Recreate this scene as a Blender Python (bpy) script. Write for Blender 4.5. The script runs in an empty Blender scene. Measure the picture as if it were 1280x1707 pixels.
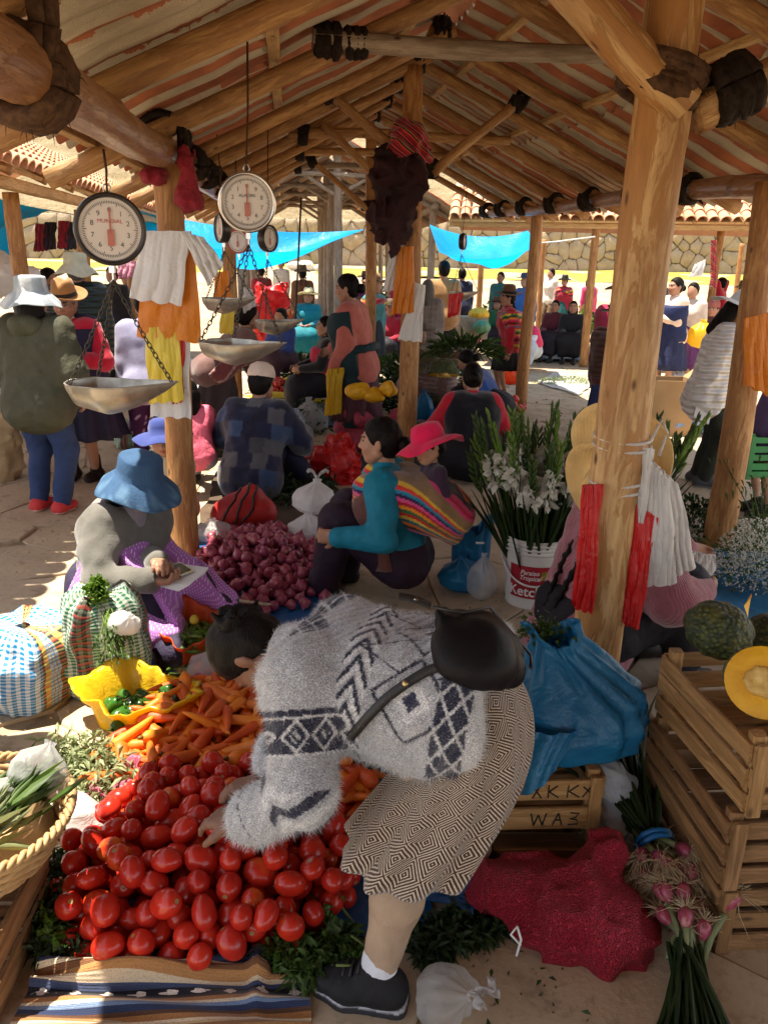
import bpy, bmesh, math, random
import numpy as np
from mathutils import Matrix, Vector, Quaternion
R = math.radians
rng = np.random.default_rng(7); random.seed(7)
sc = bpy.context.scene
col = sc.collection
# ------------------------------------------------------------------ camera, sky, sun, exposure
CAMH, FPX, PITCH, ROLL = 1.7, 1330.0, R(17.25), R(1.3)
cam = bpy.data.cameras.new('camera'); camo = bpy.data.objects.new('camera', cam); col.objects.link(camo)
cam.sensor_fit = 'HORIZONTAL'; cam.sensor_width = 36; cam.lens = 36*FPX/1280; cam.clip_start = .05; cam.clip_end = 400
_fw = np.array([0, math.cos(PITCH), -math.sin(PITCH)]); _r0 = np.array([1., 0, 0]); _u0 = np.cross(_r0, _fw)
_rt = math.cos(ROLL)*_r0+math.sin(ROLL)*_u0; _up = -math.sin(ROLL)*_r0+math.cos(ROLL)*_u0
CAM = np.array([0, 0, CAMH])
camo.matrix_world = Matrix([[_rt[i], _up[i], -_fw[i], CAM[i]] for i in range(3)]+[[0, 0, 0, 1]])
sc.camera = camo
E_S = np.array([-.12, .993, 0]); E_S /= np.linalg.norm(E_S); E_N = np.array([E_S[1], -E_S[0], 0]); A0 = np.array([.76, 2.56, 0])
SUN = -.27*E_N+.10*E_S+np.array([0, 0, 1]); SUN /= np.linalg.norm(SUN)
w = bpy.data.worlds.new('World'); sc.world = w; w.use_nodes = True
nt = w.node_tree; sky = nt.nodes.new('ShaderNodeTexSky'); sky.sky_type = 'NISHITA'; sky.sun_disc = False
sky.sun_elevation = math.asin(SUN[2]); sky.sun_rotation = math.atan2(SUN[0], SUN[1]); sky.altitude = 3000
hsv = nt.nodes.new('ShaderNodeHueSaturation'); hsv.inputs['Saturation'].default_value = .28; nt.links.new(sky.outputs[0], hsv.inputs['Color'])
nt.links.new(hsv.outputs[0], nt.nodes['Background'].inputs[0]); nt.nodes['Background'].inputs[1].default_value = .125
sl = bpy.data.lights.new('sun', 'SUN'); sl.energy = 4.8; sl.angle = R(.53); sl.color = (1, .90, .75)
slo = bpy.data.objects.new('sun', sl); col.objects.link(slo); slo.rotation_euler = Vector(SUN).to_track_quat('Z', 'Y').to_euler(); slo.location = (0, 0, 30)
vs = sc.view_settings; vs.view_transform = 'Standard'; vs.look = 'None'; vs.exposure = 1.62; vs.gamma = 1; vs.use_curve_mapping = False
sc.render.engine = 'CYCLES'; cy = sc.cycles; cy.use_denoising = True; cy.max_bounces = 8; cy.diffuse_bounces = 5; cy.glossy_bounces = 3
cy.transmission_bounces = 5; cy.transparent_max_bounces = 8; cy.caustics_reflective = False; cy.caustics_refractive = False
cy.sample_clamp_indirect = 8
# ------------------------------------------------------------------ measuring helpers
def ray(px, py): return _fw+_rt*(px-640)/FPX-_up*(py-853.5)/FPX
def G(px, py, z=0.):
    d = ray(px, py); return CAM+d*((z-CAMH)/d[2])
def at(px, py, y):
    d = ray(px, py); return CAM+d*(y/d[1])
def hall(s, n, z=0.): return A0+E_S*s+E_N*n+np.array([0, 0, z])
V3 = lambda *a: np.array(a, float)
def nrm(v): v = np.asarray(v, float); return v/(np.linalg.norm(v)+1e-12)
# ------------------------------------------------------------------ numpy noise
_H = rng.random((64, 64, 64)).astype(np.float32)
def vnoise(P, sc_=1., seed=0):
    P = np.asarray(P, np.float32)*sc_+seed*17.31
    i = np.floor(P).astype(int); f = P-i; f = f*f*(3-2*f); i &= 63; j = (i+1) & 63
    x, y, z = f[..., 0], f[..., 1], f[..., 2]
    def c(a, b, d): return _H[a[..., 0], b[..., 1], d[..., 2]]
    x0 = c(i, i, i)*(1-x)+c(j, i, i)*x; x1 = c(i, j, i)*(1-x)+c(j, j, i)*x
    x2 = c(i, i, j)*(1-x)+c(j, i, j)*x; x3 = c(i, j, j)*(1-x)+c(j, j, j)*x
    return ((x0*(1-y)+x1*y)*(1-z)+(x2*(1-y)+x3*y)*z)*2-1
def fbm(P, s=1., o=3, seed=0):
    t = 0; a = 1.
    for k in range(o): t = t+a*vnoise(P, s*2**k, seed+k*3); a *= .5
    return t
# ------------------------------------------------------------------ objects
ORG = {}
def link(name, data, mat=None, parent=None, loc=None, rot=None, scale=None):
    o = bpy.data.objects.new(name, data); col.objects.link(o)
    if mat is not None and data is not None:
        if not data.materials: data.materials.append(mat)
    l = V3(0, 0, 0) if loc is None else np.asarray(loc, float)
    if loc is None and parent is not None: l = ORG[parent.name].copy()
    if parent is not None:
        o.parent = parent; o.location = l-ORG[parent.name]
    else: o.location = l
    ORG[o.name] = l
    if rot is not None:
        if isinstance(rot, Quaternion): o.rotation_mode = 'QUATERNION'; o.rotation_quaternion = rot
        else: o.rotation_euler = rot
    if scale is not None: o.scale = (scale,)*3 if np.isscalar(scale) else scale
    return o
def tag(o, label=None, cat=None, group=None, kind=None):
    if label: o['label'] = label
    if cat: o['category'] = cat
    if group: o['group'] = group
    if kind: o['kind'] = kind
    return o
def thing(name, label, cat, loc=(0, 0, 0), group=None):
    o = link(name, None, loc=loc); o.empty_display_size = .1
    return tag(o, label, cat, group)
def quat_z(d, roll=0.):
    return Vector(nrm(d)).to_track_quat('Z', 'Y') @ Quaternion((0, 0, 1), roll)
def rquat():
    q = rng.normal(size=4); q /= np.linalg.norm(q); return Quaternion(q)
def npmesh(name, V, F, smooth=True, colr=None, org=None, pc=None, mats=None, fm=None):
    """V (n,3) world coords, F (m,k) or list of arrays of faces; org: origin to subtract"""
    V = np.asarray(V, np.float32)
    if org is not None: V = V-np.asarray(org, np.float32)
    Fs = F if isinstance(F, list) else [F]
    Fs = [np.asarray(f, np.int32) for f in Fs if len(f)]
    me = bpy.data.meshes.new(name); me.vertices.add(len(V)); me.vertices.foreach_set('co', V.ravel())
    nl = sum(f.size for f in Fs); nf = sum(len(f) for f in Fs)
    me.loops.add(nl); me.loops.foreach_set('vertex_index', np.concatenate([f.ravel() for f in Fs]))
    me.polygons.add(nf); ls = []; st = 0
    for f in Fs: ls.append(st+np.arange(len(f))*f.shape[1]); st += f.size
    me.polygons.foreach_set('loop_start', np.concatenate(ls).astype(np.int32))
    me.polygons.foreach_set('use_smooth', np.full(nf, smooth))
    if fm is not None: me.polygons.foreach_set('material_index', np.asarray(fm, np.int32))
    me.update(calc_edges=True)
    if colr is not None:
        a = me.color_attributes.new('col', 'FLOAT_COLOR', 'POINT')
        c = np.ones((len(V), 4), np.float32); c[:, :3] = colr; a.data.foreach_set('color', c.ravel())
    if pc is not None:
        a = me.attributes.new('pc', 'FLOAT_VECTOR', 'POINT'); a.data.foreach_set('vector', np.asarray(pc, np.float32).ravel())
    if mats:
        for m in mats: me.materials.append(m)
    me.validate(clean_customdata=False)
    return me
class MB:
    """collects boxes, tubes, grids; faces quads"""
    def __init__(s): s.V = []; s.F = []; s.T = []; s.n = 0; s.C = []
    def add(s, V, F, c=None):
        V = np.asarray(V, float).reshape(-1, 3); F = np.asarray(F, int)
        if len(F):
            (s.F if F.shape[1] == 4 else s.T).append(F+s.n)
        s.V.append(V); s.C.append(np.tile((1, 1, 1) if c is None else c, (len(V), 1)) if c is None or np.ndim(c) == 1 else c); s.n += len(V); return s
    def box(s, c, size, R3=None, jit=0., c_=None):
        x = np.array([[a, b, d] for a in (-1, 1) for b in (-1, 1) for d in (-1, 1)], float)*np.asarray(size)/2
        if jit: x = x+rng.uniform(-jit, jit, x.shape)
        if R3 is not None: x = x@np.asarray(R3).T
        return s.add(x+np.asarray(c), [(0, 1, 3, 2), (4, 6, 7, 5), (0, 4, 5, 1), (2, 3, 7, 6), (0, 2, 6, 4), (1, 5, 7, 3)], c_)
    def bar(s, a, b, w_, h, up=(0, 0, 1), jit=0., c_=None):
        a = np.asarray(a, float); b = np.asarray(b, float); d = nrm(b-a); x = nrm(np.cross(d, up)); z = np.cross(x, d)
        return s.box((a+b)/2, (w_, np.linalg.norm(b-a), h), np.stack([x, d, z], 1), jit, c_)
    def tube(s, P, r, k=6, cap=True, c_=None):
        P = np.asarray(P, float); n = len(P); r = np.broadcast_to(r, (n,))
        T = np.gradient(P, axis=0); T /= np.linalg.norm(T, axis=1)[:, None]+1e-9
        u = np.cross(T[0], (0, 0, 1) if abs(T[0][2]) < .9 else (1, 0, 0)); u = nrm(u); th = np.arange(k)*2*math.pi/k; rows = []
        for i in range(n):
            u = nrm(u-T[i]*(u@T[i])); v = np.cross(T[i], u)
            rows.append(P[i]+r[i]*(np.cos(th)[:, None]*u+np.sin(th)[:, None]*v))
        Vs = np.concatenate(rows); i = np.arange(n-1)[:, None]*k; j = np.arange(k)[None]; jn = (j+1) % k
        F = np.stack([i+j, i+jn, i+k+jn, i+k+j], -1).reshape(-1, 4)
        b = s.n; s.add(Vs, F, c_)
        if cap:
            s.add([P[0], P[-1]], np.zeros((0, 3), int), c_)
            j = np.arange(k); jn = (j+1) % k
            s.T.append(np.stack([jn+b, j+b, np.full(k, s.n-2)], 1)); e = b+(n-1)*k
            s.T.append(np.stack([j+e, jn+e, np.full(k, s.n-1)], 1))
        return s
    def grid(s, P, wrap=False, c_=None):
        P = np.asarray(P, float); n, m = P.shape[:2]; i = np.arange(n-1)[:, None]*m
        if wrap: j = np.arange(m)[None]; jn = (j+1) % m
        else: j = np.arange(m-1)[None]; jn = j+1
        F = np.stack([i+j, i+jn, i+m+jn, i+m+j], -1).reshape(-1, 4)
        return s.add(P.reshape(-1, 3), F, c_)
    def mesh(s, name='m', org=None, smooth=True, colr=False, pc=None):
        Fs = []
        if s.F: Fs.append(np.concatenate(s.F))
        if s.T: Fs.append(np.concatenate(s.T))
        return npmesh(name, np.concatenate(s.V), Fs, smooth, np.concatenate(s.C) if colr else None, org, pc)
    def build(s, name, mat, parent=None, loc=None, smooth=True, colr=False, pc=None):
        l = loc if loc is not None else (ORG[parent.name] if parent is not None else np.concatenate(s.V).mean(0))
        return link(name, s.mesh(name, l, smooth, colr, pc), mat, parent, l)
def sheet(fn, nu, nv, thick=.003):
    """closed thin sheet from fn(u,v)->(...,3)"""
    u, v = np.meshgrid(np.linspace(0, 1, nu), np.linspace(0, 1, nv), indexing='ij')
    P = np.asarray(fn(u, v)); du = np.gradient(P, axis=0); dv = np.gradient(P, axis=1)
    N = np.cross(du, dv); N /= np.linalg.norm(N, axis=2)[..., None]+1e-9
    m = MB(); a = P+N*thick/2; b = P-N*thick/2
    m.grid(a); m.grid(b[:, ::-1])
    ring = lambda A: np.concatenate([A[:, 0], A[-1, 1:], A[-2::-1, -1], A[0, -2:0:-1]])
    ra, rb = ring(a), ring(b); m.grid(np.stack([rb, ra]), wrap=True)
    pcs = np.concatenate([np.stack([u, v, u*0], -1).reshape(-1, 3), np.stack([u, v, u*0], -1)[:, ::-1].reshape(-1, 3),
                          np.tile(ring(np.stack([u, v, u*0], -1)), (2, 1))])
    m.pc = pcs
    return m
def lathe(prof, k=24, mod=None, cap0=False):
    """prof [(r,z)], mod(theta, t)->(dr, dz, dx, dy)"""
    prof = np.asarray(prof, float); th = np.arange(k)*2*math.pi/k; t = np.linspace(0, 1, len(prof))
    T, TH = np.meshgrid(t, th, indexing='ij'); r = np.repeat(prof[:, :1], k, 1); z = np.repeat(prof[:, 1:2], k, 1)
    if mod is not None:
        dr, dz = mod(TH, T, r, z); r = r+dr; z = z+dz
    return np.stack([r*np.cos(TH), r*np.sin(TH), z], -1)
# ------------------------------------------------------------------ node materials
class X:
    """socket expression"""
    def __init__(s, nt_, sock): s.nt = nt_; s.s = sock
    def _m(s, op, b=None, c=None):
        n = s.nt.nodes.new('ShaderNodeMath'); n.operation = op
        for k, v in enumerate((s, b, c)):
            if v is None: continue
            if isinstance(v, X): s.nt.links.new(v.s, n.inputs[k])
            else: n.inputs[k].default_value = v
        return X(s.nt, n.outputs[0])
    def __add__(s, o): return s._m('ADD', o)
    __radd__ = __add__
    def __mul__(s, o): return s._m('MULTIPLY', o)
    __rmul__ = __mul__
    def __sub__(s, o): return s._m('SUBTRACT', o)
    def __rsub__(s, o): return (s*-1.)+o
    def __truediv__(s, o): return s._m('DIVIDE', o)
    def fract(s): return s._m('FRACT')
    def abs(s): return s._m('ABSOLUTE')
    def floor(s): return s._m('FLOOR')
    def sin(s): return s._m('SINE')
    def lt(s, o): return s._m('LESS_THAN', o)
    def gt(s, o): return s._m('GREATER_THAN', o)
    def min(s, o): return s._m('MINIMUM', o)
    def max(s, o): return s._m('MAXIMUM', o)
    def pow(s, o): return s._m('POWER', o)
    def mod(s, o): return s._m('FLOORED_MODULO', o)
    def smooth(s, a, b):
        n = s.nt.nodes.new('ShaderNodeMapRange'); n.interpolation_type = 'SMOOTHSTEP'; n.inputs[1].default_value = a; n.inputs[2].default_value = b
        s.nt.links.new(s.s, n.inputs[0]); return X(s.nt, n.outputs[0])
class MT:
    def __init__(s, name):
        s.m = bpy.data.materials.new(name); s.m.use_nodes = True; s.nt = s.m.node_tree; s.nt.nodes.clear()
        s.out = s.nt.nodes.new('ShaderNodeOutputMaterial')
    def node(s, t): return s.nt.nodes.new('ShaderNode'+t)
    def lk(s, a, b): s.nt.links.new(a.s if isinstance(a, X) else a, b)
    def coord(s, k='Object'): return s.node('TexCoord').outputs[k]
    def attr(s, n_, o='Vector'):
        a = s.node('Attribute'); a.attribute_name = n_; return a.outputs[o]
    def xyz(s, vec):
        n = s.node('SeparateXYZ'); s.lk(vec, n.inputs[0]); return [X(s.nt, o) for o in n.outputs]
    def comb(s, x, y, z=0.):
        n = s.node('CombineXYZ')
        for k, v in enumerate((x, y, z)):
            if isinstance(v, X): s.lk(v, n.inputs[k])
            else: n.inputs[k].default_value = v
        return n.outputs[0]
    def mapv(s, vec, scale=(1, 1, 1), loc=None):
        n = s.node('Mapping'); s.lk(vec, n.inputs[0]); n.inputs[3].default_value = scale
        if loc is not None: s.lk(loc, n.inputs[1])
        return n.outputs[0]
    def rnd(s):
        n = s.node('ObjectInfo'); v = s.node('VectorMath'); v.operation = 'SCALE'; v.inputs[0].default_value = (37, 91, 53); s.lk(n.outputs['Random'], v.inputs[3]); return v.outputs[0]
    def rnd1(s): return X(s.nt, s.node('ObjectInfo').outputs['Random'])
    def noise(s, vec, scale, detail=3, rough=.55, dist=0.):
        n = s.node('TexNoise'); s.lk(vec, n.inputs['Vector']); n.inputs['Scale'].default_value = scale; n.inputs['Detail'].default_value = detail
        n.inputs['Roughness'].default_value = rough; n.inputs['Distortion'].default_value = dist; return X(s.nt, n.outputs[0])
    def voro(s, vec, scale, feat='DISTANCE_TO_EDGE', out=0):
        n = s.node('TexVoronoi'); n.feature = feat; s.lk(vec, n.inputs['Vector']); n.inputs['Scale'].default_value = scale; return X(s.nt, n.outputs[out])
    def mix(s, f, a, b, mode='MIX'):
        n = s.node('MixRGB'); n.blend_type = mode
        for k, v in enumerate((f, a, b)):
            if isinstance(v, X): s.lk(v, n.inputs[k])
            elif hasattr(v, 'is_output'): s.lk(v, n.inputs[k])
            elif k == 0: n.inputs[0].default_value = v
            else: n.inputs[k].default_value = (*v, 1)
        return n.outputs[0]
    def bump(s, h, strength=.3, dist=.01, nrm_=None):
        n = s.node('Bump'); s.lk(h, n.inputs['Height']); n.inputs['Strength'].default_value = strength; n.inputs['Distance'].default_value = dist
        if nrm_ is not None: s.lk(nrm_, n.inputs['Normal'])
        return n.outputs[0]
    def done(s, base, rough=.6, normal=None, spec=.4, metal=0., transl=0., tcol=None, sheen=0., sss=0., alpha=None, coat=0., emis=None, es=0.):
        p = s.node('BsdfPrincipled')
        def setv(k, v):
            if isinstance(v, X) or hasattr(v, 'is_output'): s.lk(v, p.inputs[k])
            elif k in ('Base Color', 'Emission Color'): p.inputs[k].default_value = (*v, 1)
            else: p.inputs[k].default_value = v
        setv('Base Color', base); setv('Roughness', rough); setv('Specular IOR Level', spec); setv('Metallic', metal)
        setv('Sheen Weight', sheen); setv('Coat Weight', coat)
        if sss: setv('Subsurface Weight', sss); p.inputs['Subsurface Scale'].default_value = .01; p.inputs['Subsurface Radius'].default_value = (1, .4, .2)
        if normal is not None: s.lk(normal, p.inputs['Normal'])
        sh = p.outputs[0]
        if transl:
            t = s.node('BsdfTranslucent'); c = tcol if tcol is not None else base
            if isinstance(c, X) or hasattr(c, 'is_output'): s.lk(c, t.inputs[0])
            else: t.inputs[0].default_value = (*c, 1)
            if normal is not None: s.lk(normal, t.inputs['Normal'])
            mx = s.node('MixShader'); mx.inputs[0].default_value = transl; s.lk(sh, mx.inputs[1]); s.lk(t.outputs[0], mx.inputs[2]); sh = mx.outputs[0]
        if alpha is not None:
            t = s.node('BsdfTransparent'); mx = s.node('MixShader')
            if isinstance(alpha, X): s.lk(alpha, mx.inputs[0])
            else: mx.inputs[0].default_value = alpha
            s.lk(t.outputs[0], mx.inputs[1]); s.lk(sh, mx.inputs[2]); sh = mx.outputs[0]
        s.lk(sh, s.out.inputs[0]); return s.m
def simple(name, c1, c2=None, rough=.6, ns=6., bs=40., bump=.2, bdist=.004, stretch=(1, 1, 1), vc=False, rand=True, rvar=0., **kw):
    """two-tone noisy material; vc: multiply vertex colour"""
    t = MT(name); v = t.mapv(t.coord(), stretch, t.rnd() if rand else None)
    c2 = c2 or tuple(x*.7 for x in c1)
    f = t.noise(v, ns, 4).smooth(.3, .7); b = t.mix(f, c1, c2)
    if vc: b = t.mix(1., b, t.attr('col', 'Color'), 'MULTIPLY')
    if rvar:
        r = t.rnd1(); n = t.node('HueSaturation'); t.lk(b, n.inputs['Color']); t.lk(r*(2*rvar)+(1-rvar), n.inputs['Value']); t.lk(r*.03+.485, n.inputs['Hue']); b = n.outputs[0]
    nb = t.bump(t.noise(v, bs, 4), bump, bdist) if bump else None
    return t.done(b, rough, nb, **kw)
# ------------------------------------------------------------------ signed distance bodies
def smin(a, b, k):
    h = np.maximum(k-np.abs(a-b), 0)/k; return np.minimum(a, b)-h*h*k*.25
class SDF:
    def __init__(s): s.p = []
    def cap(s, a, b, ra, rb=None, k=.03): s.p.append(('c', np.asarray(a, float), np.asarray(b, float), float(ra), float(ra if rb is None else rb), k)); return s
    def ell(s, c, r, M=None, k=.03): s.p.append(('e', np.asarray(c, float), np.asarray(r, float), np.eye(3) if M is None else np.asarray(M, float), 0, k)); return s
    def sub(s, c, r, k=.01): s.p.append(('s', np.asarray(c, float), np.asarray(c, float), float(r), float(r), k)); return s
    def grown(s, g):
        o = SDF()
        for q in s.p:
            if q[0] == 'c': o.p.append(('c', q[1], q[2], q[3]+g, q[4]+g, q[5]))
            elif q[0] == 'e': o.p.append(('e', q[1], q[2]+g, q[3], 0, q[5]))
            else: o.p.append(q)
        return o
    def plus(s, o): r = SDF(); r.p = s.p+o.p; return r
    def bounds(s):
        lo = np.full(3, 1e9); hi = -lo
        for q in s.p:
            if q[0] == 'c': m = max(q[3], q[4]); lo = np.minimum(lo, np.minimum(q[1], q[2])-m); hi = np.maximum(hi, np.maximum(q[1], q[2])+m)
            elif q[0] == 'e': m = np.max(q[2]); lo = np.minimum(lo, q[1]-m); hi = np.maximum(hi, q[1]+m)
        return lo, hi
    def eval(s, lo, res, n):
        D = np.full(n, 1., np.float32); ax = [(lo[i]+res*np.arange(n[i])).astype(np.float32) for i in range(3)]
        for q in s.p:
            k = q[5]
            if q[0] == 'e': m = np.max(q[2]); a = q[1]-m; b = q[1]+m
            else: m = max(q[3], q[4]); a = np.minimum(q[1], q[2])-m; b = np.maximum(q[1], q[2])+m
            pad = k+3*res
            i0 = np.maximum(((a-pad-lo)/res).astype(int), 0); i1 = np.minimum(((b+pad-lo)/res).astype(int)+2, n)
            if np.any(i1 <= i0): continue
            sl_ = tuple(slice(i0[j], i1[j]) for j in range(3))
            x = ax[0][sl_[0]][:, None, None]; y = ax[1][sl_[1]][None, :, None]; z = ax[2][sl_[2]][None, None, :]
            if q[0] == 'e':
                px, py, pz = x-q[1][0], y-q[1][1], z-q[1][2]; M = q[3]; l = [px*M[0][i]+py*M[1][i]+pz*M[2][i] for i in range(3)]
                r = q[2]; k0 = np.sqrt((l[0]/r[0])**2+(l[1]/r[1])**2+(l[2]/r[2])**2); d = (k0-1)*min(r)*(.5+.5*k0.clip(0, 1)) if False else (k0-1)*(r.min()*.6+r.mean()*.4)
            else:
                A, B = q[1], q[2]; ab = B-A; L = ab@ab+1e-12
                t = (((x-A[0])*ab[0]+(y-A[1])*ab[1]+(z-A[2])*ab[2])/L).clip(0, 1)
                d = np.sqrt((x-A[0]-t*ab[0])**2+(y-A[1]-t*ab[1])**2+(z-A[2]-t*ab[2])**2)-(q[3]+(q[4]-q[3])*t)
            if q[0] == 's': D[sl_] = -smin(-D[sl_], d, k)
            else: D[sl_] = smin(D[sl_], d, k)
        return D
def surfnet(D, lo, res):
    n = np.array(D.shape); s = D < 0
    cs = [(i, j, k) for i in (0, 1) for j in (0, 1) for k in (0, 1)]
    sl_ = lambda A, o: A[o[0]:n[0]-1+o[0], o[1]:n[1]-1+o[1], o[2]:n[2]-1+o[2]]
    cnt = sum(sl_(s, o).astype(np.int8) for o in cs); mask = (cnt > 0) & (cnt < 8)
    ids = np.full(mask.shape, -1, np.int32); w_ = np.argwhere(mask); ids[mask] = np.arange(len(w_))
    pos = np.zeros((len(w_), 3), np.float32); c = np.zeros(len(w_), np.float32)
    for a in cs:
        for ax in range(3):
            if a[ax]: continue
            b = list(a); b[ax] = 1
            va = sl_(D, a)[mask]; vb = sl_(D, b)[mask]; cr = (va < 0) != (vb < 0); t = va/(va-vb+1e-12*np.sign(va-vb+1e-20))
            p = np.tile(np.array(a, np.float32), (len(w_), 1)); p[:, ax] += np.where(cr, t, 0)
            pos += np.where(cr[:, None], p, 0); c += cr
    V = (w_+pos/c[:, None])*res+lo; F = []
    for ax in range(3):
        o = [1, 1, 1]; o[ax] = 0
        A = [slice(1, n[i]-1) for i in range(3)]; A[ax] = slice(0, n[ax]-1); B = list(A); B[ax] = slice(1, n[ax])
        e0 = s[tuple(A)]; e1 = s[tuple(B)]; w2 = np.argwhere(e0 != e1)
        if not len(w2): continue
        pos0 = e0[tuple(w2.T)]; w2 = w2+np.array([sl0.start for sl0 in A])
        u, v = [i for i in range(3) if i != ax]; q = []
        for du, dv in ((-1, -1), (0, -1), (0, 0), (-1, 0)):
            t = w2.copy(); t[:, u] += du; t[:, v] += dv; q.append(ids[tuple(t.T)])
        q = np.stack(q, 1); flip = pos0 if ax != 1 else ~pos0; q[~flip] = q[~flip][:, ::-1]; F.append(q)
    return V.astype(np.float32), np.concatenate(F)
def sdf_raw(f, res, clip=None, disp=None, pad=.03):
    lo, hi = f.bounds(); lo = lo-pad-2*res; n = np.ceil((hi+pad+2*res-lo)/res).astype(int)+1
    D = f.eval(lo, res, n)
    if clip is not None or disp is not None:
        ax = [lo[i]+res*np.arange(n[i]) for i in range(3)]; P = np.stack(np.meshgrid(*ax, indexing='ij'), -1).astype(np.float32)
        if disp is not None:
            m = np.abs(D) < .08; D[m] += disp(P[m]).astype(np.float32)
        if clip is not None: D = np.maximum(D, clip(P).astype(np.float32))
    D[0] = D[-1] = 1; D[:, 0] = D[:, -1] = 1; D[:, :, 0] = D[:, :, -1] = 1
    return surfnet(D, lo, res)
def relax(V, F, it=1, lam=.5):
    for _ in range(it):
        S = np.zeros_like(V); c = np.zeros(len(V), np.float32)
        for a, b in ((0, 1), (1, 2), (2, 3), (3, 0)):
            np.add.at(S, F[:, a], V[F[:, b]]); np.add.at(c, F[:, a], 1); np.add.at(S, F[:, b], V[F[:, a]]); np.add.at(c, F[:, b], 1)
        V = V+lam*(S/np.maximum(c, 1)[:, None]-V)
    return V
def normals(V, F):
    N = np.zeros_like(V); a = np.cross(V[F[:, 2]]-V[F[:, 0]], V[F[:, 3]]-V[F[:, 1]])
    for k in range(4): np.add.at(N, F[:, k], a)
    return N/(np.linalg.norm(N, axis=1)[:, None]+1e-9)
# ------------------------------------------------------------------ shared materials
def wood_mat(name, light, dark, mid=None, zs=.12, rough=.55, peel=.5, sc_=26.):
    t = MT(name); v = t.mapv(t.coord(), (1, 1, zs), t.rnd())
    v2 = t.mapv(t.coord(), (1, 1, zs*.35), t.rnd())
    f = t.noise(t.mapv(t.coord(), (1, 1, zs*1.5), t.rnd()), sc_*.9, 6, .65, .8).smooth(peel-.03, peel+.035); g = t.noise(v, sc_*2.4, 4, .65).smooth(.3, .75)
    b = t.mix(f, light, mid or tuple((a+c)/2 for a, c in zip(light, dark))); b = t.mix(g*.75, b, dark)
    kn = t.voro(t.mapv(t.coord(), (1, 1, .45), t.rnd()), 9., 'F1').smooth(.03, .12)
    b = t.mix(kn, tuple(x*.28 for x in dark), b)
    big = t.noise(t.mapv(t.coord(), (1, 1, .6), t.rnd()), 3., 2).smooth(.25, .8); b = t.mix(big*.45, b, tuple(x*.75 for x in dark))
    h = t.bump((t.noise(v, sc_*3, 4)+f*.8+kn*.6), .55, .006)
    return t.done(b, rough, h, spec=.35)
M = {}
M['pillar'] = wood_mat('peeled_pine', (.66, .44, .20), (.30, .145, .05), (.44, .22, .07), .12, .5, .50, 18)
M['post'] = wood_mat('post_pine', (.56, .30, .10), (.22, .09, .028), (.40, .18, .055), .12, .55, .5)
M['log'] = wood_mat('rafter_pine', (.54, .31, .115), (.20, .095, .035), (.40, .20, .07), .12, .55, .5)
M['shiny'] = wood_mat('varnished_log', (.40, .21, .10), (.17, .075, .03), (.30, .14, .06), .12, .28, .5)
M['greylog'] = wood_mat('weathered_log', (.40, .33, .25), (.18, .13, .09), (.3, .23, .16), .12, .7, .5)
M['lath'] = wood_mat('sawn_lath', (.62, .40, .16), (.30, .165, .06), (.50, .30, .11), .1, .65, .55, 40)
M['crate'] = wood_mat('crate_board', (.56, .34, .14), (.24, .125, .045), (.42, .24, .09), .08, .7, .5, 34)
M['crate_dark'] = wood_mat('old_crate_board', (.40, .22, .095), (.15, .08, .032), (.29, .155, .06), .08, .75, .5, 34)
def hair_mat(name, c, c2, rough=.45, st=(60, 60, 6)):
    t = MT(name); v = t.mapv(t.coord(), st); f = t.noise(v, 1.6, 3); return t.done(t.mix(f.smooth(.3, .7), c, c2), rough, t.bump(f, .6, .005), spec=.10)
M['rope_black'] = hair_mat('black_hair_rope', (.012, .009, .007), (.03, .02, .015), .8, (30, 30, 30))
M['rope_brown'] = hair_mat('brown_hide_rope', (.10, .055, .03), (.05, .028, .018), .75, (30, 30, 30))
def log(name, parent, p0, p1, r0, r1, mat, bend=.012, k=11, seed=None, lump=.05, knots=True):
    p0 = np.asarray(p0, float); p1 = np.asarray(p1, float); L = np.linalg.norm(p1-p0); n = max(4, int(L/.09)); seed = rng.integers(1000) if seed is None else seed
    z = np.linspace(0, L, n); th = np.arange(k)*2*math.pi/k; r = np.linspace(r0, r1, n)
    bx = bend*L*np.sin(z/L*math.pi*rng.uniform(.8, 1.6)+rng.uniform(0, .6))*rng.choice([-1, 1]); by = bend*L*.7*np.sin(z/L*math.pi*rng.uniform(1, 2.2))
    ZZ, TT = np.meshgrid(z, th, indexing='ij'); P = np.stack([np.cos(TT)*2, np.sin(TT)*2, ZZ*3], -1)
    rr = r[:, None]*(1+lump*fbm(P, 1.1, 2, seed)+.5*lump*vnoise(P, .35, seed+5))
    if knots:
        for _ in range(max(1, int(L*2.2))):
            zk, tk = rng.uniform(.05, .95)*L, rng.uniform(0, 6.28); dz = (ZZ-zk)/.05; dt = (np.angle(np.exp(1j*(TT-tk))))/.5
            rr = rr+r0*.10*np.exp(-dz*dz-dt*dt)
    G_ = np.stack([rr*np.cos(TT)+(bx-bx[0]*(1-z/L)-bx[-1]*z/L)[:, None], rr*np.sin(TT)+(by-by[0]*(1-z/L)-by[-1]*z/L)[:, None], ZZ], -1)
    m = MB(); m.grid(G_, wrap=True)
    for e, q in ((0, -1), (n-1, 1)):
        b = m.n; m.add([G_[e].mean(0)], np.zeros((0, 3), int)); j = np.arange(k)+e*k; jn = (np.arange(k)+1) % k+e*k
        m.T.append(np.stack([jn, j, np.full(k, b)] if q < 0 else [j, jn, np.full(k, b)], 1))
    return link(name, m.mesh(name), mat, parent, p0, quat_z(p1-p0, rng.uniform(0, 6)))
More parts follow.
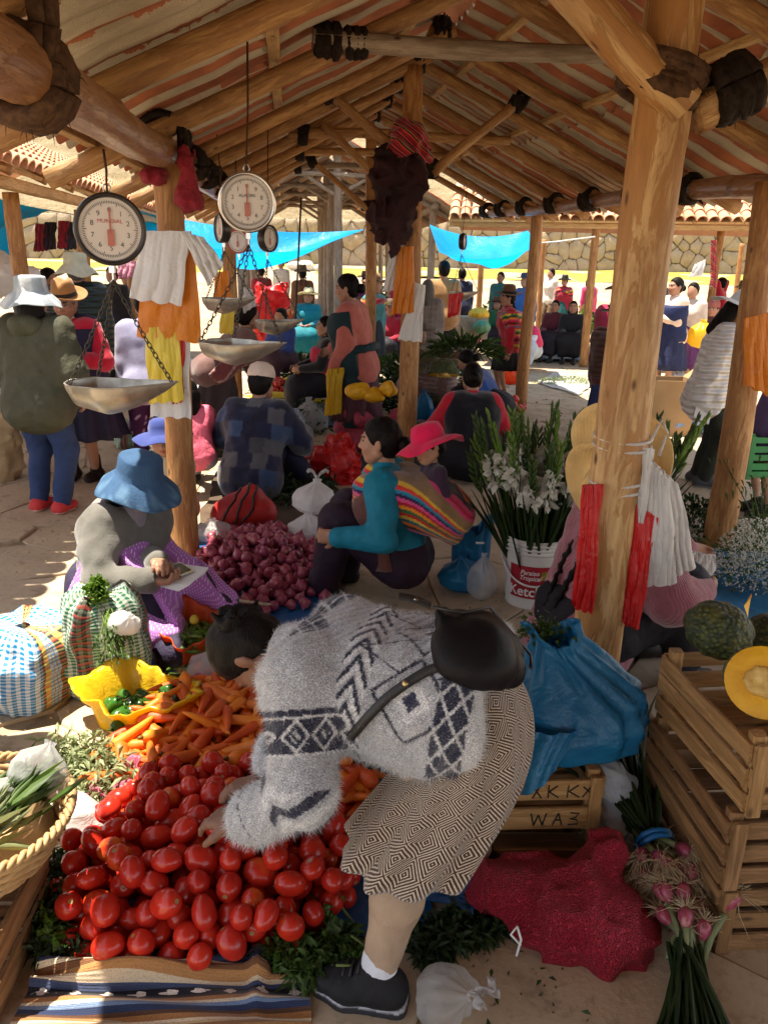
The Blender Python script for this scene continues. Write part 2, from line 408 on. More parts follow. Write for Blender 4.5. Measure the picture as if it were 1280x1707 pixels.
def board(name, parent, a, b, w_, h, mat, up=(0, 0, 1), mesh_jit=.002):
    """sawn board; local z along its length"""
    a = np.asarray(a, float); b = np.asarray(b, float); d = nrm(b-a); x = nrm(np.cross(d, up)); z = np.cross(x, d); L = np.linalg.norm(b-a)
    m = MB(); n = max(2, int(L/.35)+1); zz = np.linspace(0, L, n); c = .12*min(w_, h)
    pts = np.array([(-w_/2+c, -h/2), (w_/2-c, -h/2), (w_/2, -h/2+c), (w_/2, h/2-c), (w_/2-c, h/2), (-w_/2+c, h/2), (-w_/2, h/2-c), (-w_/2, -h/2+c)])
    P = np.zeros((n, 8, 3)); P[:, :, :2] = pts[None]+rng.uniform(-mesh_jit, mesh_jit, (n, 1, 2)); P[:, :, 2] = zz[:, None]
    m.grid(P, wrap=True)
    for e, q in ((0, -1), (n-1, 1)):
        i0 = m.n; m.add([P[e].mean(0)], np.zeros((0, 3), int)); j = np.arange(8)+e*8; jn = (np.arange(8)+1) % 8+e*8
        m.T.append(np.stack([jn, j, np.full(8, i0)] if q < 0 else [j, jn, np.full(8, i0)], 1))
    q = Matrix([[x[i], z[i] if False else np.cross(d, x)[i], d[i]] for i in range(3)]).to_quaternion()
    return link(name, m.mesh(name, smooth=False), mat, parent, a, q)
def lashing(parent, p, axis, r, mat, loops=4, w_=.05, name='rope_lashing', fuzz=0, tail=True):
    axis = nrm(axis); m = MB(); u = nrm(np.cross(axis, (.3, .2, 1))); v = np.cross(axis, u); p = np.asarray(p, float)
    for i in range(loops):
        th = np.linspace(0, 2*math.pi, 15); off = (i-(loops-1)/2)*w_*2/max(loops, 1); tl = rng.uniform(-.5, .5)
        c = p+axis*off; rr = r*(1+.08*rng.normal(size=15).cumsum()*.2)
        P = c+(np.cos(th)*rr)[:, None]*u+(np.sin(th)*rr)[:, None]*v+axis*(np.sin(th+rng.uniform(0, 6))*w_*.5*tl)[:, None]
        m.tube(P, w_*.44*(1+.3*rng.random(15)), 6)
    if tail:
        for i in range(2):
            d = nrm(rng.normal(size=3)+V3(0, -.3, .2)); P = [p+u*r*.9, p+u*r*1.2+d*w_*.8, p+u*r*1.25+d*w_*1.6]; m.tube(P, [w_*.3, w_*.25, w_*.1], 5)
    for i in range(fuzz*6):
        a = rng.uniform(0, 6.28); q = p+(math.cos(a)*u+math.sin(a)*v)*r*1.1+axis*rng.uniform(-w_, w_); d = nrm(rng.normal(size=3)+(q-p)/r); m.tube([q, q+d*.02, q+d*.03+V3(0, 0, -.012)], [.002, .0015, .0005], 3, False)
    return m.build(name, mat, parent, p)
# ------------------------------------------------------------------ ground
def gz(y): # the plaza climbs gently beyond the stalls
    t = np.clip((np.asarray(y, float)-21)/9, 0, 1); t2 = np.clip((np.asarray(y, float)-30)/6, 0, 1); return 1.25*t*t*(3-2*t)+.38*t2
ys = np.concatenate([np.linspace(-12, 21, 12), np.linspace(22, 30, 9), np.linspace(31, 36.5, 6), [60, 120, 250]]); xs = np.concatenate([[-200, -80], np.linspace(-40, 40, 17), [80, 200]])
yy, xx = np.meshgrid(ys, xs, indexing='ij')
t = MT('dirt_ground'); v = t.coord()
f = t.noise(v, 1.3, 5).smooth(.35, .65); g = t.noise(v, 26., 5, .7); b = t.mix(f, (.43, .335, .225), (.33, .25, .165)); b = t.mix(g.smooth(.55, .7)*.5, b, (.17, .125, .08))
ed = t.voro(v, 1.4); b = t.mix(ed.smooth(.01, .03), (.25, .195, .13), b)
M['dirt'] = t.done(b, .9, t.bump(g+ed.smooth(.01, .06)*.5, .5, .01), spec=.2)
gm = MB(); gm.grid(np.stack([xx, yy, gz(yy)-.004], -1)); g_ = gm.build('ground', M['dirt'], loc=V3(0, 0, 0)); tag(g_, 'pale dusty flagstone market ground', 'ground', kind='structure')
t = MT('flagstone'); v = t.mapv(t.coord(), (1, 1, 1)); n1 = t.noise(v, 2.2, 5).smooth(.3, .7); n2 = t.noise(v, 30., 5, .7)
b = t.mix(n1, (.50, .40, .275), (.40, .31, .205)); b = t.mix(t.rnd1()*.4, b, (.43, .35, .255)); b = t.mix(n2.smooth(.5, .75)*.55, b, (.20, .15, .10))
st = t.noise(v, 5.5, 4, .6).smooth(.56, .68); b = t.mix(st*.5, b, (.19, .145, .10))
M['flag'] = t.done(b, .85, t.bump(n2+n1*.6, .45, .008), spec=.25)
def voronoi(seeds, lo, hi, gap):
    """clip each seed's cell by its neighbours; returns polygons"""
    out = []
    for i, s in enumerate(seeds):
        d = np.linalg.norm(seeds-s, axis=1); nb = np.argsort(d)[1:22]; poly = [np.array(q) for q in ((lo[0], lo[1]), (hi[0], lo[1]), (hi[0], hi[1]), (lo[0], hi[1]))]
        for j in nb:
            m = (s+seeds[j])/2; nn = (seeds[j]-s)/d[j]; lim = m@nn-gap/2; new = []
            for a, b in zip(poly, poly[1:]+poly[:1]):
                da, db = a@nn-lim, b@nn-lim
                if da <= 0: new.append(a)
                if da*db < 0: new.append(a+(b-a)*da/(da-db))
            poly = new
            if len(poly) < 3: break
        out.append(poly)
    return out
def slab(poly, h, inset, jit=.0, bulge=0.):
    """bevelled prism over a polygon in 2d, top at h; returns V,F lists"""
    P = np.array(poly); c = P.mean(0); k = len(P); Q = []
    for a, b in zip(P, np.roll(P, -1, 0)): Q += [a+(b-a)*.12, (a+b)/2+rng.uniform(-jit, jit, 2), a+(b-a)*.88]
    P = np.array(Q); k = len(P); In = c+(P-c)*(1-inset/np.maximum(np.linalg.norm(P-c, axis=1), inset*1.5))[:, None]
    m = MB(); z = lambda A, hh: np.concatenate([A, np.full((len(A), 1), hh)], 1)
    top = z(In, h); top[:, 2] += rng.uniform(-.1, .1, k)*h*.3
    m.grid(np.stack([z(P, -.02 if h < .1 else 0), z(P, h*.6), top]), wrap=True); i0 = m.n
    m.add([[*c, h+bulge]], np.zeros((0, 3), int)); j = np.arange(k)+2*k; jn = (np.arange(k)+1) % k+2*k; m.T.append(np.stack([j, jn, np.full(k, i0)], 1)); return m, c
sd = []
for i, y in enumerate(np.arange(.9, 13.5, .66)):
    for j, x in enumerate(np.arange(-4.6, 5.2, .7)):
        p = np.array([x+(i % 2)*.35+rng.uniform(-.24, .24), y+rng.uniform(-.22, .22)])
        d_ = ray(640, 853); px = 640+FPX*((np.array([*p, 0])-CAM)@_rt)/((np.array([*p, 0])-CAM)@_fw)
        if -90 < px < 1370: sd.append(p)
sd = np.array(sd)
for poly in voronoi(sd, (-6, .2), (7, 14.5), .013):
    if len(poly) < 3: continue
    m, c = slab(poly, .012, .006, .012); V = [a+V3(0, 0, 0) for a in m.V]; link('paving_slab', m.mesh('paving_slab', V3(*c, 0), smooth=False), M['flag'], g_, V3(*c, -.006+rng.uniform(0, .005)), (rng.uniform(-.008, .008), rng.uniform(-.008, .008), 0))
# lawn, retaining wall, hillside
t = MT('dry_lawn'); v = t.coord(); f = t.noise(v, .8, 5).smooth(.35, .65); b = t.mix(f, (.36, .29, .035), (.20, .20, .03)); b = t.mix(t.noise(v, 9., 4).smooth(.5, .7)*.6, b, (.45, .36, .10)); M['lawn'] = t.done(b, .9, t.bump(t.noise(v, 14., 4), .8, .1))
lm = MB(); yy, xx = np.meshgrid(np.linspace(30, 36.4, 10), np.linspace(-30, 34, 60), indexing='ij'); zz = gz(yy)+.012+.08*vnoise(np.stack([xx, yy, xx*0], -1), .6); lm.grid(np.stack([xx, yy, zz], -1))
lawn = tag(lm.build('lawn', M['lawn'], loc=V3(0, 30, 1.2)), 'yellow green lawn below the stone wall', 'lawn', kind='structure')
t = MT('wall_stone'); v = t.mapv(t.coord(), (1, 1, 1), t.rnd()); f = t.noise(v, 3., 5).smooth(.3, .7); b = t.mix(f, (.42, .32, .205), (.30, .225, .14)); b = t.mix(t.rnd1()*.6, b, (.36, .30, .23)); b = t.mix(t.noise(v, 16, 4).smooth(.55, .7)*.5, b, (.20, .15, .10)); M['stone'] = t.done(b, .9, t.bump(t.noise(v, 14., 5, .65), .7, .05), spec=.2)
def stone_wall(label, x0, x1, y, z0, z1, sw, sh, n_back):
    W = thing('stone_wall', label, 'wall', V3((x0+x1)/2, y, z0))
    MB().box(((x0+x1)/2, y+.55, (z0+z1)/2), (x1-x0, .9, z1-z0)).build('wall_core', simple('mortar', (.26, .195, .125), (.2, .15, .1), .95, 2, 10, .5, .05), W, smooth=False)
    S = []
    for i, z in enumerate(np.arange(z0+sh/2, z1, sh)):
        for x in np.arange(x0+(i % 2)*sw/2, x1, sw): S.append((x+rng.uniform(-.48, .48)*sw, z+rng.uniform(-.46, .46)*sh))
    S = np.array([q for q in S if rng.random() > .16])
    for poly in voronoi(S, (x0, z0), (x1, z1), .014):
        if len(poly) < 3: continue
        m, c = slab(poly, .10, .035, .04, .03); me = m.mesh('stone', V3(*c, 0), smooth=True)
        link('stone', me, M['stone'], W, V3(c[0], y+.12-rng.uniform(0, .05), c[1]), (R(90), 0, 0))
    return W
stone_wall('long dry stone retaining wall of big irregular blocks behind the yellow lawn', -21, 19, 36.4, 1.5, 3.5, .56, .48, 0)
hm = MB(); yy, xx = np.meshgrid(np.linspace(36.9, 62, 26), np.linspace(-45, 55, 60), indexing='ij'); zz = 3.45+(yy-36.9)*.33+.35*fbm(np.stack([xx, yy, xx*0], -1), .35, 4); zz[0] = 3.42; hm.grid(np.stack([xx, yy, zz], -1))
t = MT('dry_hill'); v = t.coord(); f = t.noise(v, .9, 5).smooth(.35, .65); b = t.mix(f, (.40, .30, .17), (.27, .20, .10)); b = t.mix(t.noise(v, 6., 5).smooth(.5, .65)*.7, b, (.15, .12, .05)); M['hill'] = t.done(b, .95, t.bump(t.noise(v, 7., 5, .7), 1., .3))
tag(hm.build('hill', M['hill'], loc=V3(0, 37, 3)), 'tan dry grass hillside above the stone wall', 'hill', kind='structure')
for k, (px, py, s_) in enumerate([(492, 438, .34), (512, 441, .5), (531, 445, .28)]):
    f = SDF(); c = at(px, py, 32.5); c[2] = gz(32.5)+s_*.35
    for q in range(4): f.ell(c+rng.normal(size=3)*s_*.25*V3(1, .5, .4), s_*rng.uniform(.4, .6)*V3(1, .8, .75), k=.1)
    V, F = sdf_raw(f, .05, disp=lambda P: .03*fbm(P, 6, 2, k)); o = link('boulder', npmesh('boulder', V, F, org=c), simple('pale_rock%d' % k, (.7, .68, .62), (.5, .47, .42), .9, 4, 20, .5, .03), loc=c)
    tag(o, ['small pale boulder at the left of the lawn below the wall', 'largest pale boulder on the lawn below the wall', 'low pale boulder at the right of the lawn boulders'][k], 'boulder', 'pale boulders on the lawn')
# ------------------------------------------------------------------ main shelter
t = MT('roof_sheet'); v = t.coord(); x, y, z = t.xyz(v)
jit = t.noise(v, 3.5, 3)*.05-.025; hf = t.noise(t.mapv(v, (14, 2.2, 1)), 1., 4).smooth(.45, .62)
ph = ((x+jit*.6)/.354+.13).fract(); red = (ph+t.noise(v, 9., 4, .7)*.3-.15).lt(.36); ph2 = ((x+jit)/.177+.3).fract(); red2 = ph2.lt(.3)*t.noise(v, 1.7, 2).gt(.52)
redm = red.max(red2)
grey = t.mix(hf, (.54, .47, .34), (.40, .335, .24)); grey = t.mix(t.voro(v, 160., 'F1').smooth(.1, .5)*.35, grey, (.27, .235, .175)); grey = t.mix(t.noise(v, 4.2, 5, .7).smooth(.6, .72)*.55, grey, (.30, .13, .065))
rd = t.mix(t.noise(v, 7., 4).smooth(.35, .7), (.40, .135, .06), (.27, .095, .05)); b = t.mix(redm, grey, rd)
M['sheet'] = t.done(b, .8, t.bump(t.voro(v, 220., 'F1')+t.noise(v, 30, 3), .35, .004), spec=.3)
t = MT('tile_clay'); v = t.mapv(t.coord(), (1, 1, 1), t.rnd()); f = t.noise(v, 7., 4).smooth(.3, .7); b = t.mix(f, (.56, .29, .17), (.44, .20, .11)); b = t.mix(t.rnd1()*.5, b, (.60, .40, .27)); b = t.mix(t.noise(v, 25., 4).smooth(.58, .7)*.5, b, (.3, .17, .11)); M['tile'] = t.done(b, .85, t.bump(t.noise(v, 40., 4), .4, .006), spec=.2)
def corrugated(parent, base, es, en, s0, s1, n0, n1, zf, name='roof_sheet', per=.177, amp=.026, rowstep=.34):
    """one sheet: s along ridge, n across slope; zf(s,n) height"""
    def fn(u, v_):
        s = s0+(s1-s0)*u; n = n0+(n1-n0)*v_; a = np.abs(n)
        z = zf(s, n)+amp*np.cos(2*math.pi*s/per)*(1-.25*np.cos(4*math.pi*s/per))+.016*(((a/rowstep) % 1)-.5)+.006*vnoise(np.stack([s*2, n*2, s*0], -1), 1.)
        return base+es*s[..., None]+en*n[..., None]+V3(0, 0, 1)*z[..., None]
    m = sheet(fn, int((s1-s0)/per*(7 if s0 > -2.6 else 3))+1, max(6, int(abs(n1-n0)/(.11 if s0 > -2.6 else .3))), .007)
    o = base+es*s0+en*n0; o = np.array([o[0], o[1], float(zf(np.array(s0), np.array(n0)))])
    # local frame: x along the ridge, y down the slope
    Rm = np.stack([es, nrm(en*np.sign(n1-n0)), np.cross(es, nrm(en*np.sign(n1-n0)))], 1); m.V = [(V-o)@Rm for V in m.V]
    return link(name, m.mesh(name), M['sheet'], parent, o, Matrix(Rm.tolist()).to_quaternion())
SH = thing('market_shelter', 'long open timber shelter with corrugated roof and hair rope lashings over the vegetable stalls', 'shelter', A0)
zr = lambda s: 3.10+.05*(s-2); zl = lambda s: 2.31+.03*(s-2); zrr = lambda s: 2.27+.035*(s-2)
def raft(s, n): # rafter centreline height
    n = np.asarray(n, float); return np.where(n < -.05, zr(s)+(n+.05)*(zr(s)-zl(s))/1.67, zr(s)-(n+.05)*(zr(s)-zrr(s))/1.87)
roofz = lambda s, n: raft(s, n)+.105
S0, S1 = -8.2, 9.7  # roof lengthened out of view behind the camera to darken the foreground
# centre posts
log('post', SH, hall(0, 0, 0), hall(0.0, .03, 3.0), .087, .079, M['pillar'], .004, 16, lump=.035)
P2 = G(673, 780); log('post', SH, P2, P2+V3(-.02, .01, 3.14), .085, .074, M['post'], .006, 14)
for s in (8.6,): log('post', SH, hall(s, .02, 0), hall(s, 0, 3.3), .08, .07, M['post'], .005, 12)
log('post', SH, hall(-7.8, -1.68, 0), hall(-7.8, -1.68, 1.95), .08, .07, M['post'], .005, 12)
log('post', SH, hall(-7.8, 1.75, 0), hall(-7.8, 1.75, 1.95), .08, .07, M['post'], .005, 12)
log('post', SH, hall(-4.3, 0, 0), hall(-4.3, 0, 2.8), .09, .08, M['post'], .005, 12)
LP = G(312, 945); log('post', SH, LP, LP+V3(.0, .04, 2.16), .078, .071, M['post'], .004, 14)
for s in (-2.4, 6.6): log('post', SH, hall(s, -1.68, 0), hall(s, -1.68, 2.15), .078, .07, M['post'], .006, 12)
RP = G(1195, 910); log('post', SH, RP, RP+V3(.0, .05, 2.2), .094, .074, M['post'], .006, 14)
P8 = G(868, 675); log('post', SH, P8, P8+V3(.03, .0, 2.36), .08, .072, M['post'], .006, 12)
log('post', SH, hall(-2.0, 1.75, 0), hall(-2.0, 1.75, 2.1), .085, .075, M['post'], .006, 12)
# plates
log('wall_plate', SH, hall(-1.2, -1.67, 2.04), hall(2.03, -1.67, 2.215), .080, .074, M['shiny'], .006, 14)
log('wall_plate', SH, hall(1.95, -1.70, 2.27), hall(6.0, -1.74, 2.32), .07, .062, M['shiny'], .006, 12)
log('wall_plate', SH, hall(5.6, -1.70, 2.31), hall(9.6, -1.7, 2.38), .066, .06, M['log'], .006, 10)
log('wall_plate', SH, hall(-4.5, -1.67, 1.95), hall(-1.1, -1.67, 2.05), .085, .08, M['shiny'], .006, 12)
log('wall_plate', SH, hall(-2.3, 1.74, 2.05), hall(2.7, 1.76, 2.215), .075, .066, M['shiny'], .008, 12)
log('wall_plate', SH, hall(2.55, 1.80, 2.215), hall(7.7, 1.84, 2.36), .072, .056, M['shiny'], .008, 12)
log('wall_plate', SH, hall(7.5, 1.86, 2.36), hall(9.7, 1.85, 2.44), .055, .05, M['log'], .006, 10)
# rafters
RS = [-7.8, -6.6, -5.4, -4.2, -2.9, -1.5, -.32, .85, 2.0, 3.35, 4.27, 5.35, 6.45, 7.6, 8.65, 9.55]
for k, s in enumerate(RS):
    r = rng.uniform(.039, .047); sl_ = s+rng.uniform(-.05, .05)
    log('rafter', SH, hall(s, .03, zr(s)-.0), hall(sl_, -2.24, float(raft(s, -2.24))), r, r+.008, M['log'], .005, 10)
    log('rafter', SH, hall(s+.1, -.13, zr(s)+.01), hall(s+.08, 2.2, float(raft(s, 2.2))), r+.002, r+.006, M['log'], .005, 10)
    if -2 < s: lashing(SH, hall(s+.05, -.05, zr(s)-.01), E_N, .075, M['rope_black'], 3, .05)
    if s > 2.5: lashing(SH, hall(s, -1.68, float(raft(s, -1.68))-.06), nrm(E_S+.3*E_N), .088, M['rope_black'], 4, .055)
    if s > 3: lashing(SH, hall(s+.1, 1.80, float(raft(s, 1.80))-.06), nrm(E_S-.4*E_N), .085, M['rope_black'], 4, .055)
# collar ties and braces
log('collar_tie', SH, hall(1.93, -.93, 2.74), hall(1.97, .80, 2.75), .048, .042, M['greylog'], .012, 10)
lashing(SH, hall(1.96, -.86, 2.735), E_N, .060, M['rope_black'], 3, .06, tail=False); lashing(SH, hall(1.96, -.72, 2.735), E_N, .055, M['rope_black'], 3, .05, tail=False)

for s, a in ((5.35, 2.78), (7.6, 2.9), (9.5, 2.95)): log('collar_tie', SH, hall(s-.06, -1.05, a), hall(s-.06, .95, a+.02), .045, .04, M['log'] if s < 9 else M['greylog'], .012, 9); lashing(SH, hall(s-.06, -.92, a), E_N, .07, M['rope_black'], 3, .045)
def brace(s, nA, zA, nB, zB, r, mt): log('brace', SH, hall(s, nA, zA), hall(s, nB, zB), r, r*.95, mt, .008, 11)
brace(-.07, .05, 2.14, -.78, 2.82, .062, M['pillar']); brace(-.02, .11, 2.13, .95, 2.58, .056, M['pillar'])
lashing(SH, hall(-.02, .0, 2.22), V3(.3, 0, 1), .100, M['rope_brown'], 6, .045, fuzz=8, tail=False); lashing(SH, hall(-.03, .2, 2.2), nrm(E_N+V3(0, 0, .45)), .066, M['rope_black'], 6, .05, fuzz=8, tail=False)
log('brace', SH, hall(-.1, -.72, 2.27), hall(.02, .9, 2.235), .03, .03, M['rope_brown'], .01, 8) if False else None
for (s, dn) in ((4.22, 0), (8.55, 0)):
    brace(s-.08, -.02, 2.36, -.78, 2.94, .038, M['log']); brace(s-.08, .05, 2.38, .72, 2.93, .038, M['log'])
    lashing(SH, hall(s, .0, 2.42), V3(0, 0, 1), .10, M['rope_black'], 4, .05); lashing(SH, hall(s-.06, -.76, 2.93), nrm(E_N+.5*V3(0, 0, 1)), .075, M['rope_black'], 3, .05); lashing(SH, hall(s-.06, .71, 2.93), nrm(E_N-.5*V3(0, 0, 1)), .075, M['rope_black'], 3, .05)
log('brace', SH, hall(5.2, -.75, 2.85), hall(5.28, -.1, 2.3), .036, .034, M['log'], .008, 9)
# lashings at the left plate by the camera
lashing(SH, hall(-.28, -1.67, 2.10), nrm(E_S+.15*E_N), .094, M['rope_brown'], 6, .055, fuzz=8, tail=False)
lashing(SH, hall(-.32, -1.66, 2.2), nrm(E_S+.9*E_N), .105, M['rope_brown'], 3, .035, fuzz=5, tail=False)
lashing(SH, hall(2.0, -1.68, 2.27), nrm(E_S+.25*E_N), .118, M['rope_black'], 4, .04, fuzz=8)
# laths along the roof
for n in (-2.02, -1.12, -.32, .28, .98, 2.1):
    for a, b_ in ((-8.1, -4.5), (-4.6, -1.4), (-1.35, 2.3), (2.2, 6.1), (6.0, 9.75)):
        am, bm = hall(a, n, float(raft(a, n))+.072), hall(b_, n, float(raft(b_, n))+.072); board('lath', SH, am, bm, .058, .036, M['lath'], (0, 0, 1))

# sheets
for s in np.arange(S0, S1-.2, 1.19):
    e1 = min(s+1.22, S1)
    for sg in (-1, 1):
        corrugated(SH, A0, E_S, E_N, s, e1, sg*.06, sg*1.22, lambda a, b_: roofz(a, b_)+.012)
        corrugated(SH, A0, E_S, E_N, s, e1, sg*1.12, sg*(2.10 if sg < 0 else 2.3), lambda a, b_: roofz(a, b_)-.003)
rc = MB(); th = np.linspace(.1, math.pi-.1, 9); ss = np.linspace(S0, S1, 30); rg = np.array([[hall(s, -.05+.17*math.cos(q), zr(s)+.09+.10*math.sin(q)) for q in th] for s in ss]); rc.grid(rg); rc.build('ridge_cap', M['tile'], SH)
# ------------------------------------------------------------------ second shelter down the lane
def shelter2(label, s0, s1, nc, half, zap, zpl, rows, mat):
    o = thing('market_shelter', label, 'shelter', hall(s0, nc, 0)); rz = lambda s, n: zap-(np.abs(n-nc))*(zap-zpl)/half+0*s
    for s in rows:
        log('post', o, hall(s, nc, 0), hall(s, nc, zap-.05), .085, .075, mat, .005, 9)
        for q in (-1, 1):
            log('post', o, hall(s, nc+q*half, 0), hall(s, nc+q*half, zpl), .075, .065, mat, .005, 9)
            log('rafter', o, hall(s, nc, zap), hall(s, nc+q*(half+.4), float(rz(s, nc+q*(half+.4)))), .05, .05, mat, .006, 8)
            log('brace', o, hall(s, nc, zap-.85), hall(s, nc+q*.75, zap-.42), .035, .035, mat, .01, 8)
        log('collar_tie', o, hall(s-.06, nc-1.05, zap-.5), hall(s-.06, nc+1.05, zap-.5), .045, .045, M['greylog'], .01, 8)
    for q in (-1, 1):
        log('wall_plate', o, hall(s0, nc+q*half, zpl), hall(s1, nc+q*half, zpl), .065, .06, mat, .004, 8)
        for a in (.35, 1.1, 1.9): board('lath', o, hall(s0, nc+q*a, float(rz(0, nc+q*a))+.07), hall(s1, nc+q*a, float(rz(0, nc+q*a))+.07), .05, .035, M['lath'])
        for s in np.arange(s0-.3, s1, 1.2): corrugated(o, A0, E_S, E_N, s, s+1.22, nc+q*.03, nc+q*(half+.5), lambda a, b_: rz(a, b_)+.10)
    return o
shelter2('second timber shelter farther down the lane seen end on under the first roof', 13.0, 22.5, -.15, 1.8, 3.75, 2.75, (13.4, 15.6, 18, 20.5, 22.3), M['greylog'])
# ------------------------------------------------------------------ clay tile halls
def tile_mesh():
    m = MB(); th = np.linspace(0, math.pi, 8); out = []
    for (y, r, z) in ((0, .092, .012), (.40, .074, 0.)): out.append(np.stack([r*np.cos(th), np.full(8, y), r*.92*np.sin(th)+z], -1))
    a = np.array(out); b_ = a.copy(); b_[..., 0] *= .86; b_[..., 2] = b_[..., 2]*.86; m.grid(a[:, ::-1]); m.grid(b_)
    m.grid(np.stack([a[0], b_[0]])[:, ::-1]); m.grid(np.stack([a[1], b_[1]])); return m.mesh('roof_tile')
TILE = tile_mesh()
def tile_hall(label, e0, e1, inward, depth, rise, posts, loc, ncap=300, mat=None):
    o = thing('tile_roofed_stall_row', label, 'building', loc); e0 = np.asarray(e0, float); e1 = np.asarray(e1, float); ex = nrm(e1-e0); inw = nrm(inward); L = np.linalg.norm(e1-e0)
    up = nrm(inw*depth+V3(0, 0, rise)); nn = nrm(np.cross(ex, up)); nn = nn if nn[2] > 0 else -nn; SL = math.hypot(depth, rise)
    xx_ = nrm(np.cross(up, nn)); Rm = np.stack([xx_, up, nn], 1); q = Matrix(Rm.tolist()).to_quaternion()
    m = MB(); m.box((e0+e1)/2+up*SL/2-nn*.03, (L, SL, .03), Rm); m.build('roof_deck', M['lath'], o, smooth=False)
    back = nrm(inw*depth-V3(0, 0, rise)); nb = nrm(np.cross(ex, back)); nb = nb if nb[2] > 0 else -nb
    MB().box((e0+e1)/2+up*SL+back*SL/2-nb*.02, (L, SL, .05), np.stack([nrm(np.cross(back, nb)), back, nb], 1)).build('rear_roof_slope', M['tile'], o, smooth=False)
    c = 0; rest = MB(); tv = np.array([v_.co[:] for v_ in TILE.vertices]); tf = np.array([list(p.vertices) for p in TILE.polygons])
    for r_ in range(int(SL/.31)):
        for k in range(int(L/.185)):
            p = e0+ex*(k+.5)*.185+up*(r_*.31-.05)+nn*(.005+rng.uniform(0, .006)); 
            if c < ncap: link('roof_tile', TILE, M['tile'], o, p, q @ Quaternion((0, 0, 1), rng.uniform(-.03, .03))); c += 1
            else: rest.add(tv@Rm.T+p, tf)
    if rest.n: tag(rest.build('upper_roof_tiles', M['tile'], o), kind='stuff')
    board('eave_beam', o, e0+inw*.12-V3(0, 0, .10), e1+inw*.12-V3(0, 0, .10), .09, .09, M['lath'])
    for k in range(int(L/.9)): p = e0+ex*(k+.5)*.9; log('rafter', o, p-V3(0, 0, .03)-inw*.0, p+up*SL*.98-nn*.09-V3(0, 0, .0), .04, .045, M['log'], .004, 8)
    for p in posts: log('post', o, p[0], p[1], .075, .068, mat or M['post'], .006, 10)
    return o
NL = -3.07
lp = [(hall(s, NL-.35, 0), hall(s, NL-.35, 2.22)) for s in (5.2, 7.6, 10.4, 13)]+[(hall(s, NL-2.2, 0), hall(s, NL-2.2, 3.1)) for s in (6, 9.5)]
tile_hall('clay tiled stall row on the left with scalloped eave and blue tarp beneath', hall(1.0, NL, 2.30), hall(14, NL, 2.42), -E_N, 2.2, 1.05, lp, hall(7, NL-1, 0))
rp = [(G(px, 540 if False else py), G(px, py)+V3(.0, 0, h)) for px, py, h in ((972, 612, 2.5), (1172, 600, 2.45), (1215, 560, 2.45), (1020, 560, 2.4), (795, 560, 2.4), (895, 560, 2.4), (1075, 540, 2.4))]
tile_hall('clay tiled stall row at the right crossing behind the flower sellers', V3(1.0, 14.6, 2.50), V3(10.5, 13.2, 2.50), V3(.13, 1, 0), 2.4, 1.1, rp, V3(5, 15, 0))
# ------------------------------------------------------------------ blue tarps
t = MT('blue_tarp'); v = t.coord(); f = t.noise(v, 2.5, 4); b = t.mix(f.smooth(.3, .7), (.02, .42, .80), (.03, .52, .86)); wv = t.noise(v, 1.2, 5, .6, 1.5)
M['tarp'] = t.done(b, .35, t.bump(wv+t.noise(v, 9., 3, .6, 1.)*.3, .5, .06), spec=.4, transl=.65, tcol=(.03, .66, .98))
def tarp(label, c00, c10, c01, c11, sag=.1, seed=0, n=26):
    c00, c10, c01, c11 = [np.asarray(c, float) for c in (c00, c10, c01, c11)]
    def fn(u, v_):
        P = (c00*(1-u[..., None])+c10*u[..., None])*(1-v_[..., None])+(c01*(1-u[..., None])+c11*u[..., None])*v_[..., None]
        w_ = 16*u*(1-u)*v_*(1-v_); P[..., 2] -= sag*w_+(.06*np.sin(9*u+3*v_+seed)+.05*vnoise(np.stack([u*6, v_*6, u*0], -1), 1., seed))*np.sqrt(np.clip(w_, 0, 1)); P[..., 2] -= sag*.5*(4*u*(1-u)); return P
    m = sheet(fn, n, n, .004); return tag(m.build('blue_tarp', M['tarp']), label, 'tarp', 'blue tarps strung between the stall roofs')
tarp('wide blue tarp strung behind the hanging scales', at(225, 346, 14), at(607, 382, 14.6), at(222, 376, 12.9), at(520, 415, 13.2), .35, 1)
tarp('blue tarp with crumpled folds shading the right hand flower stalls', at(716, 374, 14.2), at(880, 384, 14.0), at(732, 420, 12.5), at(897, 410, 12.6), .28, 5)
tarp('blue tarp at the left edge under the tiled eave', at(-60, 312, 9.5), at(84, 350, 9.8), at(-60, 388, 8.7), at(60, 357, 9.4), .05, 2)
tarp('blue tarp hanging down at the far left edge of the lane', at(-50, 375, 9.9), at(22, 372, 9.9), at(-50, 455, 9.6), at(20, 432, 9.7), .05, 3)
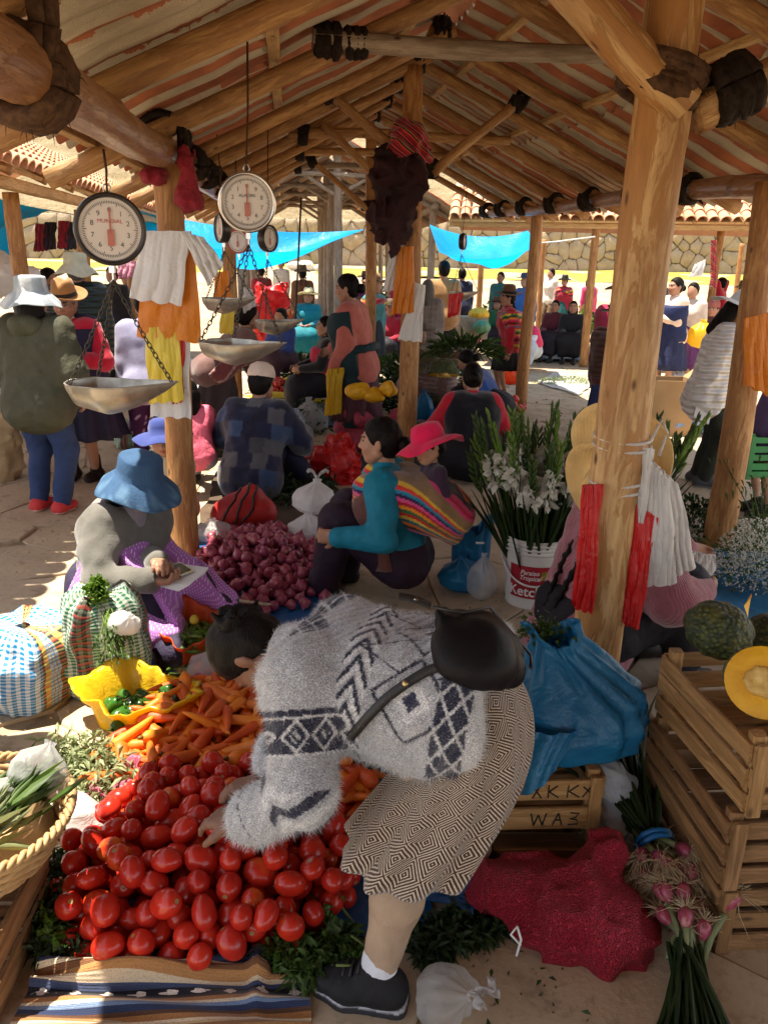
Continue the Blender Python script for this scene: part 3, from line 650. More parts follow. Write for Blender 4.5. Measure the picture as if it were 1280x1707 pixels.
# ------------------------------------------------------------------ people: materials
def cloth_mat(name, kind='wool'):
    t = MT(name); v = t.coord(); c = t.attr('col', 'Color'); n = t.noise(v, 14., 4)
    b = t.mix(n.smooth(.3, .75)*.45, c, t.mix(1., c, (.55, .55, .55), 'MULTIPLY'))
    if kind == 'wool': h = t.noise(v, 160., 3, .7)+t.noise(v, 22., 3)*.6; return t.done(b, .92, t.bump(h, .55, .006), spec=.15, sheen=.35)
    if kind == 'smooth': h = t.noise(v, 13., 3, .6, 1.2); return t.done(b, .7, t.bump(h, .45, .02), spec=.25)
    if kind == 'denim': h = t.noise(t.mapv(v, (1, 1, .3)), 200., 2)+t.noise(v, 18., 3, .6, .8)*.8; return t.done(b, .8, t.bump(h, .5, .006), spec=.2)
    if kind == 'puffer':
        x, y, z = t.xyz(v); w_ = ((z+t.noise(v, 5., 2)*.03)*110.).sin(); return t.done(b, .45, t.bump(w_+t.noise(v, 25., 3), .8, .014), spec=.4)
    if kind == 'felt': h = t.noise(v, 60., 3); return t.done(b, .85, t.bump(h, .25, .003), spec=.2, sheen=.2)
    if kind == 'straw':
        x, y, z = t.xyz(v); h = (((x*x+y*y).pow(.5))*500.).sin()*.5+t.noise(v, 120., 2); return t.done(b, .75, t.bump(h, .4, .002), spec=.25)
    if kind == 'leather': h = t.noise(v, 70., 4)+t.noise(v, 6, 3)*1.5; return t.done(b, .5, t.bump(h, .25, .005), spec=.12)
for k_ in ('wool', 'smooth', 'denim', 'puffer', 'felt', 'straw', 'leather'): M[k_] = cloth_mat('cloth_'+k_, k_)
t = MT('skin'); v = t.coord(); c = t.attr('col', 'Color'); n = t.noise(v, 40., 4); M['skin'] = t.done(t.mix(n.smooth(.3, .8)*.25, c, t.mix(1., c, (.75, .6, .55), 'MULTIPLY')), .52, t.bump(t.noise(v, 180., 3), .12, .002), spec=.35, sss=.06)
M['hair'] = hair_mat('black_hair', (.004, .0035, .003), (.011, .008, .007), .48, (160, 160, 12))
M['greyhair'] = hair_mat('grey_hair', (.06, .055, .05), (.16, .15, .14), .5, (140, 140, 14))
SK = (.38, .20, .125); SKD = (.23, .115, .07)
def rotz(a): c, s = math.cos(a), math.sin(a); return np.array([[c, -s, 0], [s, c, 0], [0, 0, 1]])
def rotx(a): c, s = math.cos(a), math.sin(a); return np.array([[1, 0, 0], [0, c, -s], [0, s, c]])
def roty(a): c, s = math.cos(a), math.sin(a); return np.array([[c, 0, s], [0, 1, 0], [-s, 0, c]])
def ik(a, b, l1, l2, hint):
    d = b-a; L = np.linalg.norm(d); L2 = min(max(L, abs(l1-l2)+.01), (l1+l2)*.998); u = d/(L+1e-9); b2 = a+u*L2
    x = (l1*l1-l2*l2+L2*L2)/(2*L2); h = math.sqrt(max(l1*l1-x*x, 0)); hn = hint-u*(hint@u); hn = nrm(hn); return a+u*x+hn*h, b2
def join(parts):
    V = []; F = []; C = []; n = 0
    for v_, f_, c_ in parts: V.append(v_); F.append(f_+n); C.append(np.broadcast_to(c_, (len(v_), 3))); n += len(v_)
    return np.concatenate(V), np.concatenate(F), np.concatenate(C)
def hand_sdf(w0, d, pn, side, s=1., curl=.5, spread=.1, thumb=.5, fat=1., curls=None):
    """w0 wrist, d finger direction, pn palm normal, side +1: thumb toward +cross(d,pn)"""
    d = nrm(d); pn = nrm(pn-d*(pn@d)); x = np.cross(d, pn)*side; f = SDF(); L = .085*s
    f.cap(w0-d*.03*s, w0+d*.02*s, .023*s*fat, .025*s*fat, .02*s)
    for o in (-.026, -.009, .009, .026): f.cap(w0+d*.015*s+x*o*.7*s, w0+d*L+x*o*s, .0165*s*fat, .0125*s*fat, .018*s)
    lens = (.066, .075, .07, .054); offs = (.028, .0095, -.0095, -.027)
    for q in range(4):
        b0 = w0+d*L*(1.0-.05*abs(q-1))+x*offs[q]*s; a = (spread*(1.5-q)/1.5); dd = nrm(d+x*a); p = b0; ang = .0; c = curl if curls is None else curls[q]
        for seg, (fr, rr) in enumerate(((.45, .0098), (.30, .0088), (.25, .0078))):
            ang += c*(.75, 1.0, .7)[seg]; e = p+(dd*math.cos(ang)+pn*math.sin(ang))*lens[q]*fr*s; f.cap(p, e, rr*s*fat, rr*.92*s*fat, .006*s); p = e
    p = w0+d*.022*s+x*.026*s; dd = nrm(d*.75+x*.7+pn*(.25+thumb*.3)); e = p+dd*.045*s; f.cap(p, e, .0145*s*fat, .0115*s*fat, .014*s)
    e2 = e+nrm(dd+d*.4+pn*thumb*.6)*.032*s; f.cap(e, e2, .0112*s*fat, .0085*s*fat, .006*s)
    return f
def head_parts(c, Mh, s, skin, face=True, smile=0., res=.0055, child=False):
    f = SDF(); T = lambda x, y, z: c+Mh@(np.array([x, y, z])*s)
    f.ell(T(0, -.012, .032), np.array([.075, .094, .088])*s, Mh, .02*s); f.ell(T(0, .026, -.028), np.array([.061, .068, .080])*s, Mh, .03*s)
    f.ell(T(0, .052, -.082), np.array([.028, .026, .026])*s, Mh, .04*s)
    for q in (-1, 1):
        f.ell(T(q*.040, .056, -.028), np.array([.028, .03, .028])*s, Mh, .03*s); f.cap(T(q*.058, .0, -.055), T(q*.024, .055, -.087), .022*s, .018*s, .03*s)
        if res < .012: f.ell(T(q*.078, -.008, -.008), np.array([.010, .019, .030])*s, Mh@rotz(q*.25), .008*s)
    if face and res < .012:
        f.cap(T(0, .092, .012), T(0, .107, -.024), .0085*s, .0135*s, .016*s)
        for q in (-1, 1):
            f.ell(T(q*.0125, .098, -.030), np.array([.009, .009, .008])*s, Mh, .008*s); f.sub(T(q*.033, .112, .006), .021*s, .018*s)
            f.ell(T(q*.032, .080, .006), np.array([.0135, .012, .0105])*s, Mh, .004*s); f.cap(T(q*.014, .092, .027), T(q*.048, .078, .028), .007*s, .005*s, .015*s)
            f.cap(T(0, .097, -.058), T(q*.020, .087, -.058+smile*.006), .0065*s, .004*s, .006*s); f.cap(T(0, .095, -.069), T(q*.017, .086, -.067+smile*.006), .0065*s, .004*s, .006*s)
    V, F = sdf_raw(f, res*s if s < 1 else res); V = relax(V, F, 1, .3)
    C = np.tile(skin, (len(V), 1)).astype(np.float32); L = ((V-c)@Mh)/s; x, y, z = np.abs(L[:, 0]), L[:, 1], L[:, 2]
    if face:
        fr = y > .05
        lip = fr & (((x/.024)**2+((z+.063-smile*.2*(x/.02)**2*.03)/.0115)**2) < 1); C[lip] = np.array(skin)*(.95, .52, .55)
        C[fr & (np.abs(z+.0635) < .0022) & (x < .021)] = np.array(skin)*.3
        brow = fr & (np.abs(z-.029-.1*(x-.03)) < .0048) & (x > .013) & (x < .05); C[brow] = (.03, .02, .015)
        ew = fr & (((x-.032)/.0135)**2+((z-.006)/.0062)**2 < 1); C[ew] = (.42, .38, .34); ir = fr & (((x-.032)/.0066)**2+((z-.006)/.0068)**2 < 1); C[ir & ew] = (.012, .008, .006)
        lash = fr & (np.abs(z-.0125+(x-.032)**2*12) < .0028) & (np.abs(x-.032) < .016); C[lash] = (.03, .018, .012)
        ch = fr & (np.hypot(x-.045, z+.025) < .024); C[ch] = C[ch]*(1.08, .92, .9)
    return V, F, C
def hat_mesh(kind, s):
    """returns (P grid, band grid or None) in head frame, z=0 at brim"""
    if kind == 'fedora': prof = [(.001, .112), (.03, .118), (.055, .122), (.072, .108), (.080, .07), (.086, .03), (.090, .0), (.11, -.004), (.145, .002), (.160, .012), (.163, .010), (.160, .004), (.145, -.006), (.11, -.012), (.086, -.012)]
    elif kind == 'straw': prof = [(.001, .105), (.04, .105), (.068, .095), (.08, .06), (.088, .02), (.092, .0), (.115, -.008), (.16, -.006), (.188, .008), (.19, .004), (.187, 0), (.16, -.014), (.115, -.016), (.088, -.012)]
    elif kind == 'bucket': prof = [(.001, .092), (.05, .094), (.082, .088), (.088, .078), (.092, .03), (.097, -.002), (.102, -.006), (.128, -.030), (.152, -.058), (.170, -.080), (.172, -.085), (.168, -.085), (.149, -.062), (.126, -.036), (.095, -.012)]
    elif kind == 'sun': prof = [(.001, .098), (.05, .096), (.08, .082), (.094, .04), (.098, .0), (.125, -.008), (.16, -.02), (.195, -.04), (.197, -.044), (.193, -.044), (.158, -.026), (.12, -.014), (.094, -.01)]
    elif kind == 'flat': prof = [(.001, .07), (.06, .075), (.085, .06), (.092, .0), (.13, -.004), (.175, .004), (.176, 0), (.13, -.01), (.09, -.008)]
    elif kind == 'cap': prof = [(.001, .088), (.04, .086), (.072, .066), (.088, .03), (.092, -.005), (.090, -.014), (.084, -.014)]
    elif kind == 'beanie': prof = [(.001, .10), (.04, .095), (.075, .07), (.09, .03), (.093, -.03), (.088, -.032)]
    k = 40; ph = rng.uniform(0, 6)
    def mod(TH, T, r, z):
        brim = np.clip((r-.095)/.08, 0, 1); dz = 0*z; dr = 0*r
        if kind in ('fedora', 'straw'):
            cr = (r < .09) & (z > .06); dz = dz-np.where(cr, .026*np.exp(-(r*np.cos(TH)/.022)**2)*np.clip((z-.06)/.05, 0, 1), 0); dz = dz+brim*.022*np.cos(2*TH)*-1+brim*.006*np.sin(3*TH+ph)
        if kind in ('bucket', 'sun'): dz = dz+brim*(.014*np.sin(3*TH+ph)+.008*np.sin(5*TH+2*ph)+(.02*np.cos(2*TH) if kind == 'sun' else 0)); dr = dr+brim*.006*np.sin(7*TH)
        if kind in ('bucket', 'cap', 'beanie', 'sun'): dr = dr+np.where(r < .1, .003*np.sin(TH*5+ph), 0)
        return dr*s, dz*s
    P = lathe([(a*s, b*s) for a, b in prof], k, lambda TH, T, r, z: tuple(q for q in mod(TH, T, r/s, z/s)))
    P[..., 1] *= 1.12
    band = None
    if kind in ('fedora', 'straw', 'sun'):
        b = lathe([(.0905*s, .002*s), (.0925*s, .004*s), (.0895*s, .03*s), (.087*s, .031*s)], k); b[..., 1] *= 1.12; band = b
    return P, band
class Person: pass
def person(label, loc, yaw, H=1.55, ph=None, lean=4., side=0., twist=0., head=(0, 0, 0), L=None, Rh=None, fL=None, fR=None, g=1., skin=SK, res=.014,
           face=True, smile=0, hair='bun', hairmat=None, hat=None, hatcol=(.2, .1, .05), bandcol=(.02, .015, .012), hattilt=(0, 0), group=None, child=False,
           palmL=None, palmR=None, dirL=None, dirR=None, curl=.45, handres=None, elbowL=None, elbowR=None, kneehint=None, female=True, hs=None, leglen=1.):
    s = H/1.6; loc = np.asarray(loc, float); Rz = rotz(R(yaw)); W = lambda p: loc+Rz@np.asarray(p, float)
    o = thing('person', label, 'person', loc, group); p = Person(); p.o = o; p.s = s; p.W = W; p.Rz = Rz; p.res = res; p.loc = loc; p.g = g
    ph = ph if ph is not None else .525*H
    Rt = Rz@rotz(R(twist))@roty(R(side))@rotx(-R(lean)); sr, sf, su = Rt[:, 0], Rt[:, 1], Rt[:, 2]; p.sr, p.sf, p.su = sr, sf, su
    Pc = W((0, 0, ph)); p.Pc = Pc; T = lambda x, y, z: Pc+Rt@(np.array([x, y, z])*s); p.T = T; p.Rt = Rt
    tor = SDF(); tor.cap(T(-.065, -.01, .0), T(.065, -.01, 0), .112*s*g, k=.08*s).cap(T(-.055, 0, .16), T(.055, 0, .16), .098*s*g, k=.09*s).cap(T(-.075, 0, .31), T(.075, 0, .31), .106*s*g, k=.09*s).cap(T(-.125, -.012, .42), T(.125, -.012, .42), .058*s*(.5+.5*g), k=.08*s)
    if female: tor.ell(T(.06, .075, .29), np.array([.06, .055, .06])*s*g, Rt, .05*s).ell(T(-.06, .075, .29), np.array([.06, .055, .06])*s*g, Rt, .05*s)
    p.tor = tor; shL, shR = T(-.165, -.01, .425), T(.165, -.01, .425); p.nb = T(0, -.012, .47)
    def hand_t(t_, q): return W(t_) if t_ is not None else T(q*.21, .05, -.09)
    ld = [None, None]; p.arms = SDF(); p.wr = []; p.elb = []
    for i, (q, sh, t_, eh) in enumerate(((-1, shL, L, elbowL), (1, shR, Rh, elbowR))):
        hint = Rz@np.asarray(eh, float) if eh is not None else sr*q*.5-sf*.6-su*.4
        el, wr = ik(sh, hand_t(t_, q), .275*s, .245*s, hint); p.arms.cap(sh, el, .056*s*g, .044*s*g, .04*s).cap(el, wr, .043*s*g, .028*s*(.5+.5*g), .02*s); p.wr.append(wr); p.elb.append(el)
    hipL, hipR = T(-.088, -.01, -.02), T(.088, -.01, -.02); p.legs = SDF(); p.ank = []; p.kn = []; fL = fL if fL is not None else (-.09*s, 0, .07*s); fR = fR if fR is not None else (.09*s, .04, .07*s)
    for q, hp, ft in ((-1, hipL, fL), (1, hipR, fR)):
        kh = Rz@np.asarray(kneehint if kneehint is not None else (q*.15, 1, .25), float); kn, an = ik(hp, W(ft), .40*s*leglen, .385*s*leglen, kh); p.legs.cap(hp, kn, .083*s*g, .056*s*g, .05*s).cap(kn, an, .055*s*g, .036*s*g, .03*s); p.ank.append(an); p.kn.append(kn)
    # head
    Rh_ = Rt@np.linalg.inv(rotx(-R(lean)))@rotz(R(head[1]))@rotx(-R(head[0]))@roty(R(head[2])) if True else Rt
    Rh_ = Rz@rotz(R(twist+head[1]))@rotx(-R(head[0]))@roty(R(head[2])); hs = (hs or (1.0 if not child else 1.15))*s*1.02
    hc = p.nb+su*.045*s+Rh_[:, 2]*.118*hs+Rh_[:, 1]*.012*s; p.hc = hc; p.Rh = Rh_; p.hs = hs
    neck = SDF().cap(p.nb-su*.03*s, hc-Rh_[:, 2]*.03*hs-Rh_[:, 1]*.015*hs, .052*s, .050*s, .02)
    parts = [head_parts(hc, Rh_, hs, skin, face, smile, (min(.0068, res*.55) if res < .015 else .0095) if face else res*.9, child)]
    V, F = sdf_raw(neck, max(res*.7, .008)); parts.append((V, F, np.array(skin)))
    coarse = tor.grown(-.012*s).plus(p.arms.grown(-.002)).plus(p.legs.grown(-.004))
    V, F = sdf_raw(coarse, max(res*1.7, .026)); parts.append((V, F, np.array(skin)))
    for i, (q, wr, el, pal, dr) in enumerate(((-1, p.wr[0], p.elb[0], palmL, dirL), (1, p.wr[1], p.elb[1], palmR, dirR))):
        d = nrm(wr-el) if dr is None else Rz@nrm(dr); pn = (-sr*q+.2*sf) if pal is None else Rz@nrm(pal)
        hf = hand_sdf(wr, d, pn, -q if True else q, s*1.0, curl, fat=1.1 if res < .02 else 1.25); V, F = sdf_raw(hf, handres or max(.0065, res*.6)); parts.append((V, F, np.array(skin)*.97))
    for i, an in enumerate(p.ank):
        fd = Rz@V3(0, 1, 0); V, F = sdf_raw(SDF().cap(an-V3(0, 0, .035*s), an+fd*.13*s-V3(0, 0, .045*s), .036*s, .026*s).cap(an, an-V3(0, 0, .03*s), .036*s, .04*s), max(res, .012)); parts.append((V, F, np.array(skin)))
    V, F, C = join(parts); link('body', npmesh('body', V, F, colr=C, org=loc), M['skin'], o, loc)
    # hair
    if hair:
        TT = lambda x, y, z: hc+Rh_@(np.array([x, y, z])*hs); f = SDF(); f.ell(TT(0, -.014, .034), np.array([.083, .102, .095])*hs, Rh_, .01); f.ell(TT(0, -.045, -.02), np.array([.07, .06, .075])*hs, Rh_, .04)
        def clip(P):
            l = ((P-hc)@Rh_)/hs; pl = l[..., 1]-(.014+.62*(l[..., 2]+.03)); return np.minimum(pl, 1)*hs*.85
        hr = max(res*.8, .0075); V, F = sdf_raw(f, hr, clip=clip, disp=lambda P: .004*fbm(P, 40, 2)); hp = [(V, F, np.array((1., 1, 1)))]
        f = SDF()
        if hair == 'bun': f.ell(TT(0, -.125, -.02), np.array([.045, .04, .045])*hs, Rh_)
        elif hair == 'pony': f.cap(TT(0, -.10, -.0), TT(0, -.135, -.06), .03*hs, .035*hs, .03).cap(TT(0, -.135, -.06), TT(0, -.12, -.24), .034*hs, .014*hs, .03)
        elif hair == 'long': f.cap(TT(-.05, -.05, -.02), TT(-.06, -.05, -.20), .05*hs, .04*hs, .05).cap(TT(.05, -.05, -.02), TT(.06, -.05, -.20), .05*hs, .04*hs, .05).cap(TT(0, -.08, 0), TT(0, -.09, -.22), .05*hs, .05*hs, .06)
        elif hair == 'braids':
            for q in (-1, 1):
                a = TT(q*.05, -.07, -.06); b = T(q*.06, -.15*g, .30); c_ = T(q*.03, -.16*g, .02)
                for i in range(26): tt = i/25; m_ = (a*(1-tt)**2+2*tt*(1-tt)*b+tt*tt*c_); f.ell(m_+sr*.005*(-1)**i, np.array([.018, .016, .018])*s*(1-.35*tt), Rt, .012)
        if f.p: V, F = sdf_raw(f, hr, disp=lambda P: .003*fbm(P, 45, 2)); hp.append((V, F, np.array((1., 1, 1))))
        V, F, C = join(hp); link('hair', npmesh('hair', V, F, org=loc), hairmat or M['hair'], o, loc)
    if hat:
        kind = hat; P, band = hat_mesh(kind, hs*1.06); up0 = {'cap': .055, 'beanie': .07, 'sun': .045, 'bucket': .05}.get(kind, .058)
        Mh = Rh_@rotx(-R(hattilt[0]))@roty(R(hattilt[1])); c0 = hc+Rh_[:, 2]*up0*hs-Rh_[:, 1]*.01*hs; mm = MB(); mm.grid(P, wrap=True); me = mm.mesh('hat', None, colr=False)
        Vh = np.concatenate(mm.V); cc = np.tile(hatcol, (len(Vh), 1)) if not callable(hatcol) else hatcol(Vh)
        if kind == 'cap':
            th = np.linspace(-1.1, 1.1, 11); a = np.stack([np.sin(th)*.09*hs, np.cos(th)*.10*hs, np.full(11, -.008*hs)], 1); b = np.stack([np.sin(th)*.085*hs, np.cos(th)*.10*hs+.075*hs*np.cos(th*.9), np.full(11, -.022*hs)], 1); m2 = MB(); m2.grid(np.stack([a, b])); m2.grid(np.stack([a, b])[:, ::-1]-V3(0, 0, .004)); mm.add(np.concatenate(m2.V), np.concatenate(m2.F)); cc = np.tile(hatcol, (mm.n, 1))
        Vw = np.concatenate(mm.V)@Mh.T; ho = link('hat', npmesh('hat', Vw, [np.concatenate(mm.F)], colr=cc), M['straw' if kind in ('straw', 'flat') else 'denim' if kind in ('bucket', 'cap') else 'felt'], o, c0)
        if band is not None: m3 = MB(); m3.grid(band, wrap=True); link('hat_band', npmesh('hat_band', np.concatenate(m3.V)@Mh.T, [np.concatenate(m3.F)], colr=bandcol), M['felt'], ho, c0)
        p.hat = ho; p.hatM = Mh; p.hatc = c0
    return p
def colour(c, V, N, p):
    if callable(c): return c((V-p.Pc)@p.Rt/p.s, V, N)
    return np.tile(c, (len(V), 1))
def garment(p, name, f, c, mat, res=None, wr=.006, ws=14, clip=None, label=None, seed=1, it=1):
    V, F = sdf_raw(f, res or p.res, clip=clip, disp=(lambda P: wr*fbm(P, ws, 2, seed)) if wr else None)
    if it: V = relax(V, F, it, .4)
    N = normals(V, F); o = link(name, npmesh(name, V, F, colr=colour(c, V, N, p), org=p.loc), M[mat], p.o, p.loc)
    if label: o['label'] = label
    return o
def local_clip(p, fn):
    return lambda P: fn(((P-p.Pc)@p.Rt)/p.s)*p.s
def cut_arms(p, frac=.97, grow=.016):
    f = SDF()
    for i, sh in enumerate((p.T(-.165, -.01, .425), p.T(.165, -.01, .425))):
        el, wr = p.elb[i], p.wr[i]; f.cap(sh, el, .060*p.s*p.g+grow, .047*p.s*p.g+grow, .05*p.s)
        if frac > .3: f.cap(el, el+(wr-el)*frac, .046*p.s*p.g+grow, .031*p.s+grow*.9, .02*p.s)
    return f
def top(p, c, mat='wool', grow=.018, length=0., name='sweater', sleeves=.97, wr=.007, neck=True, clip=None, res=None):
    f = p.tor.grown(grow).plus(cut_arms(p, sleeves, grow) if sleeves else SDF())
    if length: f.cap(p.T(-.06, -.01, -.02-length), p.T(.06, -.01, -.02-length), .125*p.s*p.g+grow, k=.06)
    if neck: f.cap(p.nb-p.su*.03*p.s, p.nb+p.su*.025*p.s, .062*p.s, .062*p.s, .03)
    return garment(p, name, f, c, mat, wr=wr, clip=clip, res=res)
def overlay(p, name, c, mat='smooth', grow=.05, clip=None, extra=None, wr=.005, res=None, label=None):
    f = p.tor.grown(grow+.012)
    if extra: f = f.plus(extra)
    return garment(p, name, f, c, mat, wr=wr, clip=clip, res=res, label=label)
def trousers(p, c, mat='denim', grow=.016, frac=.96, name='trousers'):
    f = SDF().cap(p.T(-.06, -.01, .0), p.T(.06, -.01, 0), .118*p.s*p.g+grow*.6, k=.05)
    for hp, kn, an in zip((p.T(-.088, -.01, -.02), p.T(.088, -.01, -.02)), p.kn, p.ank): f.cap(hp, kn, .086*p.s*p.g+grow, .060*p.s*p.g+grow, .04).cap(kn, kn+(an-kn)*frac, .058*p.s*p.g+grow, .042*p.s*p.g+grow, .03)
    return garment(p, name, f, c, mat, wr=.008)
def seated_skirt(p, c, mat='smooth', grow=.04, frac=.6, name='skirt', spread=0.):
    f = SDF().cap(p.T(-.06, -.01, .02), p.T(.06, -.01, .02), .12*p.s*p.g+grow*.6, k=.08)
    for q, hp, kn, an in zip((-1, 1), (p.T(-.088, -.01, -.02), p.T(.088, -.01, -.02)), p.kn, p.ank): f.cap(hp, kn, .09*p.s*p.g+grow, .07*p.s*p.g+grow, .16).cap(kn, kn+(an-kn)*frac, .065*p.s*p.g+grow, .07*p.s+grow, .14)
    f.cap((p.kn[0]+p.kn[1])/2, p.Pc, .07*p.s+grow, .09*p.s+grow, .14)
    return garment(p, name, f, c, mat, wr=.012, ws=9)
def skirt(p, c, mat='wool', z0=.14, hem=.35, rx0=.125, ry0=.115, rx1=.24, ry1=.22, folds=11, amp=.02, name='skirt', n=18, k=64, ctrl=None, hemc=None):
    """standing skirt: rings from the waist to the hem (hem = world height)"""
    s = p.s; a = p.T(0, 0, z0); mid = (p.ank[0]+p.ank[1])/2; b = np.array([mid[0]*.6+p.Pc[0]*.4, mid[1]*.6+p.Pc[1]*.4, hem]); th = np.arange(k)*2*math.pi/k; rows = []; ph_ = rng.uniform(0, 6)
    if hemc is not None: b = np.asarray(hemc, float)
    for i in range(n):
        t_ = i/(n-1); q_ = ctrl if ctrl is not None else (a*.6+b*.4); c_ = a*(1-t_)**2+2*t_*(1-t_)*q_+b*t_*t_; e = t_**.6; rx = (rx0+(rx1-rx0)*e)*s*p.g; ry = (ry0+(ry1-ry0)*e)*s*p.g
        w_ = 1+amp/.2*t_*(np.sin(th*folds+ph_+1.5*np.sin(th*2))+.4*np.sin(th*(folds*1.7)+2*ph_)); axu = nrm(p.su*(1-t_)**1.5+V3(0, 0, 1)*(1-(1-t_)**1.5)); ur = nrm(p.sr-axu*(p.sr@axu)); uf = np.cross(axu, ur)
        rows.append(c_+np.outer(np.cos(th)*rx*w_, ur)+np.outer(np.sin(th)*ry*w_, uf))
    P = np.array(rows); inn = np.array([r.mean(0)+(r-r.mean(0))*.96 for r in rows])[::-1]; m = MB(); G_ = np.concatenate([P, inn]); m.grid(G_, wrap=True)
    T_, TH = np.meshgrid(np.concatenate([np.linspace(0, 1, n), np.linspace(1, 0, n)]), th, indexing='ij'); pc = np.stack([TH/(2*math.pi), T_, T_*0], -1).reshape(-1, 3)
    Vv = np.concatenate(m.V); me = npmesh(name, Vv, [np.concatenate(m.F)], colr=(c(pc) if callable(c) else c), org=p.loc, pc=pc); return link(name, me, M[mat] if isinstance(mat, str) else mat, p.o, p.loc)
def shoes(p, c=(.03, .025, .02), mat='leather', sole=(.05, .045, .04), yawoff=(0, 0), L=.25, name='shoe', tall=0.):
    for i, an in enumerate(p.ank):
        fd = p.Rz@rotz(R(yawoff[i]))@V3(0, 1, 0); s = p.s; z0 = an-V3(0, 0, an[2]-max(an[2]-.07*s, 0)); b = an.copy(); b[2] = an[2]-.07*s; x = np.cross(fd, (0, 0, 1)); f = SDF()
        for q in (-.017, .017): f.cap(b-fd*.05*s+V3(0, 0, .042*s)+x*q*s, b+fd*.075*s+V3(0, 0, .036*s)+x*q*1.3*s, .036*s, .034*s, .03).cap(b+fd*.075*s+V3(0, 0, .036*s)+x*q*1.3*s, b+fd*.145*s+V3(0, 0, .03*s)+x*q*.8*s, .034*s, .026*s, .03)
        f.cap(an-fd*.01, an+V3(0, 0, .02*s+tall), .047*s, .045*s, .04)
        zb = b[2]+.004; V, F = sdf_raw(f, max(p.res*.9, .009), clip=lambda P: zb-P[..., 2]); cc = np.where((V[:, 2] < zb+.02*s)[:, None], np.array(sole), np.array(c)); link(name, npmesh(name, V, F, colr=cc, org=p.loc), M[mat], p.o, p.loc)
def manta(p, stripes, grow=.055, bundle=.0, name='carrying_cloth', zlo=-.02, zhi=.46, front=.10):
    """striped cloth wrapped over the shoulders and back, with an optional bundle on the back"""
    f = p.tor.grown(grow)
    if bundle: f.ell(p.T(0, -.14-bundle*.5, .26), np.array([.15, .05+bundle, .17])*p.s, p.Rt, .08)
    for i in range(2): f.cap(p.T((-.16, .16)[i], -.01, .42), p.T((-.16, .16)[i], -.01, .42)*.45+p.elb[i]*.55, .075*p.s, .07*p.s, .05)
    def cl(l): return np.maximum(np.maximum(zlo-l[..., 2]+.35*l[..., 1], l[..., 2]-zhi), l[..., 1]-front-.3*(l[..., 2]-.3))
    return garment(p, name, f, stripes, 'wool', clip=local_clip(p, cl), wr=.006)
def stripes(cols, per, axis=2, slant=0., ph=0.):
    cols = np.array(cols, float)
    def fn(l, V, N): q = ((l[:, axis]+slant*l[:, 0]+ph)/per) % 1; return cols[(q*len(cols)).astype(int) % len(cols)]
    return fn
def plaid(c0, c1, c2, per=.05):
    def fn(l, V, N):
        a = ((l[:, 0]/per) % 1 < .3); b = ((l[:, 2]/per) % 1 < .3); o = np.tile(c0, (len(l), 1)).astype(float); o[a] = o[a]*.5+np.array(c1)*.5; o[b] = o[b]*.5+np.array(c2)*.5; return o
    return fn
# ------------------------------------------------------------------ the crowd
def c8(r, g, b): return tuple(((x/255)/12.92 if x/255 < .04045 else ((x/255+.055)/1.055)**2.4) for x in (r, g, b))
def wl(loc, yaw, pt): return rotz(-R(yaw))@(np.asarray(pt, float)-np.asarray(loc, float))
BLACK = (.012, .011, .012); NAVY = (.012, .016, .045)
ANDEAN = [c8(190, 30, 40), c8(230, 60, 110), c8(240, 150, 30), c8(30, 30, 50), c8(40, 130, 70), c8(230, 200, 60), c8(200, 40, 60), c8(20, 120, 150), c8(210, 50, 40), c8(30, 25, 30)]
def far(label, x, y, yaw, H, topc, botc, hair='bun', hat=None, hatcol=(.1, .05, .03), ph=None, skirted=True, res=.025, hem=.3, group=None, apron=None, mant=None, topmat='wool', lean=5., **kw):
    loc = V3(x, y, float(gz(y))); seat = ph is not None; res = res*1.32
    if seat: kw.setdefault('fL', (-.1, .42, .07)); kw.setdefault('fR', (.1, .40, .07)); kw.setdefault('L', (-.1, .3, ph+.12)); kw.setdefault('Rh', (.08, .32, ph+.12))
    p = person(label, loc, yaw, H, ph=ph, lean=lean, res=res, face=kw.pop('face', False), hair=hair, hat=hat, hatcol=hatcol, group=group, **kw)
    top(p, topc, topmat, .02, .03 if not seat else 0)
    if not skirted: trousers(p, botc, 'denim')
    elif seat: seated_skirt(p, botc)
    else: skirt(p, botc, 'smooth', hem=hem+loc[2], n=10, k=40, rx1=.23, ry1=.21)
    if apron is not None:
        if seat: overlay(p, 'apron', apron, clip=local_clip(p, lambda l: np.maximum(-l[..., 1]-.02, l[..., 2]-.40)))
        else:
            overlay(p, 'apron', apron, clip=local_clip(p, lambda l: np.maximum(np.maximum(-l[..., 1]-.05, l[..., 2]-.40), -.1-l[..., 2])))
    if mant: manta(p, stripes(ANDEAN, .22, 2, .35), bundle=mant if mant is not True else 0)
    shoes(p); return p
# left lane
p = person('person from behind in olive hooded jacket, jeans and pale bucket hat', (-2.32, 5.3, 0), -8, 1.56, lean=5, L=(-.22, .15, .78), Rh=(.24, .12, .80), g=1.1, hair='long', hat='bucket', hatcol=lambda V: np.where(((np.sin(V[:, 0]*40)+np.sin(V[:, 1]*45+1)) > .2)[:, None], (.62, .66, .66), (.40, .46, .50)), face=False, fL=(-.09, .02, .07), fR=(.09, -.01, .07), res=.012)
top(p, c8(72, 72, 56), 'smooth', .045, .06, 'jacket', wr=.012); f = SDF().ell(p.T(0, -.10, .46), np.array([.13, .085, .09])*p.s, p.Rt, .03).cap(p.T(-.07, -.02, .50), p.T(.07, -.02, .50), .055); garment(p, 'hood', f, c8(76, 76, 58), 'smooth', wr=.012)
trousers(p, c8(46, 62, 100)); shoes(p, c8(200, 60, 60), 'smooth', c8(230, 190, 180))
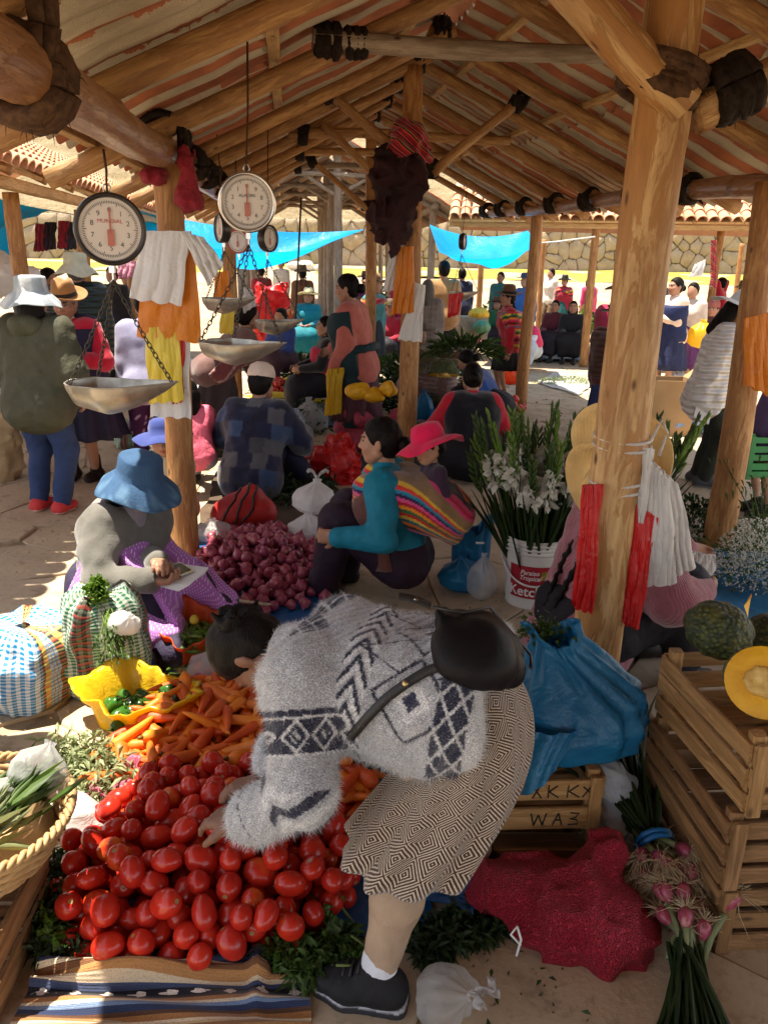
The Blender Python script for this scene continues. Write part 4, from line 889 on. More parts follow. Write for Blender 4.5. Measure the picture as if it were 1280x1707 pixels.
p = person('old woman facing the camera in brown felt hat, red cardigan and navy vest', (-2.40, 6.2, 0), 176, 1.5, lean=8, head=(14, 4, 0), L=(-.14, .27, .98), Rh=(.16, .2, .86), g=1.15, skin=(.34, .18, .11), hat='fedora', hatcol=c8(158, 112, 66), hair='braids', hairmat=M['greyhair'], res=.012)
top(p, c8(190, 24, 52), 'wool', .025, .02); overlay(p, 'vest', c8(36, 32, 58), 'smooth', .045, clip=local_clip(p, lambda l: np.maximum(np.maximum(np.abs(l[..., 0])*-1+.06+.0*l[..., 1], -.12-l[..., 2]), l[..., 2]-.45)-np.where(l[..., 1] < 0, .2, 0)))
garment(p, 'neck_scarf', SDF().cap(p.nb-p.su*.02, p.nb+p.su*.03, .075, .062), c8(230, 215, 190), 'wool'); skirt(p, c8(38, 38, 62), 'smooth', hem=.36, rx1=.30, ry1=.27, folds=13, amp=.025); shoes(p, c8(40, 30, 25), tall=.1)
p = person('man from behind in dark green puffer jacket and pale bucket hat', (-3.02, 8.0, 0), 8, 1.72, hat='bucket', hatcol=c8(200, 200, 178), hair='short', hairmat=M['greyhair'], face=False, female=False, g=1.1, res=.016)
top(p, c8(38, 52, 52), 'puffer', .05, .06, 'jacket'); trousers(p, c8(50, 50, 55)); shoes(p)
far('woman in maroon vest and pink sleeves standing under the left tiled eave', at(72, 420, 9.6)[0], 9.6, -100, 1.58, c8(190, 120, 125), c8(60, 30, 40), 'pony', apron=c8(90, 25, 40), Rh=(.1, .32, 1.05), L=(-.1, .32, 1.05), res=.018)
p = far('person in lilac grey sweater and purple dotted trousers behind the hanging bags', -1.86, 6.25, 15, 1.5, c8(150, 150, 180), lambda l, V, N: np.where((vnoise(V*60) > .62)[:, None], c8(170, 150, 180), c8(58, 28, 66)), 'pony', skirted=False, lean=14, res=.016)
p = far('child in bright pink jacket crouching beyond the left post', -1.40, 5.75, 30, 1.22, c8(250, 120, 145), c8(150, 145, 150), 'long', ph=.30, skirted=False, lean=18, res=.014, topmat='smooth')
p = far('person with black hair in checked apron bending over sacks behind the bags', -1.55, 7.1, -60, 1.5, c8(120, 90, 85), c8(60, 50, 50), 'bun', lean=48, L=(-.15, .55, .45), Rh=(.1, .5, .5), apron=plaid(c8(120, 60, 60), (.6, .55, .5), (.1, .05, .05)), res=.016)
# seated writer in the denim hat
loc = V3(-1.33, 3.62, 0); yw = -122
hL, hR = at(252, 968, 3.22), at(262, 938, 3.30); nb_ = at(285, 962, 3.26)
p = person('seated woman in denim bucket hat and purple dotted apron writing in a notebook', loc, yw, 1.52, ph=.17, lean=24, head=(26, 4, 0), L=wl(loc, yw, hR), Rh=wl(loc, yw, hL), fL=(-.2, .67, .05), fR=(.2, .66, .05), g=1.12, hair='long', hat='bucket', hatcol=lambda V: np.where((np.hypot(V[:, 0], V[:, 1]/1.12) > .105)[:, None] & (np.sin(np.hypot(V[:, 0], V[:, 1]/1.12)*520) > .3)[:, None], c8(88, 122, 152), c8(58, 88, 122)), hattilt=(-13, 3), smile=1., res=.010, handres=.005, curl=.6, palmL=(0, -.3, -1), palmR=(-.2, 0, 1), skin=(.36, .19, .12))
top(p, c8(108, 106, 100), 'wool', .03, .0, 'hooded_sweater', wr=.01); f = SDF().ell(p.T(0, -.085, .455), np.array([.15, .075, .06])*p.s, p.Rt, .03); garment(p, 'hood', f, c8(150, 140, 138), 'wool', wr=.008)
garment(p, 'neck_scarf', SDF().cap(p.nb-p.su*.03+p.sf*.03, p.nb+p.su*.02+p.sf*.02, .075, .062), c8(140, 130, 140), 'wool'); seated_skirt(p, c8(52, 46, 70), grow=.012, frac=.9)
t = MT('purple_dot_cloth'); v = t.coord(); x, y, z = t.xyz(v); a_ = (x*95.+z*20).fract()-.5; b_ = (z*95.-y*60).fract()-.5; dd = (a_*a_+b_*b_).lt(.035); M['dots'] = t.done(t.mix(dd, c8(176, 110, 198), c8(235, 212, 236)), .8, t.bump(t.noise(v, 14, 3, .6, 1.), .4, .015), sheen=.2)
lap = SDF().cap(p.T(-.06, .05, .02), p.T(.06, .05, .02), .13*p.s, k=.1)
for q in (0, 1): lap.cap(p.T(-.09+.18*q, .02, 0), p.kn[q], .155*p.s, .125*p.s, .16).cap(p.kn[q], p.kn[q]*.45+p.ank[q]*.55, .125*p.s, .12*p.s, .12)
lap.cap(p.kn[0], p.kn[1], .11*p.s, k=.1)
V, F = sdf_raw(p.tor.grown(.048).plus(lap), .010, clip=lambda P: np.maximum(np.maximum(-(((P-p.Pc)@p.Rt)[..., 1]-.0), ((P-p.Pc)@p.Rt)[..., 2]-.37), np.minimum(np.abs(((P-p.Pc)@p.Rt)[..., 0])-.15, ((P-p.Pc)@p.Rt)[..., 2]-.25)), disp=lambda P: .008*fbm(P, 12, 2))
link('apron', npmesh('apron', relax(V, F, 1), F, org=p.loc), M['dots'], p.o, p.loc)
m = MB(); pts = [p.T(-.15, .02, .33), p.T(-.19, -.10, .2), p.T(-.16, -.16, .05), p.T(-.15, -.17, -.12)]; m.tube(pts, .013, 6); m.build('apron_strap', M['dots'], p.o)
WRITER = p
# boy by the left post
loc = V3(-1.36, 4.98, 0)
p = person('child in beige sweater and blue brimmed hat squatting behind the left post', loc, 165, 1.2, ph=.16, lean=16, head=(8, 25, 0), L=(-.10, .34, .24), Rh=(.02, .36, .22), fL=(-.12, .22, .055), fR=(.12, .22, .055), hair='short', hat='sun', hatcol=c8(52, 66, 130), bandcol=c8(220, 215, 205), child=True, female=False, res=.010, hattilt=(-12, 4))
top(p, c8(190, 172, 138), 'wool', .025, .0); trousers(p, c8(180, 165, 150)); shoes(p, c8(90, 60, 40))
# man in patchwork fleece
loc = V3(-.98, 5.7, 0)
def patch(l, V, N):
    i = np.floor(l[:, 0]/.105+.5+.35*(np.floor(l[:, 2]/.11) % 2)); j = np.floor(l[:, 2]/.11); h = np.abs(np.sin(i*12.9+j*78.2)*43758) % 1
    cs = np.array([c8(30, 34, 62), c8(26, 28, 50), c8(56, 74, 108), c8(84, 84, 92), c8(66, 66, 74), c8(30, 34, 62)]); return cs[(h*6).astype(int)]
p = person('seated man from behind in navy patchwork fleece and white cap', loc, -12, 1.66, ph=.22, lean=22, head=(14, 0, 0), L=(-.32, .42, .3), Rh=(.25, .5, .3), fL=(-.3, .42, .07), fR=(.3, .45, .07), g=1.12, hair='short', hat='cap', hatcol=c8(226, 205, 190), female=False, face=False, res=.014)
top(p, patch, 'wool', .035, .04, 'fleece', wr=.01); trousers(p, c8(44, 42, 66)); shoes(p, c8(60, 50, 45))
# mother with the baby on her back
loc = V3(.10, 3.95, 0); yw = 80
p = person('woman in teal top seated in profile with a baby tied on her back', loc, yw, 1.55, ph=.24, lean=14, head=(4, -4, 0), L=wl(loc, yw, at(562, 895, 3.72)), Rh=wl(loc, yw, at(570, 882, 4.0)), fL=(-.10, .40, .07), fR=(.13, .34, .07), g=1.12, hair='bun', res=.010, handres=.005, skin=(.40, .21, .13), curl=.7, elbowL=(-.5, -.7, -.5), kneehint=(0, .3, 1))
top(p, c8(22, 120, 146), 'smooth', .022, 0, 'blouse', wr=.008, clip=local_clip(p, lambda l: .0-l[..., 2]-.25*l[..., 1])); trousers(p, c8(44, 28, 44), 'smooth', .04); shoes(p)
overlay(p, 'vest', c8(98, 56, 46), 'wool', .040, clip=local_clip(p, lambda l: np.maximum.reduce([.015-l[..., 1]+.0*l[..., 0], l[..., 2]-.43, -.01-l[..., 2]])))
def msfn(l, V, N):
    u = l[:, 2]*.75-l[:, 1]*.65+.06*np.sin(l[:, 1]*9); q = (u/.30+.55) % 1; cs = np.array([c8(200, 30, 60), c8(225, 60, 120), c8(40, 30, 40), c8(230, 120, 40), c8(30, 110, 120), c8(240, 200, 70), c8(210, 40, 40), c8(40, 110, 70), c8(240, 150, 40), c8(190, 30, 50), c8(235, 90, 150), c8(60, 40, 80), c8(40, 140, 170), c8(220, 60, 60), c8(235, 190, 60), c8(150, 120, 84), c8(150, 120, 84), c8(150, 120, 84), c8(150, 120, 84), c8(225, 70, 130)]); return cs[(q*len(cs)).astype(int) % len(cs)]
f = SDF().ell(p.T(.0, -.20, .27), np.array([.20, .16, .15])*p.s, p.Rt, .10).cap(p.T(-.1, -.06, .36), p.T(-.06, -.33, .17), .13*p.s, .10*p.s, .08).cap(p.T(.1, -.06, .36), p.T(.06, -.33, .17), .13*p.s, .10*p.s, .08)
for q in (-1, 1): f.cap(p.T(q*.14, -.08, .36), p.T(q*.13, .07, .43), .085*p.s, .075*p.s, .04).cap(p.T(q*.13, .07, .43), p.T(q*.02, .165, .30), .07*p.s, .045*p.s, .03)
f.ell(p.T(0, .16, .29), np.array([.045, .04, .05])*p.s, p.Rt, .02).cap(p.T(0, .17, .28), p.T(-.02, .18, .14), .03*p.s, .02*p.s, .02).cap(p.T(-.08, -.22, .22), p.T(-.02, -.30, .06), .08, .04, .06)
garment(p, 'carrying_cloth', f, msfn, 'wool', wr=.008, ws=12, res=.007)
loc = p.T(-.03, -.20, .17)
b = person('baby in bright pink sun hat peeking out of the striped carrying cloth', loc, 118, .66, ph=.10, lean=0, head=(16, 0, 6), L=(-.06, .08, .16), Rh=(.06, .08, .16), fL=(-.05, .06, .0), fR=(.05, .06, .0), hs=1.82, hair='short', hat='sun', hatcol=c8(226, 28, 84), bandcol=c8(226, 28, 84), res=.012, female=False, skin=(.44, .24, .15), hattilt=(-4, 6))
top(b, c8(60, 40, 60), 'wool', .01)
# dark vest woman
loc = V3(.70, 6.35, 0)
p = person('seated woman from behind in black vest with red sleeves beside the centre post', loc, 4, 1.55, ph=.24, lean=12, head=(20, 0, 0), L=(-.3, .35, .30), Rh=(.32, .34, .28), fL=(-.15, .42, .07), fR=(.15, .42, .07), g=1.16, hair='bun', face=False, res=.013)
top(p, c8(190, 22, 48), 'wool', .022, 0); overlay(p, 'vest', c8(20, 20, 28), 'wool', .028, wr=.009); seated_skirt(p, c8(24, 22, 28), grow=.05)
# pink cardigan seller behind the near pillar
loc = V3(.86, 3.06, 0); yw = -72
t = MT('rose_knit'); v = t.coord(); x, y, z = t.xyz(v); h = ((x+y)*420).sin()*.25+t.noise(v, 110., 4)*1.6+t.noise(v, 25., 3)
c = t.mix(t.noise(v, 12, 4).smooth(.3, .7), (.33, .115, .15), (.24, .08, .105)); M['rose'] = t.done(c, .95, t.bump(h, .6, .006), sheen=.5, spec=.1)
p = person('seated flower seller in rose pink cardigan behind the near pillar', loc, yw, 1.56, ph=.30, lean=16, head=(14, 0, 0), L=wl(loc, yw, at(1175, 925, 3.42)), Rh=wl(loc, yw, at(1172, 985, 3.0)), fL=(-.14, .42, .07), fR=(.14, .40, .07), g=1.28, hair='braids', res=.010, handres=.005)
o_ = top(p, (1, 1, 1), 'wool', .038, .15, 'cardigan', wr=.011, sleeves=.94); o_.data.materials.clear(); o_.data.materials.append(M['rose']); seated_skirt(p, c8(26, 24, 32), grow=.015, frac=.8); shoes(p)
f = SDF().cap(p.T(.15, .06, -.06), p.T(.15, .0, .05), .085, .09, .04); V, F = sdf_raw(f, .012); link('cardigan_pocket', npmesh('cardigan_pocket', V, F, org=p.loc), M['rose'], p.o, p.loc)
# standing woman in salmon sweater
loc = V3(-.28, 7.5, 0); yw = 78
p = person('standing woman in salmon sweater and dark green apron facing left', loc, yw, 1.62, lean=9, head=(10, 0, 0), L=wl(loc, yw, at(557, 612, 7.35)), Rh=(.24, .30, .92), g=1.12, hair='bun', res=.012)
top(p, c8(190, 106, 94), 'wool', .03, .08, 'sweater', wr=.01); skirt(p, c8(84, 48, 58), 'smooth', hem=.3, rx1=.22, ry1=.21)
overlay(p, 'apron', c8(24, 48, 54), 'smooth', .068, clip=local_clip(p, lambda l: np.maximum(np.maximum(-l[..., 1]-.06-.15*(np.abs(l[..., 2]-.1) < .035), l[..., 2]-.44), -.60-l[..., 2])), extra=SDF().cap(p.T(-.07, .03, -.2), p.T(.07, .03, -.2), .15*p.s, k=.06).cap(p.T(-.05, .06, -.52), p.T(-.05, .05, -.2), .17, .15, .06).cap(p.T(.05, .06, -.52), p.T(.05, .05, -.2), .17, .15, .06)); shoes(p)
# middle distance
far('teal clad woman in cream straw hat sitting behind a blue sheet of carrots', at(515, 500, 15)[0], 15, 172, 1.55, c8(20, 120, 130), c8(20, 116, 126), 'braids', 'straw', c8(240, 222, 170), ph=.5, apron=c8(20, 125, 135), res=.02, face=True)
far('girl with long black hair and red hood sitting beside the standing woman', at(548, 540, 8.7)[0], 8.7, 100, 1.4, c8(30, 28, 32), c8(30, 26, 34), 'long', ph=.50, apron=c8(170, 30, 60), res=.016, face=True)
far('person in brown brimmed hat and teal poncho beyond the standing woman', at(622, 470, 12.2)[0], 12.2, -130, 1.52, c8(60, 130, 135), c8(40, 50, 60), 'braids', 'fedora', c8(120, 90, 60), mant=True)
far('person in dark jacket far behind the cream hat woman', at(565, 460, 20)[0], 20, 160, 1.6, c8(50, 50, 56), c8(30, 30, 34), 'short', None, skirted=False, res=.03)
far('small child in white shirt far beyond the second shelter posts', at(577, 470, 19)[0], 19, 170, 1.35, c8(180, 170, 160), c8(60, 60, 80), 'short', None, skirted=False, res=.03)
far('tall man from behind in tan jacket beneath the right blue tarp', at(740, 470, 13)[0], 13, 4, 1.78, c8(166, 122, 76), c8(40, 40, 48), 'short', None, skirted=False, female=False, g=1.1)
far('woman from behind in grey checked jacket with grey hair beside the centre post', at(712, 500, 11.3)[0], 11.3, -5, 1.52, plaid(c8(130, 118, 112), (.1, .09, .09), (.3, .25, .22), .06), c8(40, 36, 44), 'long', None, skirted=False, hairmat=M['greyhair'])
far('seated trader in olive sleeves and checked skirt holding onions', at(690, 590, 9.2)[0], 9.2, -95, 1.5, c8(110, 98, 70), plaid(c8(120, 92, 86), (.1, .07, .07), (.4, .33, .3), .05), 'bun', 'flat', c8(90, 70, 50), ph=.36, L=(-.12, .45, .72), Rh=(.1, .48, .66), res=.018)
far('small woman in brown hat carrying a striped cloth bundle and black skirt', 1.56, 10.55, 95, 1.44, c8(175, 26, 44), BLACK, 'braids', 'fedora', c8(104, 74, 54), mant=.07, hem=.42, res=.016, face=True)
far('person in blue jumper crouching over vegetables beside the black vest woman', 1.12, 8.1, 60, 1.45, c8(46, 80, 150), c8(30, 30, 40), 'bun', ph=.32, lean=40, head=(30, 0, 0), res=.017)
far('woman in blue apron and blue hat standing under the right tarp edge', at(878, 480, 15.2)[0], 15.2, 130, 1.6, c8(60, 100, 160), c8(40, 70, 130), 'bun', 'flat', c8(60, 80, 110), apron=c8(45, 95, 165))
far('person in pink and white apron bending in front of the blue apron woman', at(888, 500, 14.0)[0], 14.0, 150, 1.45, c8(214, 60, 100), c8(180, 190, 200), 'bun', None, ph=.35, lean=30, apron=c8(200, 205, 215))
far('seated woman in maroon shawl on the left of the flower sellers', at(928, 500, 15.6)[0], 15.6, 150, 1.5, c8(92, 34, 48), c8(40, 36, 44), 'bun', None, ph=.42, face=True)
far('seated woman in black cardigan on the right of the flower sellers', at(957, 495, 15.4)[0], 15.4, 165, 1.5, c8(30, 30, 34), c8(26, 26, 30), 'long', None, ph=.42, face=True)
far('person in white shirt standing far off by the stone wall', at(922, 440, 22)[0], 22, 120, 1.66, c8(220, 215, 205), c8(110, 90, 70), 'short', None, skirted=False, res=.03)
far('woman in dark hat and striped bundle far off by the stone wall', at(944, 445, 21)[0], 21, 150, 1.5, c8(160, 40, 60), c8(30, 90, 90), 'braids', 'fedora', c8(30, 24, 22), mant=.06, res=.03)
far('woman in pink jacket and black trousers far off beside the tall post', at(984, 455, 20)[0], 20, -150, 1.55, c8(226, 70, 120), c8(30, 28, 34), 'long', None, skirted=False, res=.03)
p = far('woman in maroon shawl and dark brimmed hat walking away beyond the pillar', 2.66, 9.6, -25, 1.56, c8(170, 36, 74), c8(150, 150, 150), 'braids', 'fedora', c8(56, 42, 36), hem=.45, res=.016); manta(p, (.33, .025, .07), .06)
p = far('woman in tall dark felt hat, brown shawl and blue skirt right behind the pillar', 2.20, 7.95, -28, 1.38, c8(92, 40, 44), c8(46, 62, 112), 'braids', 'fedora', c8(78, 72, 64), hem=.2, res=.014); manta(p, stripes([c8(74, 48, 44), c8(92, 60, 52), c8(56, 36, 36)], .06), .06, .05)
p = far('woman in navy apron and cream sleeves with folded arms by the right stalls', at(1128, 500, 11.6)[0], 11.6, 110, 1.62, c8(232, 206, 184), c8(40, 46, 80), 'bun', None, hem=.35, apron=c8(34, 44, 84), L=(-.02, .26, 1.08), Rh=(.04, .26, 1.05), face=True, res=.016, g=1.1)
far('woman in plum coloured skirt standing behind the navy apron woman', at(1152, 520, 12.3)[0], 12.3, 140, 1.55, c8(200, 185, 175), c8(86, 44, 92), 'bun', None, hem=.3)
loc = V3(2.60, 6.45, 0); yw = -105
p = person('person in white puffer coat, striped shirt and grey sun hat holding a paper', loc, yw, 1.56, lean=10, head=(30, 0, 0), Rh=wl(loc, yw, at(1163, 668, 6.3)), L=(-.2, .28, .95), g=1.05, hair='long', hat='sun', hatcol=c8(206, 204, 200), bandcol=c8(190, 190, 190), res=.012, female=False)
top(p, stripes([c8(225, 225, 225), c8(40, 40, 56)], .035), 'smooth', .02, .04, 'shirt', sleeves=0); o_ = top(p, c8(236, 236, 232), 'puffer', .042, .10, 'coat', wr=.012, clip=local_clip(p, lambda l: np.where((l[..., 1] > .02) & (np.abs(l[..., 0]) < .12), .045-np.abs(l[..., 0]), -.1))); trousers(p, c8(44, 48, 40)); shoes(p, c8(70, 72, 76), 'smooth', c8(150, 150, 150))
WHITE = p
m = MB(); c0 = at(1172, 684, 6.26); m.box(c0, (.14, .012, .19), rotz(R(20))@rotx(R(-30))@roty(R(28))); o_ = m.build('paper_booklet', simple('paper', (.75, .74, .72), (.68, .67, .65), .8, 5, 60, .1), smooth=False); tag(o_, 'white booklet held low by the person in the white coat', 'booklet')
far('seated man in knitted cap, brown jacket and jeans at the far right stall', at(1192, 505, 14.2)[0], 14.2, 140, 1.6, c8(90, 44, 44), c8(66, 84, 110), 'short', 'beanie', c8(150, 90, 84), ph=.45, skirted=False, face=True)
far('person in red jumper with raised arms by the far right stall', at(1208, 455, 17)[0], 17, 60, 1.6, c8(190, 26, 48), c8(40, 36, 44), 'short', None, skirted=False, L=(-.12, .2, 1.45), Rh=(.14, .16, 1.5))
far('person in dark top standing at the far left stall below the tarp', at(40, 430, 10.4)[0], 10.4, 150, 1.5, c8(40, 36, 46), c8(50, 40, 50), 'bun', None)
loc = V3(2.62, 4.75, 0); far('person in plum skirt at the right edge beyond the leaning post', at(1312, 640, 5.6)[0], 5.6, 80, 1.55, c8(220, 120, 150), c8(92, 74, 116), 'bun', None, hem=.45, res=.02)
# stranger whose hand enters at the left edge
hp = at(6, 1175, 2.42); loc = V3(-1.72, 2.45, 0); yw = -100
p = person('person at the left edge reaching a dark hand towards the checked bags', loc, yw, 1.6, lean=16, L=wl(loc, yw, hp), Rh=(.3, .1, .75), palmL=(0, -.2, -1), dirL=(0, .35, -1), hair='short', skin=SKD, female=False, res=.016, handres=.005, elbowL=(-.6, -.2, .6)); top(p, c8(60, 60, 70), 'wool', .02, .04, 'jacket', sleeves=.75); trousers(p, c8(50, 50, 60)); shoes(p)

for lb, px, y, yw_, H, tc, bc, ht in (('person in red jumper far behind the hanging scales', 436, 19, 20, 1.6, c8(150, 40, 50), c8(40, 40, 50), None), ('person in pale shirt far off left of the second shelter', 470, 23, 160, 1.62, c8(200, 195, 185), c8(60, 60, 70), 'straw'), ('woman in purple shawl far off beneath the second shelter', 610, 18, 30, 1.5, c8(110, 50, 110), c8(30, 30, 36), 'fedora'), ('person in teal jacket far off between tarp and right post', 835, 19, 150, 1.6, c8(40, 110, 120), c8(40, 40, 46), None), ('person in grey jacket far off right of the near pillar', 1100, 19, 140, 1.6, c8(110, 110, 115), c8(40, 44, 60), 'fedora'), ('woman in orange shawl far off at the right stalls', 1240, 16, 160, 1.5, c8(190, 90, 40), c8(40, 36, 44), 'fedora'), ('person in black coat in the left lane behind the puffer jacket', 190, 12, 170, 1.6, c8(36, 34, 38), c8(40, 40, 50), None), ('woman in red cardigan deep in the left lane', 215, 14, 150, 1.5, c8(170, 30, 50), c8(30, 30, 40), 'fedora')):
    far(lb, at(px, 470, y)[0], y, yw_, H, tc, bc, 'bun', ht, (.12, .08, .05), res=.03)
# ------------------------------------------------------------------ the woman bending over the tomatoes
t = MT('fuzzy_knit'); v = t.coord(); c = t.attr('col', 'Color'); x, y, z = t.xyz(t.attr('pc'))
sp = t.noise(v, 330., 2, .7); kn = ((x*150).sin()*.5+(z*210+x*150).sin()*.7)
c2 = t.mix(sp.smooth(.42, .62), t.mix(1., c, (.42, .44, .50), 'MULTIPLY'), c); c2 = t.mix(sp.smooth(.62, .72)*.6, c2, (.85, .85, .85)); M['knit'] = t.done(c2, .95, t.bump(kn+t.noise(v, 300, 3)*1.4, .7, .004), spec=.1, sheen=.6)
t = MT('diamond_weave'); u, vv, _ = t.xyz(t.attr('pc')); wob = t.noise(t.coord(), 9., 2)*.06
U = u*13.+wob; Vv = vv*8.+wob; row = Vv.floor(); a_ = ((U).fract()-.5).abs(); b_ = ((Vv).fract()-.5).abs(); d1 = a_+b_; a2 = ((U+.5).fract()-.5).abs(); b2 = ((Vv+.5).fract()-.5).abs(); d2 = a2+b2
dm = d1.min(d2); st_ = (dm*9.+.15).fract().lt(.41); n = t.noise(t.coord(), 260., 2)
c = t.mix(st_, t.mix(n.smooth(.3, .7), (.085, .045, .032), (.05, .026, .02)), t.mix(n.smooth(.3, .7), (.60, .52, .42), (.42, .36, .28))); M['weave'] = t.done(c, .9, t.bump(st_*.7+n, .5, .003), sheen=.3, spec=.15)
loc = V3(.205, 1.72, 0); yw = 73
hLw = at(398, 1372, 1.62); hRw = at(440, 1305, 1.80)
p = person('woman in fuzzy grey patterned sweater and diamond weave skirt bending over the tomatoes', loc, yw, 1.41, ph=.70, lean=85, side=0, head=(96, 4, 0), L=wl(loc, yw, hLw), Rh=wl(loc, yw, hRw), fL=wl(loc, yw, (.005, 1.485, .07)), fR=wl(loc, yw, (.30, 1.90, .07)), leglen=.985, g=1.02, hair='short', skin=(.19, .092, .058), res=.011, handres=.0042, hs=1.06, curl=.42, elbowL=(-.4, -.7, -.35), elbowR=(.4, 0, -.5),
           palmL=(.1, -.1, -1), palmR=(-.3, -.2, -1), dirL=(.25, 1, -.25), dirR=(-.25, 1, -.2))
HERO = p; s = p.s
ft = SDF()
for q in range(26): a0 = p.hc+p.Rh@V3(rng.normal()*.022, -.105, .03+rng.normal()*.02); d0 = nrm(p.Rh@V3(rng.normal()*.7, -1, .3+rng.normal()*.5)); ft.cap(a0-d0*.015, a0+d0*rng.uniform(.004, .02), .012, .005, .015)
V, F = sdf_raw(ft, .005); link('hair_tuft', npmesh('hair_tuft', V, F, org=loc), M['hair'], p.o, loc)
def subdiv(V, F):
    e = np.concatenate([F[:, [i, (i+1) % 4]] for i in range(4)]); es = np.sort(e, 1); uq, inv = np.unique(es, axis=0, return_inverse=True); inv = inv.reshape(4, -1)
    n = len(V); Em = V[uq].mean(1); Fc = V[F].mean(1); Vn = np.concatenate([V, Em, Fc]); ie = inv+n; ic = np.arange(len(F))+n+len(uq)
    Fn = np.concatenate([np.stack([F[:, i], ie[i], ic, ie[(i-1) % 4]], 1) for i in range(4)]); return Vn, Fn
f = p.tor.grown(.034); f.cap(p.T(-.08, .0, .0), p.T(.08, .0, .0), .158, k=.08).cap(p.T(-.07, .03, .2), p.T(.07, .03, .2), .125, k=.09).ell(p.T(-.07, .11, .1), np.array([.085, .075, .11]), p.Rt, .07)
f.cap(p.nb-p.su*.04, p.nb+p.su*.04, .085, .07, .05)
for i, (sh, lw) in enumerate(((p.T(-.165, -.01, .425), .80), (p.T(.165, -.01, .425), .72))):
    el, wr = p.elb[i], p.wr[i]; f.cap(sh, el, .090, .074, .06).cap(el, el+(wr-el)*lw, .074, .058, .03).ell(el+(wr-el)*(lw-.10), np.array([.064, .064, .064]), None, .03)
V, F = sdf_raw(f, .0095, disp=lambda P: .009*fbm(P, 9, 2, 3)+.004*vnoise(P, 30, 2)-.012*np.maximum(0, .35-np.abs(vnoise(P*np.array([1.6, .7, 1.], np.float32), 11, 8))), clip=lambda P: (-.07+.012*np.sin(np.arctan2(((P-p.Pc)@p.Rt)[..., 0], ((P-p.Pc)@p.Rt)[..., 1])*5))-((P-p.Pc)@p.Rt)[..., 2]); V = relax(V, F, 2, .5); V, F = subdiv(V, F); V = relax(V, F, 1, .5); N = normals(V, F)
l = (V-p.Pc)@p.Rt; phi = np.arctan2(l[:, 0], -l[:, 1]+.02)*.15; z = l[:, 2]
# arm coordinate
def segd(P, a, b): ab = b-a; tt = ((P-a)@ab/(ab@ab)).clip(0, 1); return np.linalg.norm(P-a-tt[:, None]*ab, axis=1), tt
shw = p.T(-.165, -.01, .425); dU, tU = segd(V, shw, p.elb[0]); dF, tF = segd(V, p.elb[0], p.wr[0]); dA = np.minimum(dU, dF); arm = (dA < .125) & ~((np.abs(l[:, 0]) < .10) & (dU > .09)); aL = np.where(dF < dU, 1+tF, tU)
GREY, NV, WH = np.array((.60, .61, .62)), np.array((.018, .022, .055)), np.array((.88, .88, .86)); C = np.tile(GREY, (len(V), 1)); fz = .004*vnoise(V, 60, 1)
def chev(q, w_, per=.075): return ((np.abs(((w_/per) % 1)-.5)*per*1.1+q)) # chevron coordinate
# chevron band round the ribs
q = chev(z-.235+fz, phi); k_ = np.floor((q+.06)/.017); bd = (np.abs(z-.235) < .036) & ~arm; m1 = bd & (((phi/.075) % 1 < .5) == (z > .235)); 
band = (np.abs(z-.235-.018*np.sign(((phi/.036) % 1)-.5)) < .02) & ~arm
C[bd & (((phi/.042+np.abs(z-.235)/.030) % 1) < .38)] = NV; C[bd & ((((phi/.042+np.abs(z-.235)/.030)) % 1) > .60)] = WH
# two big diamonds with white hearts
for ph0 in (-.02, -.17, .13):
    d = np.abs(phi-ph0)/.07+np.abs(z-.09)/.095; C[~arm & (np.abs(d-1) < .055)] = NV; C[~arm & (d < .50)] = WH; C[~arm & (d < .24)] = NV*1.5
    d2 = np.abs(phi-ph0-.075)/.05+np.abs(z-.09)/.15; C[~arm & (np.abs(d2-1) < .035) & (d > 1.05)] = NV
# navy yoke and hem with white tracery
yk = (z > .375+.03*np.sin(phi*40)) & ~arm; C[yk] = NV; tr = yk & ((np.abs(((phi/.06+z/.05) % 1)-.5) < .07) | (np.abs(((phi/.06-z/.05) % 1)-.5) < .07)); C[tr] = WH*.8; C[~arm & (z > .43)] = GREY*1.1
hm_ = (z < .03) & (z > -.045) & ~arm; C[hm_] = NV; tr = hm_ & ((np.abs(((phi/.05+z/.05) % 1)-.5) < .08) | (np.abs(((phi/.05-z/.05) % 1)-.5) < .08)); C[tr] = WH*.85; C[~arm & (z < -.045)] = WH*.85
# sleeve: navy block with diamonds, chevrons on the forearm
rel = V-(shw+(p.elb[0]-shw)*np.clip(tU, 0, 1)[:, None]); wv = rel@p.sr+rel@V3(0, 0, 1)*.0+rel@np.cross(nrm(p.elb[0]-shw), p.sr)
nb_ = arm & (aL > .24) & (aL < .66); C[nb_] = NV; dd = np.abs(((wv/.085) % 1)-.5)*.17/.085+np.abs(aL-.48)/.17; C[nb_ & (np.abs(dd-.85) < .12)] = WH*.85; C[nb_ & (dd < .38) & ((((wv-aL*.2)/.02) % 1) < .5)] = WH*.8; C[arm & ((np.abs(aL-.31) < .012) | (np.abs(aL-.65) < .012))] = WH

relF = V-(p.elb[0]+(p.wr[0]-p.elb[0])*tF[:, None]); wf = relF@np.cross(nrm(p.wr[0]-p.elb[0]), V3(0, -1, .3)); cb = arm & (aL > .98) & (aL < 1.30); qq = ((wf*1.0+.0)/.075+np.abs(aL-1.14)*2.2) % 1; C[cb & (qq < .33)] = NV; C[cb & (qq > .55) & (qq < .85)] = WH
C[arm & (np.abs(aL-1.66) < .012) & (((wf/.02) % 1) < .6)] = NV
me = npmesh('sweater', V, F, colr=C, org=loc, pc=np.stack([phi, l[:, 1], z], -1)); link('sweater', me, M['knit'], p.o, loc)
